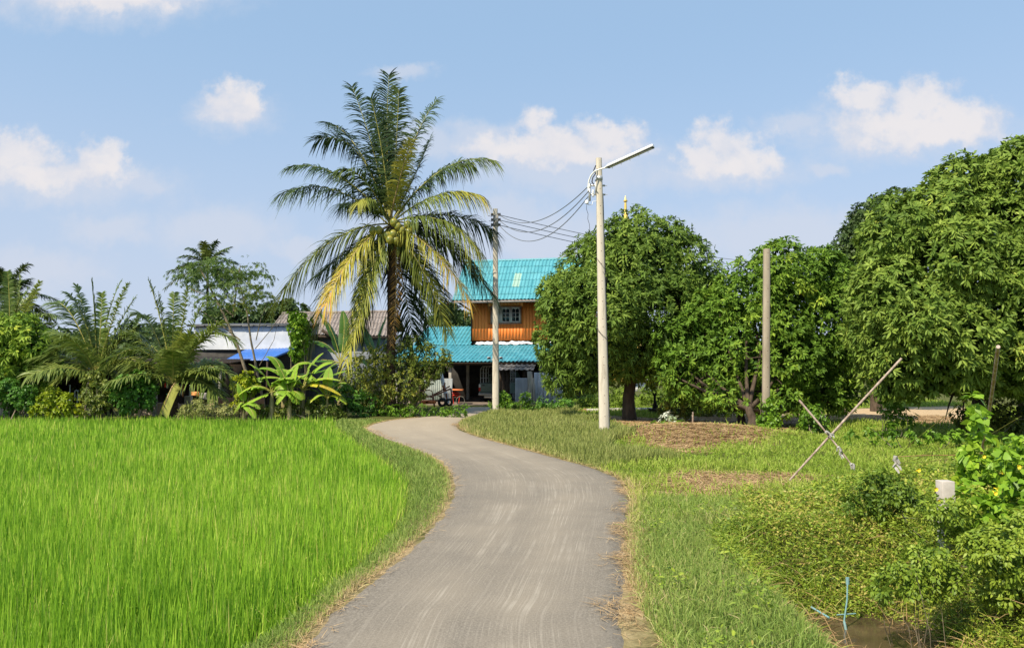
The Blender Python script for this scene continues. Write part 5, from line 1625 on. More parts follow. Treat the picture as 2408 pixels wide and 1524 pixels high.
def tile_roof(mb, o, ux, dn, width, length, course=.62, period=.195, amp=.050, step=.022, odd=()):
    ux, dn = unit(ux), unit(dn)
    nrm = unit(np.cross(dn, ux)); nrm = nrm if nrm[2] > 0 else -nrm
    nper = max(1, int(round(width / period)))
    per = width / nper
    x = np.linspace(0, width, nper * 8 + 1)
    ph = (x / per) % 1.0
    wave = amp * np.clip(np.sin(np.pi * np.clip(ph / .62, 0, 1)), 0, 1) ** 1.2
    nc = int(math.ceil(length / course))
    for c in range(nc):
        v0, v1 = c * course, min((c + 1) * course + .02, length + .02)
        rows = []
        for v, lift in ((v0, 0.0), (v1, step), (v1, step - .02)):
            wv_ = wave * (1.0 if lift != step - .02 else 1.0)
            scal = (.012 * wave / amp) if v == v1 else 0 * wave
            rows.append(o + ux * x[:, None] + dn * (v + scal)[:, None] + nrm * (wv_ + lift)[:, None])
        V = np.concatenate(rows); m = len(x)
        r_ = np.random.RandomState(c + 17)
        tv = np.clip(r_.normal(.45, .20, nper), 0, .88)
        for (oc, a_, b_) in odd:
            if oc == c:
                k = (np.arange(nper) * per >= a_) & (np.arange(nper) * per < b_); tv[k] = 1.0
        cell = np.repeat(tv, 8)[:m - 1]
        i_ = np.arange(m - 1)
        mb.add(V, np.stack([i_, i_ + 1, i_ + m + 1, i_ + m], 1), 0, cell)
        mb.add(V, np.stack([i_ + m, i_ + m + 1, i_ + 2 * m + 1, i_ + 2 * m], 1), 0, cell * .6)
    return mb


house = thing('orange_house', HO, 'orange plank house with turquoise tiled roofs above an open carport', 'house')
op = plank_mat('orange_planks', (.70, .175, .022), (.80, .215, .032), .175, tuple(HR))
# upstairs walls: planks standing side by side with small gaps; a window hole in the front
WX, WD = 6.4, 4.4
mb = MB()
pw_ = .175
n = int(WX / pw_)
wx0, wx1, wz0, wz1 = 1.02, 2.70, 4.13, 5.08
for k in range(n):
    a_, b_ = k * pw_ + .006, (k + 1) * pw_ - .006
    if b_ > wx0 and a_ < wx1:
        hbox(mb, (a_, 0, 3.25), (b_, .03, wz0)); hbox(mb, (a_, 0, wz1), (b_, .03, 5.46))
    else:
        hbox(mb, (a_, (.004 if k % 2 else 0), 3.25), (b_, .03, 5.46))
hbox(mb, (0, .034, 3.25), (wx0, .08, 5.46)); hbox(mb, (wx1, .034, 3.25), (WX, .08, 5.46)); hbox(mb, (wx0, .034, 3.25), (wx1, .08, wz0)); hbox(mb, (wx0, .034, wz1), (wx1, .08, 5.46))
for x in (0.0, WX - .08):
    hbox(mb, (x, .084, 3.25), (x + .08, WD, 5.5))
    V = [H(x, .084, 5.503), H(x + .08, .084, 5.503), H(x + .08, WD, 5.503), H(x, WD, 5.503), H(x, 1.6, 7.5), H(x + .08, 1.6, 7.5)]
    mb.add(V, [(0, 1, 5, 4), (1, 2, 5, -1), (2, 3, 4, 5), (3, 0, 4, -1)], 0)
hbox(mb, (.084, WD - .08, 3.25), (WX - .084, WD, 5.5))
part('wall', mb, op, house)
mb = MB(); hbox(mb, (-.07, -.03, 3.2), (-.003, .10, 5.45)); part('corner_post', mb, M['dark_wood'], house)
# window: frame with three casements of two by three panes, arched tops
win = MB()
hbox(win, (wx0, -.035, wz0), (wx1, .06, wz0 + .06)); hbox(win, (wx0, -.035, wz1 - .06), (wx1, .06, wz1))
hbox(win, (wx0, -.033, wz0 + .06), (wx0 + .05, .06, wz1 - .06)); hbox(win, (wx1 - .05, -.033, wz0 + .06), (wx1, .06, wz1 - .06))
frame_m = surf('brown_window_frame', (.22, .115, .075), (.33, .18, .12), 9, .6)
window = part('window', win, frame_m, house)
hbox(mb2 := MB(), (wx0 + .03, .07, wz0 + .03), (wx1 - .03, .078, wz1 - .03)); part('pane', mb2, M['black_glass'], window)
for k in range(3):
    cw = (wx1 - wx0 - .10) / 3
    a_ = wx0 + .05 + k * cw; b_ = a_ + cw
    s_ = MB()
    z0_, z1_ = wz0 + .06, wz1 - .06
    hbox(s_, (a_ + .003, -.02, z0_), (a_ + .075, .03, z1_)); hbox(s_, (b_ - .075, -.02, z0_), (b_ - .003, .03, z1_))
    hbox(s_, (a_ + .078, -.02, z0_), (b_ - .078, .03, z0_ + .09)); hbox(s_, (a_ + .078, -.02, z1_ - .07), (b_ - .078, .03, z1_))
    if k == 0:
        hbox(s_, (a_ + .078, -.01, z0_ + .093), (b_ - .078, .02, z1_ - .073))      # solid leaf
    else:
        m_ = (a_ + b_) / 2
        hbox(s_, (m_ - .015, -.015, z0_ + .09), (m_ + .015, .025, z1_ - .07))
        for f_ in (.34, .66):
            zz_ = z0_ + .09 + (z1_ - z0_ - .16) * f_
            hbox(s_, (a_ + .078, -.012, zz_ - .013), (b_ - .078, .022, zz_ + .013))
        for cx_ in ((a_ + .078 + m_ - .015) / 2, (m_ + .015 + b_ - .078) / 2):       # corner fillets make the top panes arched
            hw = (m_ - .015 - a_ - .078) / 2
            for sg in (-1, 1):
                V = [H(cx_ + sg * hw, -.012, z1_ - .07), H(cx_ + sg * hw * .2, -.012, z1_ - .07), H(cx_ + sg * hw * .7, -.012, z1_ - .10), H(cx_ + sg * hw, -.012, z1_ - .15)]
                s_.add(V, [(0, 1, 2, 3)], 0)
    part('casement', s_, surf('pale_casement', (.36, .27, .24), (.48, .38, .33), 9, .6), window)
# the attic roof
rb_ = MB()
x0r, wr = -.85, 7.9
ridge_y, ridge_z, eave_y, eave_z = 1.6, 7.78, -1.0, 5.36
dn = HD * (eave_y - ridge_y) + UP * (eave_z - ridge_z); ln_ = np.linalg.norm(dn)
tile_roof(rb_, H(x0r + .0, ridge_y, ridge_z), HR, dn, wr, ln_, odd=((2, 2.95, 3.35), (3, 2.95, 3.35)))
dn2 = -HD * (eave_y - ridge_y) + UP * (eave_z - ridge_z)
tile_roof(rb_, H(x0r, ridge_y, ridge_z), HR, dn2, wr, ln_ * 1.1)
roof = part('roof', rb_, M['tile'], house)
mb = MB()
for k in range(20):
    a_ = x0r + k * wr / 20
    P_ = [H(a_ + .004, ridge_y, ridge_z + .0), H(a_ + wr / 20 + .03, ridge_y, ridge_z + .0)]
    mb.tube(P_, [.075, .088], 10)
part('ridge_cap', mb, M['tile'], roof)
mb = MB()                                           # under the tiles: boards, fascia and rafters
up_n = unit(np.cross(unit(dn), HR)); up_n = up_n if up_n[2] > 0 else -up_n
for (a_, b_) in (((x0r + .02, ridge_y, ridge_z), (eave_y, eave_z)),):
    p0, p1 = H(x0r + .03, ridge_y, ridge_z) - up_n * .05, H(x0r + .03, eave_y, eave_z) - up_n * .05
    V = [p0, p0 + HR * (wr - .06), p1 + HR * (wr - .06), p1]
    mb.add(V + [v - up_n * .03 for v in V], [(0, 1, 2, 3), (7, 6, 5, 4), (0, 3, 7, 4), (1, 5, 6, 2), (3, 2, 6, 7)], 0)
p0, p1 = H(x0r + .03, ridge_y, ridge_z) - UP * .1, H(x0r + .03, 2 * ridge_y - eave_y + .2, eave_z - .2) - UP * .1
V = [p0, p0 + HR * (wr - .06), p1 + HR * (wr - .06), p1]
mb.add(V + [v - UP * .03 for v in V], [(0, 1, 2, 3), (7, 6, 5, 4), (0, 3, 7, 4), (1, 5, 6, 2), (3, 2, 6, 7)], 0)
for k in range(9):
    x = x0r + .15 + k * .95
    mb.beam(H(x, ridge_y, ridge_z) - up_n * .13, H(x, eave_y + .1, eave_z + .09) - up_n * .13, .05, .09)
part('soffit', mb, M['dark_wood'], house)
mb = MB(); hbox(mb, (x0r, eave_y - .0, eave_z - .16), (x0r + wr, eave_y + .03, eave_z - .035)); part('fascia', mb, surf('grey_fascia', (.20, .18, .17), (.30, .28, .26), 6, .7), house)
mb = MB(); mb.beam(H(x0r + .02, ridge_y, ridge_z - .1), H(x0r + .02, eave_y, eave_z - .09), .03, .16); mb.beam(H(.1, -.02, 4.75), H(x0r + .1, -.5, 5.35), .09, .09); part('bargeboard', mb, M['dark_wood'], house)

# lower roofs
lr = MB()
ey, ez, ky, kz, ty, tz = -3.7, 2.08, -.25, 2.98, 2.35, 4.10
dn = HD * (ey - ky) + UP * (ez - kz)
tile_roof(lr, H(-3.4, ky, kz), HR, dn, 7.85, np.linalg.norm(dn), course=.60)
dn3 = HD * (ky - ty) + UP * (kz - tz)
tile_roof(lr, H(-3.25, ty, tz + .03), HR, dn3, 3.2, np.linalg.norm(dn3) + .05, course=.60)
low = part('lower_roof', lr, M['tile2'], house)
mb = MB()
for a, b in ((H(-3.38, ky, kz - .06), H(-3.38, ey, ez - .06)),):
    V = [a, a + HR * 7.8, b + HR * 7.8, b]
    mb.add(V + [v - UP * .03 for v in V], [(0, 1, 2, 3), (7, 6, 5, 4), (0, 3, 7, 4), (1, 5, 6, 2), (3, 2, 6, 7)], 0)
V = [H(-3.2, ty, tz - .05), H(-.07, ty, tz - .05), H(-.07, ky, kz - .05), H(-3.2, ky, kz - .05)]
mb.add(V + [v - UP * .03 for v in V], [(0, 1, 2, 3), (7, 6, 5, 4), (0, 3, 7, 4), (1, 5, 6, 2), (3, 2, 6, 7)], 0)
hbox(mb, (-3.35, ey + .12, ez - .16), (4.4, ey + .18, ez - .04))
for k in range(8):
    mb.beam(H(-3.2 + k * 1.08, ky, kz - .14), H(-3.2 + k * 1.08, ey + .2, ez - .12), .05, .08)
V = [H(-3.25, ty + .02, tz), H(-.07, ty + .02, tz), H(-.07, 4.4, 3.1), H(-3.25, 4.4, 3.1)]
mb.add(V + [v - UP * .03 for v in V], [(0, 1, 2, 3), (7, 6, 5, 4), (0, 3, 7, 4), (1, 5, 6, 2), (3, 2, 6, 7)], 0)
part('roof_boards', mb, M['dark_wood'], house)
fm = MB()                                           # crumpled white sheet along the foot of the wall
nx_, ny_ = 90, 6
X_, Y_ = np.meshgrid(np.linspace(.25, 4.35, nx_), np.linspace(0, 1, ny_))
P2 = np.stack([X_.ravel() * 3, Y_.ravel()], 1)
V = np.array([H(x, -.03 - .26 * y + .03 * a_, 3.16 - .15 * y + .05 * b_ + .02) for x, y, a_, b_ in zip(X_.ravel(), Y_.ravel(), fnoise(P2, 1.6, 3), fnoise(P2 + 9, 2.2, 3))])
q = (np.arange(ny_ - 1)[:, None] * nx_ + np.arange(nx_ - 1)[None]).ravel()
fm.add(V, np.stack([q, q + 1, q + nx_ + 1, q + nx_], 1))
part('flashing_sheet', fm, M['white_sheet'], house, smooth=True)
# carport
mb = MB()
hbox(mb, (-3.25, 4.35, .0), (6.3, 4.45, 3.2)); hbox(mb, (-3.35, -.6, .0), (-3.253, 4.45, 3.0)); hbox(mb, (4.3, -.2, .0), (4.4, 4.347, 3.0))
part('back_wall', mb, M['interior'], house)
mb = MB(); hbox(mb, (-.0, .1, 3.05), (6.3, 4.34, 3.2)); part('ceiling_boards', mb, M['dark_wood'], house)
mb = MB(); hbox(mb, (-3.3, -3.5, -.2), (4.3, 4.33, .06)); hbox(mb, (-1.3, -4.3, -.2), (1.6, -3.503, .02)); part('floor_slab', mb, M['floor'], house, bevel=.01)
for x, y, w in ((-.30, -3.3, .14), (-3.1, -3.3, .12), (4.2, -3.2, .12), (-.3, .3, .16), (2.1, .3, .16), (2.2, -3.25, .12)):
    mb = MB(); hbox(mb, (x - w / 2, y - w / 2, .062), (x + w / 2, y + w / 2, ez - .1 + (.85 if y > 0 else .0))); part('post', mb, M['old_concrete'], house, bevel=.008)
fl = MB()
for sg in (-1, 1):
    fl.box((sg * .17 - .085, -.04, -.06), (sg * .17 + .085, .03, .06), 0, None, at(1164, 842, 36.0) + np.array([sg * .12, 0, 0]))
fl.box((-.2, .0, -.02), (.2, .12, .02), 0, None, at(1164, 846, 36.0))
for sg in (-1, 1):
    fl.box((sg * .29 - .07, -.046, -.045), (sg * .29 + .07, -.041, .045), 1, None, at(1164, 842, 36.0))
flo = part('floodlight', fl, [M['steel'], M['black_glass']], house)

# a small lean-to of old tiles and weathered boards at the end of the carport
sh = thing('tile_awning', H(3.0, -4.2, 0), 'lean-to of blackened tiles with weathered boards at the end of the carport', 'lean-to')
mb = MB()
a = H(2.05, -3.55, 1.97); dnn = HD * -.85 + UP * -.30
tile_roof(mb, a, HR, dnn, 2.0, .95, course=.48, period=.24, amp=.05, step=.04)
part('awning_roof', mb, tile_mat('black_tile', (.045, .043, .043), (.20, .185, .18)), sh)
mb = MB()
for k in range(9):
    if k in (3, 4, 5): continue
    hbox(mb, (2.15 + k * .2, -3.5, .0), (2.15 + k * .2 + .185, -3.47, 1.9 - .02 * (k % 3)))
part('board', mb, M['dark_wood'], sh)
mb = MB(); mb.beam(H(2.1, -4.3, 0), H(2.1, -4.3, 1.6), .06, .06); mb.beam(H(3.95, -4.3, 0), H(3.95, -4.3, 1.6), .06, .06); part('prop', mb, M['grey_wood'], sh)


# ------------------------------------------------------------------ pickup truck, seen from behind
tx, ty0 = -.22 + .0, -2.35
tc_ = at(1163, 900, 38.0)[0]
TO = np.array([tc_, 37.4, .06])
TR = HM
T_ = lambda x, y, z: TO + HR * x + HD * y + UP * z
truck = thing('pickup_truck', TO, 'faded green pickup truck with a tube cage, parked under the carport', 'pickup truck')


def tbox(mb, lo, hi, mat=0):
    return mb.box(lo, hi, mat, TR, TO)


mb = MB()
tbox(mb, (-.80, .02, .42), (-.70, 2.0, .95)); tbox(mb, (.70, .02, .42), (.80, 2.0, .95)); tbox(mb, (-.70, .03, .45), (.70, 2.0, .50)); tbox(mb, (-.697, 1.95, .503), (.697, 2.0, .95))
part('bed', mb, M['truck'], truck, bevel=.03)
mb = MB(); tbox(mb, (-.695, -.02, .50), (.695, .02, .94)); tbox(mb, (-.60, -.035, .60), (.60, -.02, .64)); tbox(mb, (-.6, -.03, .80), (.6, -.02, .82)); tg = part('tailgate', mb, M['truck'], truck, bevel=.012)
mb = MB(); tbox(mb, (-.62, -.05, .82), (-.48, -.022, .87)); part('handle', mb, M['black_cable'], tg)
mb = MB()
V = []
for (y, z, w) in ((2.05, .45, .80), (2.05, .98, .80), (2.12, 1.48, .62), (3.2, 1.52, .62), (3.6, 1.0, .78), (4.7, .92, .76), (4.78, .45, .76)):
    V += [T_(-w, y, z), T_(w, y, z)]
F = [(2 * i, 2 * i + 1, 2 * i + 3, 2 * i + 2) for i in range(6)] + [(0, 12, 13, 1)]
for s_ in (0, 1):
    F += [(0 + s_, 2 + s_, 10 + s_, 12 + s_), (2 + s_, 4 + s_, 6 + s_, 8 + s_), (2 + s_, 8 + s_, 10 + s_, -1)]
mb.add(V, F)
cab = part('cab', mb, M['truck'], truck, bevel=.02)
mb = MB(); mb.add([T_(-.60, 2.045, 1.04), T_(.60, 2.045, 1.04), T_(.53, 2.10, 1.42), T_(-.53, 2.10, 1.42)], [(0, 1, 2, 3)]); part('rear_window', mb, M['black_glass'], cab)
mb = MB(); tbox(mb, (-.78, -.16, .34), (.78, -.04, .46)); tbox(mb, (-.5, -.10, .22), (.5, -.04, .337)); part('bumper', mb, M['chrome'], truck, bevel=.015)
for sg in (-1, 1):
    mb = MB(); x = sg * .75; tbox(mb, (x - .045, -.03, .74), (x + .045, .02, .90), 1); tbox(mb, (x - .045, -.03, .56), (x + .045, .02, .737), 0)
    part('tail_lamp', mb, [M['red_paint'], M['lamp_glass']], truck, bevel=.006)
for sg in (-1, 1):
    for y in (1.0, 3.95):
        c = T_(sg * .70, y, .31 - .0)
        mb = MB(); mb.revolve(c, [(.001, -.10), (.19, -.10), (.29, -.09), (.31, -.05), (.31, .05), (.29, .09), (.19, .10), (.001, .10)], 24, axis=tuple(HR))
        wh = part('wheel', mb, M['tyre'], truck, smooth=True)
        mb = MB(); mb.revolve(c + HR * sg * .09, [(.001, .0), (.12, .0), (.17, .02), (.18, .0)], 18, axis=tuple(HR * sg)); part('rim', mb, M['steel'], wh)
mb = MB()
cx0, cx1, cz = -.72, .72, 1.80
for y in (.05, .65, 1.25, 1.9):
    mb.tube([T_(cx0, y, .95), T_(cx0, y, cz - .12), T_(cx0 + .10, y, cz), T_(cx1 - .10, y, cz), T_(cx1, y, cz - .12), T_(cx1, y, .95)], .019, 8)
for x in (cx0, cx1):
    for z in (1.2, 1.45, 1.68):
        mb.tube([T_(x, .05, z), T_(x, 1.9, z)], .014, 6)
    mb.tube([T_(x * .8, .05, cz), T_(x * .8, 3.0, cz)], .016, 6)
for x in (cx0 + .16, cx0 + .30):
    mb.tube([T_(x, .05, .97), T_(x, .05, cz)], .012, 6)
mb.tube([T_(cx0, 1.9, 1.35), T_(cx1, 1.9, 1.35)], .014, 6)
part('cage', mb, M['steel'], truck, smooth=True)


# ------------------------------------------------------------------ fences and clutter in the yard
def corrugated(mb, a, b, z0_, z1_, period=.09, amp=.018, lean=0.0, mat=0, slant=0.0):
    a, b = np.asarray(a, float), np.asarray(b, float)
    L_ = np.linalg.norm((b - a)[:2]); n_ = max(8, int(L_ / period * 6))
    s = np.linspace(0, 1, n_)
    nrm = unit(np.array([-(b - a)[1], (b - a)[0], 0]))
    o = a + (b - a) * s[:, None] + nrm * (amp * np.sin(s * L_ / period * 2 * math.pi))[:, None]
    o[:, 2] = 0
    bot, top = o + UP * z0_, o + UP * (z1_ + slant * s)[:, None] + nrm * lean
    V = np.concatenate([bot, top, bot + nrm * .004, top + nrm * .004])
    i_ = np.arange(n_ - 1)
    mb.add(V, np.concatenate([np.stack([i_, i_ + 1, i_ + n_ + 1, i_ + n_], 1), np.stack([i_ + 2 * n_, i_ + 3 * n_, i_ + 3 * n_ + 1, i_ + 2 * n_ + 1], 1), np.stack([i_ + n_, i_ + n_ + 1, i_ + 3 * n_ + 1, i_ + 3 * n_], 1)]), mat)
    return mb


def fence_sheet(label, px0, px1, Y, ytop, ybot, mat, period=.09, ribs=False, group='zinc sheets closing off the yard', lean=0., slant=0.):
    a, b = at(px0, 900, Y), at(px1, 900, Y)
    z1_, z0_ = at(px0, ytop, Y)[2], max(0.0, at(px0, ybot, Y)[2])
    mb = MB()
    corrugated(mb, a, b, z0_, z1_, period, .016 if not ribs else .008, lean, 0, slant)
    if ribs:
        for k in range(6):
            x = a[0] + (b[0] - a[0]) * (k + .1) / 5.2
            mb.box((x, Y - .055, z0_ + .01), (x + .03, Y - .02, z1_ - .01), 1)
    return single('fence_sheet', mb, [M[mat], M['steel']], (a[0], Y, 0), label, 'metal sheet', group)


fence_sheet('wide ribbed zinc sheet half hidden by the round mango tree', 1256, 1308, 34.2, 876, 950, 'zinc', .15, True)
fence_sheet('low corrugated gate sheet beside the parked truck', 1211, 1247, 34.0, 889, 950, 'zinc', .05)
fence_sheet('narrow weathered corrugated sheet behind the leaning white pipe', 1040, 1064, 34.6, 890, 938, 'zinc', .05)
fence_sheet('dark stained zinc sheet leaning behind the rusty cart', 998, 1041, 34.8, 893, 940, 'zinc_green', .09, lean=-.15)
fence_sheet('small grey sheet standing at the far end of the yard fence', 1309, 1324, 34.8, 885, 950, 'zinc', .07)
for k, (x, y0_, y1_, w, lab) in enumerate([(1247, 873, 948, .20, 'tall grey plank standing between the two zinc sheets'), (1256.5, 889, 948, .10, 'shorter grey plank beside the tall one')]):
    b = at(x, 948, 33.9); tt2 = at(x - 2, y0_, 33.9); b[2] = 0
    mb = MB(); mb.beam(b, tt2, w, .04); single('plank', mb, M['grey_wood'], (b[0], b[1], 0), lab, 'plank', 'planks of the yard fence', bevel=.004)
mb = MB()
P = [at(1036, 876, 33.4), at(1043, 905, 33.3), at(1049, 930, 33.2), at(1052, 946, 33.1)]
mb.tube(P, .085, 12); mb.tube([P[-1] - UP * .05, P[-1] + UP * .12], .10, 12)
single('pvc_pipe', mb, surf('white_pvc', (.42, .46, .48), (.58, .62, .64), 5, .5), P[-1], 'thick whitish pipe leaning against the zinc sheet by the cart', 'pipe', smooth=True)

# rusty cart
CO = np.array([at(1000, 950, 32.2)[0], 32.2, 0.0])
cart = thing('farm_cart', CO, 'rusty farm implement with a tube rail and raised steel beams, in the weeds', 'farm cart')
Cp = lambda x, y, Y=32.2: at(x, y, Y)
mb = MB()
for Y in (32.0, 32.9):
    mb.tube([Cp(977, 950, Y), Cp(977, 926, Y), Cp(980, 921, Y), Cp(1010, 917, Y), Cp(1016, 920, Y), Cp(1018, 930, Y)], .022, 8)
mb.tube([Cp(996, 919, 32.0), Cp(996, 934, 32.0)], .014, 6)
part('rail', mb, M['rust'], cart, smooth=True)
mb = MB()
for (a, b, w) in (((977, 936, 32.1), (1020, 931, 32.1), .10), ((977, 936, 32.8), (1020, 931, 32.8), .08), ((1012, 934, 32.1), (1060, 914, 32.3), .09), ((1016, 930, 32.7), (1058, 908, 32.8), .08), ((1060, 914, 32.3), (1064, 945, 32.3), .06),
                  ((1018, 930, 32.0), (1023, 966, 31.9), .07), ((1042, 906, 32.3), (1046, 918, 32.3), .16), ((1046, 900, 32.3), (1044, 915, 32.3), .06), ((1050, 925, 32.4), (1052, 945, 32.3), .05), ((1035, 930, 32.3), (1040, 945, 32.3), .05),
                  ((978, 950, 32.1), (977, 934, 32.1), .05), ((1020, 943, 32.1), (1062, 938, 32.2), .06), ((1025, 925, 32.1), (1050, 945, 32.4), .05)):
    mb.beam(Cp(*a), Cp(*b), w, w * .7)
part('frame', mb, M['rust'], cart)
mb = MB(); mb.box((-.28, -.05, -.07), (.28, .35, .07), 0, None, Cp(993, 946, 31.95)); mb.box((-.22, -.05, -.08), (.22, .3, .06), 0, None, Cp(1012, 945, 31.95)); part('tank', mb, M['orange_paint'], cart, bevel=.03)
mb = MB()
for k in range(8):
    mb.tube([Cp(1036 + k * 3, 925, 32.3), Cp(1038 + k * 3, 943, 32.2)], .012, 5)
part('rack', mb, M['rust'], cart)
for (x, y, r) in ((1040, 946, .20), (1056, 946, .17)):
    mb = MB(); mb.revolve(Cp(x, y, 32.0), [(r * .5, -.06), (r * .95, -.06), (r, -.03), (r, .03), (r * .95, .06), (r * .5, .06), (r * .5, -.06)], 20, axis=(.2, 1, 0)); part('wheel', mb, M['tyre'], cart, smooth=True)

# orange-topped red machine and a coil, inside the carport's edge
MO = at(1075, 940, 36.0)
MO[2] = .06
mac = thing('garden_machine', MO, 'red machine under an orange board beside the carport post', 'machine')
mb = MB(); P = at(1075, 918, 36.0)
V = [P + np.array(v) for v in ((-.28, -.2, 0), (.26, -.22, -.02), (.30, -.1, 0), (.30, .3, .02), (-.28, .3, .02))]
mb.add(V + [v + UP * .05 for v in V], [(9, 8, 7, 6), (5, 9, 6, -1), (0, 1, 2, 3), (0, 3, 4, -1), (0, 5, 6, 1), (1, 6, 7, 2), (2, 7, 8, 3), (3, 8, 9, 4), (4, 9, 5, 0)])
part('board', mb, M['orange_paint'], mac)
mb = MB(); q = at(1072, 930, 36.0)
for v in ((-.2, 0, .08, .34, .02), (-.15, 0, -.02, .3, .03), (.0, .1, -.1, .18, .03)):
    mb.box((v[0], v[1], v[2]), (v[0] + v[3], v[1] + .2, v[2] + .07), 0, None, q)
mb.tube([q + np.array([-.18, 0, .1]), q + np.array([-.1, 0, -.4])], .02, 6); mb.tube([q + np.array([.2, 0, .1]), q + np.array([.14, 0, -.4])], .02, 6)
part('engine_frame', mb, M['red_paint'], mac)
mb = MB(); q = at(1083, 940, 35.7); q[2] = .22
for k in range(9):
    mb.revolve(q + np.array([0, -.08 + .02 * k, 0]), [(.20 - .004 * k, -.012), (.215 - .004 * k, 0), (.20 - .004 * k, .012), (.185, 0), (.20 - .004 * k, -.012)], 20, axis=(0, 1, 0))
single('hose_coil', mb, surf('dull_hose', (.16, .15, .12), (.28, .26, .22), 12, .7), q, 'dull coiled hose standing beside the carport post', 'hose coil')

# roadside oddments
mb = MB(); q = gp(918, 968, .0); q[2] = gh(np.array([q[:2]]))[0]
mb.revolve(q, [(.001, 0), (.055, 0), (.06, .03), (.06, .17), (.045, .21), (.022, .24), (.022, .28), (.001, .28)], 14, scale=(1, 1, 1))
single('plastic_bottle', mb, M['white_paint'], q, 'white plastic jug standing in the weeds at the lane bend', 'jug', smooth=True)
q = gp(908, 971, 0); q[2] = gh(np.array([q[:2]]))[0]
mb = MB(); mb.box((-.07, -.07, -.1), (.07, .07, .22), 0, None, q); single('marker_post', mb, M['pale_concrete'], q, 'small pale concrete peg beside the white jug', 'marker post', bevel=.008)
q = at(1928, 992, 19.9)
mb = MB(); mb.box((-.13, -.10, -.25), (.13, .10, .18), 0, None, q); single('concrete_block', mb, M['old_concrete'], q, 'grey concrete block sitting on top of the creeper heap', 'block', bevel=.01)
q = at(2225, 1190, 7.3)
mb = MB(); mb.box((-.062, -.055, -.5), (.062, .065, at(2225, 1130, 7.3)[2] - q[2]), 0, None, q)
single('marker_post', mb, M['pale_concrete'], q, 'square pale concrete boundary post standing in the weeds', 'marker post', bevel=.006)
a, b = at(1372, 966, 30.2), at(1532, 962, 30.6)
mb = MB(); mb.tube([a, (a + b) / 2, b], [.085, .085, .07], 10); mb.tube([a - np.array([.0, 0, 0]), a + np.array([.12, 0, .0])], .095, 8, mat=1)
for k in range(7):
    mb.tube([a, a + np.array([-.12 - .03 * k, .05 * (k - 3), .05 * ((k * 37) % 5 - 2)])], .006, 5, mat=1)
single('fallen_pole', mb, [M['pale_concrete'], M['rust']], a, 'fallen grey pole with rusty end lying in the grass before the orchard', 'fallen pole', smooth=True)
q = gp(1541, 978, 0); Yq = q[1]
mb = MB()
mb.tube([at(1541, 985, Yq), at(1541, 965, Yq), at(1540, 945, Yq), at(1539, 928, Yq)], [.16, .13, .05, .045], 9)
mb.tube([at(1539, 930, Yq), at(1534, 922, Yq)], [.045, .02], 7); mb.tube([at(1539, 930, Yq), at(1544, 921, Yq)], [.045, .02], 7)
for k in range(12):
    a_ = k * .55
    p = at(1541, 962 + (k % 4) * 3, Yq) + np.array([math.cos(a_) * .08, math.sin(a_) * .08, 0])
    mb.tube([p, p + np.array([math.cos(a_) * .22, math.sin(a_) * .2, .08 - .03 * (k % 5)])], [.05, .015], 6)
single('tree_stump', mb, surf('charred_bark', (.012, .011, .010), (.035, .03, .027), 9, .9), q, 'blackened forked stump beside the trunk of the round mango tree', 'stump', smooth=True)
q = gp(1629, 1000, 0)
mb = MB(); mb.tube([q - UP * .1, q + UP * .42 + np.array([.01, 0, 0])], .03, 8); single('stake', mb, M['bamboo'], q, 'short wooden stake stuck in the raked ground', 'stake', smooth=True)
mb = MB()
for k in range(5):
    a_ = gp(1650 + 8 * k, 998 + k, 0.05); b_ = gp(1720 + 6 * k, 995 + 2 * k, .05)
    mb.tube([a_ + UP * .03, b_ + UP * .03], [.018, .012], 6)
single('branch', mb, M['bamboo'], gp(1680, 997, .05), 'dry cut branches lying on the raked ground', 'branches', smooth=True)


# bamboo sticks, ribbons, pipes in front
def stick(label, a, b, r0, r1, mat, name='bamboo_stick', group='leaning sticks', nodes=True):
    mb = MB()
    n_ = 26
    s = np.linspace(0, 1, n_)[:, None]
    P_ = a + (b - a) * s + np.array([.012, 0, .02]) * np.sin(s * 3.1) * np.linalg.norm(b - a) * .4
    rr_ = np.linspace(r0, r1, n_) * (1 + .16 * (np.arange(n_) % 4 == 0) * (1 if nodes else 0))
    mb.tube(P_, rr_, 8)
    return single(name, mb, M[mat], a, label, 'stick', group, smooth=True)


stick('long pale stick of the crossed pair, leaning up over the grass', at(1857, 1129, 11.2), at(2120, 843, 11.0), .015, .017, 'bamboo')
stick('short stick of the crossed pair, wrapped with white rag', at(2006, 1097, 10.9), at(1879, 941, 11.3), .010, .016, 'bamboo')
stick('reddish peeling pole leaning inside the yellow green vine', G(2300, 1090) - UP * .1, at(2347, 816, 8.3), .024, .021, 'red_wood', 'vine_pole', nodes=False)


def rag(label, pts, Y, r=.02, group='white rags tied to the sticks'):
    mb = MB()
    P_ = np.array([at(x, y, Y) for x, y in pts])
    mb.tube(P_ + rs.normal(0, .008, P_.shape), np.linspace(r, r * .5, len(P_)), 6)
    for k in range(5):
        p = P_[rs.randint(len(P_))]
        mb.ribbons([p], [unit(np.array([rs.uniform(-1, 1), -.4, -rs.uniform(.2, 1.4)]))], [unit([1, .3, rs.uniform(-.5, .5)])], r * 3, r * 1.5, .3, (0, .4, .8, 1), (.6, 1, .8, .3))
    return single('rag', mb, M['rag'], P_[0], label, 'rag', group, smooth=True)


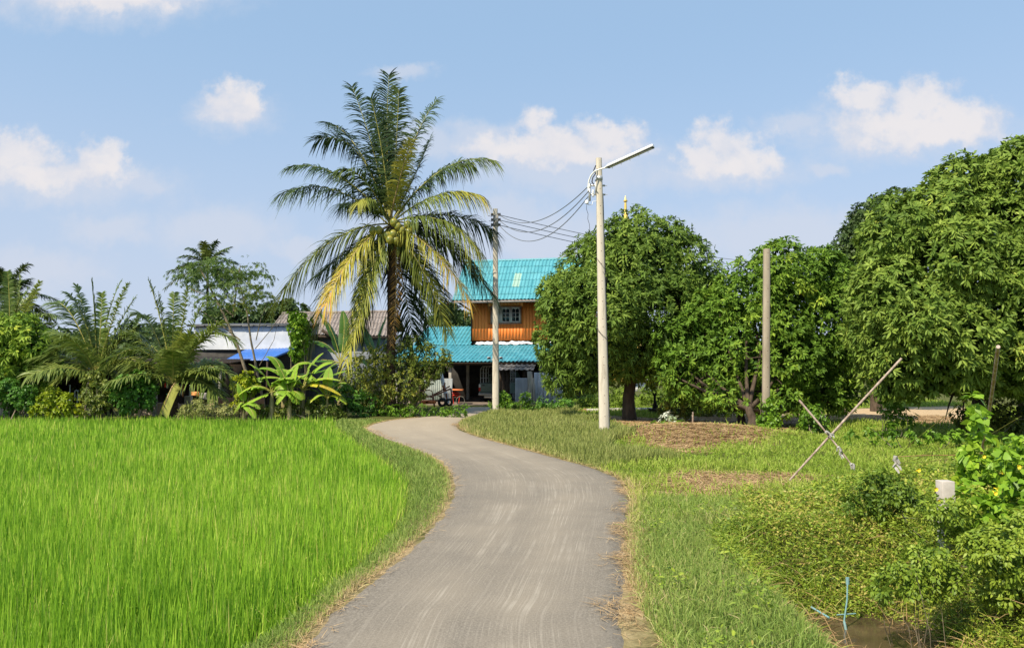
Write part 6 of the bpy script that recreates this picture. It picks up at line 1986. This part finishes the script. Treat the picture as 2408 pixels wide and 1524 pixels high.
rag('white rag hanging from the lower end of the wrapped stick', [(2000, 1088), (2004, 1092), (2008, 1090)], 10.85, .025)
rag('white rag knotted half way down the wrapped stick', [(1972, 1050), (1975, 1058), (1976, 1066)], 10.95, .022)
rag('white cord tied where the two sticks cross', [(1944, 1012), (1950, 1018), (1958, 1020), (1962, 1022)], 11.05, .018)
rag('tattered white rag hung on a string over the weeds', [(2106, 1072), (2104, 1080), (2108, 1088), (2103, 1096)], 9.4, .028)
mb = MB(); mb.tube([at(2106, 1074, 9.4), at(2160, 1071, 9.4), at(2240, 1070, 9.3), at(2300, 1066, 9.0)], .004, 5); single('string', mb, M['rust'], at(2106, 1074, 9.4), 'thin brown string strung between the tattered rag and the vine', 'string')
a, b = at(1993, 1360, 7.02), at(1985, 1460, 6.95)
mb = MB(); mb.tube([a, (a + b) / 2 + np.array([.012, 0, 0]), b], .0075, 8); mb.tube([b, b + np.array([.01, -.1, -.25])], .012, 8); mb.tube([a + UP * .01, a - UP * .05], .017, 8)
mb.tube([at(1968, 1445, 6.95), at(2012, 1442, 7.0)], .006, 6)
single('pvc_pipe', mb, M['pvc'], a, 'thin light blue pipe standing upright in the muddy water', 'pipe', 'light blue pipes in the ditch', smooth=True)
a, b = at(1908, 1427, 7.2), at(1950, 1452, 6.98)
mb = MB(); mb.tube([a, b], .010, 8); single('pvc_pipe', mb, M['pvc'], a, 'thin light blue pipe lying across the edge of the water', 'pipe', 'light blue pipes in the ditch', smooth=True)

# ------------------------------------------------------------------ houses and clutter beyond the paddy
wh_ = thing('white_sheet_house', (at(575, 900, 36)[0], 36, 0), 'low house faced with white sheeting under a black roof edge', 'house')
mb = MB()
a, b = at(455, 820, 36), at(690, 820, 36)
ztop, zb = at(500, 768, 36)[2], at(500, 822, 36)[2]
nn_ = 60
X_, Z_ = np.meshgrid(np.linspace(a[0], b[0], nn_), np.linspace(zb, ztop, 10))
yy_ = 36 - .0 + .035 * fnoise(np.stack([X_.ravel() * .9, Z_.ravel() * 2], 1), .9, 3)
q = (np.arange(9)[:, None] * nn_ + np.arange(nn_ - 1)[None]).ravel()
mb.add(np.stack([X_.ravel(), yy_, Z_.ravel()], 1), np.stack([q, q + 1, q + nn_ + 1, q + nn_], 1))
part('white_sheeting', mb, M['white_sheet'], wh_, smooth=True)
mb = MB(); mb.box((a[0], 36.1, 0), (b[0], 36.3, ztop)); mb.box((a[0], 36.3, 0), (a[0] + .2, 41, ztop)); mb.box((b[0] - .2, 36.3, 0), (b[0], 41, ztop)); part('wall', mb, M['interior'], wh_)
mb = MB()
zr0, zr1 = ztop - .02, ztop + .35
V = [(a[0] - .3, 35.9, zr0), (b[0] + .15, 35.9, zr0), (b[0] + .15, 41.4, zr1), (a[0] - .3, 41.4, zr1)]
V = [np.array(v) for v in V]
mb.add(V + [v + UP * .12 for v in V], [(3, 2, 1, 0), (4, 5, 6, 7), (0, 1, 5, 4), (1, 2, 6, 5), (2, 3, 7, 6), (3, 0, 4, 7)])
for k in range(9):
    mb.tube([(a[0] + .6 * k * 1.0, 35.86, zr0 + .02 + .03 * (k % 2)), (a[0] + .6 * k + .55, 35.86, zr0 + .05)], .045, 6)
part('roof', mb, surf('black_plastic', (.03, .032, .036), (.10, .105, .11), 4, .5), wh_)
mb = MB()
V = [at(578, 822, 35.98), at(697, 818, 35.98), at(628, 847, 33.8), at(530, 847, 33.8)]
n1, n2 = 46, 2
s = np.linspace(0, 1, n1)
topv = V[0] + (V[1] - V[0]) * s[:, None]; botv = V[3] + (V[2] - V[3]) * s[:, None]
lift = (.025 * (np.arange(n1) % 3 == 0))[:, None] * UP
VV = np.concatenate([topv + lift, botv + lift, topv - UP * .02, botv - UP * .02])
i_ = np.arange(n1 - 1)
mb.add(VV, np.concatenate([np.stack([i_, i_ + n1, i_ + n1 + 1, i_ + 1], 1), np.stack([i_ + 2 * n1, i_ + 2 * n1 + 1, i_ + 3 * n1 + 1, i_ + 3 * n1], 1), np.stack([i_ + n1, i_ + 3 * n1, i_ + 3 * n1 + 1, i_ + n1 + 1], 1)]))
mb.beam(V[1] - UP * .02, V[2] - UP * .02, .04, .10)
part('blue_awning', mb, M['blue_roof'], wh_)
for p in (V[2], V[3]):
    mb = MB(); mb.beam((p[0], p[1] + .05, 0), p - UP * .04 + np.array([0, .05, 0]), .07, .07); part('post', mb, M['dark_wood'], wh_)

gr_ = thing('grey_roofed_house', (at(800, 900, 39)[0], 39, 0), 'grey walled house with a weathered grey corrugated roof behind the coconut palm', 'house')
mb = MB()
R0, R1 = at(662, 738, 42), at(935, 733, 42)
E0, E1 = at(628, 784, 38.6), at(925, 790, 38.6)
n1 = 300
s = np.linspace(0, 1, n1)
for (Ta, Tb, Ba, Bb, nr) in ((R0, R1, E0, E1, 4),):
    for c in range(nr):
        fa, fb2 = c / nr, (c + 1.03) / nr
        a1 = Ta + (Ba - Ta) * fa; b1 = Tb + (Bb - Tb) * fa; a2 = Ta + (Ba - Ta) * fb2; b2 = Tb + (Bb - Tb) * fb2
        w_ = (.03 * np.sin(s * 2 * math.pi * 37))[:, None] * UP
        r1_, r2_ = a1 + (b1 - a1) * s[:, None] + w_, a2 + (b2 - a2) * s[:, None] + w_ + UP * .02
        i_ = np.arange(n1 - 1)
        mb.add(np.concatenate([r1_, r2_]), np.stack([i_, i_ + 1, i_ + n1 + 1, i_ + n1], 1))
V = [R0, R1, R1 + np.array([0, 3.4, -1.0]), R0 + np.array([0, 3.4, -1.0])]
mb.add(V, [(0, 1, 2, 3)])
rf_ = part('roof', mb, M['grey_roof'], gr_)
mb = MB(); mb.tube([R0, R1], .10, 8); part('ridge_cap', mb, M['grey_roof'], rf_, smooth=True)
mb = MB(); mb.beam(E0 - UP * .12, E1 - UP * .12, .05, .16); mb.beam(at(757, 777, 38.5), at(792, 797, 38.4), .05, .16); part('fascia', mb, M['dark_wood'], gr_)
mb = MB()
xa, xb = at(692, 900, 39)[0], at(925, 900, 39)[0]
zt = E0[2] - .02
mb.box((xa, 39, 0), (xb, 39.15, zt)); mb.box((xa, 39.15, 0), (xa + .15, 44, zt)); mb.box((xb - .15, 39.15, 0), (xb, 44, zt))
V = [np.array(v) for v in ((xa, 39.05, zt), (xa, 42, R0[2] - .1), (xa, 44, zt), (xa + .1, 39.05, zt), (xa + .1, 42, R0[2] - .1), (xa + .1, 44, zt))]
mb.add(V, [(0, 1, 2, -1), (5, 4, 3, -1)])
part('wall', mb, M['bluegrey_wall'], gr_)

# made-up dark shed, standing in for the shade below the trees
sx0, sx1 = at(40, 900, 33)[0], at(555, 900, 33)[0]
shed = thing('shade_shed', ((sx0 + sx1) / 2, 33, 0), 'long dark shed added for the tree shade behind the young palms', 'shed')
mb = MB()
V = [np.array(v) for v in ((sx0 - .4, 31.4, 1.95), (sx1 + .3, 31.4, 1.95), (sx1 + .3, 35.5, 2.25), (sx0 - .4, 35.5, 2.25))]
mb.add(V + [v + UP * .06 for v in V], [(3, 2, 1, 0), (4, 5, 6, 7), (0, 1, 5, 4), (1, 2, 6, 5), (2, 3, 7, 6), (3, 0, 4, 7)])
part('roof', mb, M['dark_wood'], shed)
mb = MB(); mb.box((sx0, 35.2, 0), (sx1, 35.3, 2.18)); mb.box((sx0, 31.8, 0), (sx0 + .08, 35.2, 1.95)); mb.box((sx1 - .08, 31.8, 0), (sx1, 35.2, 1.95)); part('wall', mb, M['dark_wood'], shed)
for k in range(6):
    x = sx0 + .2 + (sx1 - sx0 - .4) * k / 5
    mb = MB(); mb.beam((x, 31.7, 0), (x, 31.7, 1.95), .1, .1); part('post', mb, M['grey_wood'], shed)


def seg_wall(label, px0, px1, Y, y0_, y1_, mat, th=.12, name='low_wall'):
    a, b = at(px0, y1_, Y), at(px1, y1_, Y)
    z0_, z1_ = min(a[2], .05), at(px0, y0_, Y)[2]
    mb = MB(); mb.box((a[0], Y, z0_), (b[0], Y + th, z1_))
    for k in range(int((b[0] - a[0]) / .5)):
        mb.box((a[0] + .5 * k + .48, Y - .012, z0_ + .04), (a[0] + .5 * k + .5, Y - .003, z1_ - .03), 1)
    return single(name, mb, [M[mat], M['old_concrete']], (a[0], Y, 0), label, 'wall', 'broken low wall along the paddy', bevel=.01)


seg_wall('pale raised concrete slab nearest the light green tree', 46, 98, 27.2, 948, 964, 'pale_concrete', .5, 'concrete_slab')
seg_wall('grey low wall stub at the outer end of the paddy', -60, 22, 27.6, 955, 972, 'old_concrete')
seg_wall('pinkish low wall beside the white post', 188, 214, 27.4, 952, 975, 'pink_wall')
seg_wall('pinkish block wall with a flat cap under the green bush', 316, 392, 27.6, 947, 976, 'pink_wall', .2)
seg_wall('pinkish block wall between the stout palm and the wooden post', 392, 500, 28.0, 950, 976, 'pink_wall', .2)
seg_wall('whitish block wall behind the wooden post', 505, 545, 27.8, 952, 974, 'pale_concrete', .2)
mb = MB(); p0, p1 = at(498, 943, 28.4), at(620, 943, 28.4); mb.box((p0[0], 28.4, .1), (p1[0], 28.5, p0[2] + .12)); single('fence_board', mb, surf('red_board', (.34, .16, .11), (.48, .25, .18), 5, .8), p0, 'reddish board fence behind the whitish block wall', 'fence')
for px, y0_, y1_, Y, w, mt, lab in ((203, 925, 975, 26.9, .13, 'pale_concrete', 'white square post standing by the olive shrub'), (364, 922, 975, 27.1, .12, 'pale_concrete', 'tall white post in front of the pink block wall'),
                                     (443, 931, 952, 27.9, .22, 'pale_concrete', 'thick pale stub post to the side of the stout palm trunk'), (389, 960, 976, 27.0, .14, 'dark_wood', 'dark stump like post under the yellow hanging leaf'),
                                     (503, 942, 965, 27.4, .12, 'grey_wood', 'brown wooden post against the whitish wall'), (447, 905, 935, 28.8, .06, 'steel', 'thin metal post behind the pale stub post')):
    b, t2 = at(px, y1_, Y), at(px, y0_, Y); b[2] = min(b[2], 0)
    mb = MB(); mb.box((-w / 2, -w / 2, 0), (w / 2, w / 2, t2[2] - b[2]), 0, None, b); single('post', mb, M[mt], b, lab, 'post', 'posts along the low wall', bevel=.008)


def cloth(label, px0, px1, y0_, y1_, Y, mats, fold=7, name='hanging_cloth', cat='cloth', group='washing hung under the shed', split=None):
    a, b = at(px0, y0_, Y), at(px1, y0_, Y); zb_ = at(px0, y1_, Y)[2]
    n1, n2 = 22, 8
    S_, T2 = np.meshgrid(np.linspace(0, 1, n1), np.linspace(0, 1, n2))
    S_, T2 = S_.ravel(), T2.ravel()
    wv_ = .03 * np.sin(S_ * fold + T2 * 1.3) * (.4 + T2)
    V = a + (b - a) * S_[:, None] + UP * ((zb_ - a[2]) * T2 * (1 - .15 * np.sin(S_ * 5)))[:, None] + np.array([0, 1.0, 0]) * wv_[:, None]
    q = (np.arange(n2 - 1)[:, None] * n1 + np.arange(n1 - 1)[None]).ravel()
    mb = MB(); Fq = np.stack([q, q + 1, q + n1 + 1, q + n1], 1)
    mi = np.zeros(len(q), int) if split is None else (((q % n1) / n1) > split).astype(int)
    for m_ in (0, 1):
        if (mi == m_).any():
            mb.add(V, Fq[mi == m_], m_)
    o = single(name, mb, [M[m] for m in mats], a, label, cat, group, smooth=True)
    so = o.modifiers.new('thickness', 'SOLIDIFY'); so.thickness = .008
    return o


cloth('red and white cloth hanging beside the yellow palm leaf', 386, 395, 900, 912, 28.6, ['red_cloth', 'cream_cloth'], split=.55)
cloth('cream cloth catching the sun behind the stout palm', 400, 412, 914, 924, 28.6, ['cream_cloth', 'cream_cloth'])
cloth('narrow yellowish cloth next to the stout palm trunk', 424, 431, 905, 930, 28.6, ['cream_cloth', 'orange_cloth'], split=.6)
cloth('orange cloth hanging at the added dark shed', 448, 468, 921, 931, 31.2, ['orange_cloth', 'orange_cloth'])
cloth('grey cloth hanging next to the orange one', 469, 486, 924, 938, 31.2, ['grey_cloth', 'grey_cloth'])
mb = MB(); q = at(406, 929, 28.5); mb.revolve(q, [(.001, -.07), (.10, -.06), (.20, .0), (.23, .05), (.21, .05), (.18, 0), (.001, -.05)], 18); single('bowl', mb, M['green_bowl'], q, 'dark green bowl under the cream cloth', 'bowl', smooth=True)
sb = MB(); q = at(404, 968, 27.5); q[2] = .1
prof = [(.001, -.1), (.33, -.05), (.36, .1), (.30, .3), (.20, .42), (.10, .5), (.15, .56), (.001, .56)]
sb.revolve(q, prof, 22)
sk_o = single('sack', sb, M['pink_cloth'], q, 'crumpled pinkish sack heaped against the wall by the stout palm', 'sack', smooth=True)
dm = sk_o.modifiers.new('sub', 'SUBSURF'); dm.levels = dm.render_levels = 2
tx_ = bpy.data.textures.new('crumple', 'CLOUDS'); tx_.noise_scale = .16
dd_ = sk_o.modifiers.new('crumple', 'DISPLACE'); dd_.texture = tx_; dd_.strength = .12

# an old white water pump stand among the trees, tied gate tubes
mb = MB()
for P_ in ([(165, 905), (163, 935), (162, 950)], [(178, 918), (183, 918), (182, 940), (181, 952)], [(176, 940), (176, 920), (178, 918)], [(183, 933), (193, 934)], [(156, 962), (156, 946), (160, 943), (164, 946)]):
    mb.tube([at(x, y, 27.9) for x, y in P_], .022, 7)
mb.revolve(at(163, 944, 27.9), [(.001, -.09), (.08, -.06), (.10, 0), (.08, .06), (.001, .09)], 12)
single('water_pump', mb, surf('pump_paint', (.38, .46, .48), (.60, .66, .66), 9, .5), at(163, 960, 27.9), 'pale blue piping of a water pump behind the concrete slab', 'water pump', smooth=True)

# a person bending behind the green bush, seen between leaves
pb = at(254, 960, 28.3); pb[2] = 0.0
hp = at(257, 916, 28.3)
person = thing('person', pb, 'person in a straw hat and blue shirt working bent over behind the bushes', 'person')
bm = bpy.data.meshes.new('body')
j = np.array([(0, 0, .62), (.0, -.02, .80), (.04, -.10, .98), (.07, -.16, 1.06), (.10, -.20, 1.17), (-.16, -.10, .98), (-.26, -.20, .74), (-.20, -.36, .56), (.22, -.12, .98), (.30, -.26, .76), (.24, -.42, .60),
              (-.10, .0, .58), (-.13, -.16, .32), (-.12, .0, .05), (-.12, -.12, .02), (.10, .0, .58), (.14, -.16, .32), (.13, .0, .05), (.13, -.12, .02), (-.18, -.44, .52), (.22, -.50, .56)])
off = np.array([hp[0], hp[1], 0]) - np.array([.10, -.20, 0]) ; dz = hp[2] - .06 - 1.17
j = j + off; j[:, 2] += dz * np.clip((j[:, 2]) / 1.17, 0, 1)
ed = [(0, 1), (1, 2), (2, 3), (3, 4), (2, 5), (5, 6), (6, 7), (7, 19), (2, 8), (8, 9), (9, 10), (10, 20), (0, 11), (11, 12), (12, 13), (13, 14), (0, 15), (15, 16), (16, 17), (17, 18)]
rad_ = [.13, .12, .13, .055, .10, .07, .045, .032, .07, .045, .032, .09, .065, .045, .035, .09, .065, .045, .035, .028, .028]
bm.from_pydata([tuple(v - pb) for v in j], ed, [])
bo = bpy.data.objects.new('body', bm); COL.objects.link(bo); bo.parent = person; bo['_w'] = list(map(float, pb)); bm.materials.append(M['skin'])
smod = bo.modifiers.new('skin', 'SKIN'); bm.skin_vertices.new() if not bm.skin_vertices else None
for v_, r_ in zip(bm.skin_vertices[0].data, rad_):
    v_.radius = (r_, r_)
bm.skin_vertices[0].data[0].use_root = True
ss = bo.modifiers.new('sub', 'SUBSURF'); ss.levels = ss.render_levels = 1
mb = MB(); mb.tube(j[[0, 1, 2, 3]] + 0, [.155, .15, .155, .08], 14); mb.tube(j[[2, 5, 6, 7]], [.09, .085, .065, .05], 10); mb.tube(j[[2, 8, 9, 10]], [.09, .085, .065, .05], 10)
part('shirt', mb, M['blue_cloth'], person, smooth=True)
mb = MB(); mb.tube(j[[0, 11, 12, 13]], [.15, .115, .085, .06], 12); mb.tube(j[[0, 15, 16, 17]], [.15, .115, .085, .06], 12); part('trousers', mb, M['dark_wood'], person, smooth=True)
mb = MB(); mb.revolve(j[4] + np.array([0, 0, .03]), [(.24, 0), (.17, .03), (.10, .05), (.09, .12), (.05, .15), (.001, .155)], 20, axis=(.1, -.25, 1)); part('hat', mb, M['straw_hat'], person, smooth=True)

# ------------------------------------------------------------------ far away: gilded spire, mast, small white house
SP = np.array([at(1472, 600, 95)[0], 95.0, 0.0])
sp = thing('temple_spire', SP, 'slender gilded temple spire rising behind the round mango tree', 'spire')
zs = lambda y: at(1472, y, 95)[2]
mb = MB(); mb.revolve(SP, [(2.4, 0), (2.4, zs(700)), (1.5, zs(640)), (1.1, zs(600)), (.6, zs(560)), (.45, zs(525))], 16); part('tower', mb, M['gold'], sp, smooth=False)
mb = MB(); mb.revolve(SP, [(.55, zs(525)), (.5, zs(516)), (.25, zs(512)), (.3, zs(508)), (.20, zs(503)), (.16, zs(485)), (.13, zs(476))], 12); part('shaft', mb, M['gold'], sp)
mb = MB(); mb.revolve(SP, [(.13, zs(476)), (.30, zs(474)), (.14, zs(470)), (.08, zs(464)), (.001, zs(460))], 10); part('finial', mb, M['gold'], sp)
MS = np.array([at(1053, 800, 85)[0], 85.0, 0.0])
mst = thing('radio_mast', MS, 'thin red and white mast seen between the palm and the orange house', 'mast')
zz = lambda y: at(1053, y, 85)[2]
for k in range(6):
    mb = MB(); y0_, y1_ = 770 - k * 12, 758 - k * 12
    mb.tube([MS * [1, 1, 0] + UP * (zz(y0_) if k else 0), MS * [1, 1, 0] + UP * zz(y1_)], .09 - .008 * k, 8)
    part('mast_section', mb, M['red_paint'] if k % 2 == 0 else M['white_paint'], mst)
fh = thing('far_house', at(1512, 940, 56) * [1, 1, 0], 'small white building glimpsed under the round mango tree', 'building')
p0, p1 = at(1494, 895, 56), at(1545, 918, 56)
mb = MB(); mb.box((p0[0], 56, 0), (p1[0], 60, at(1500, 897, 56)[2])); part('wall', mb, M['white_paint'], fh)
mb = MB(); V = [np.array(v) for v in ((p0[0] - .3, 55.7, p0[2] - .05), (p1[0] + .3, 55.7, p0[2] - .05), (p1[0] + .3, 58, p0[2] + .7), (p0[0] - .3, 58, p0[2] + .7), (p1[0] + .3, 60.3, p0[2] - .05), (p0[0] - .3, 60.3, p0[2] - .05))]
mb.add(V, [(0, 1, 2, 3), (3, 2, 4, 5)]); part('roof', mb, M['grey_roof'], fh)
mb = MB(); mb.box((at(1478, 900, 55)[0], 55, 0), (at(1494, 900, 55)[0], 55.3, at(1480, 896, 55)[2])); part('side_panel', mb, M['tile2'], fh)
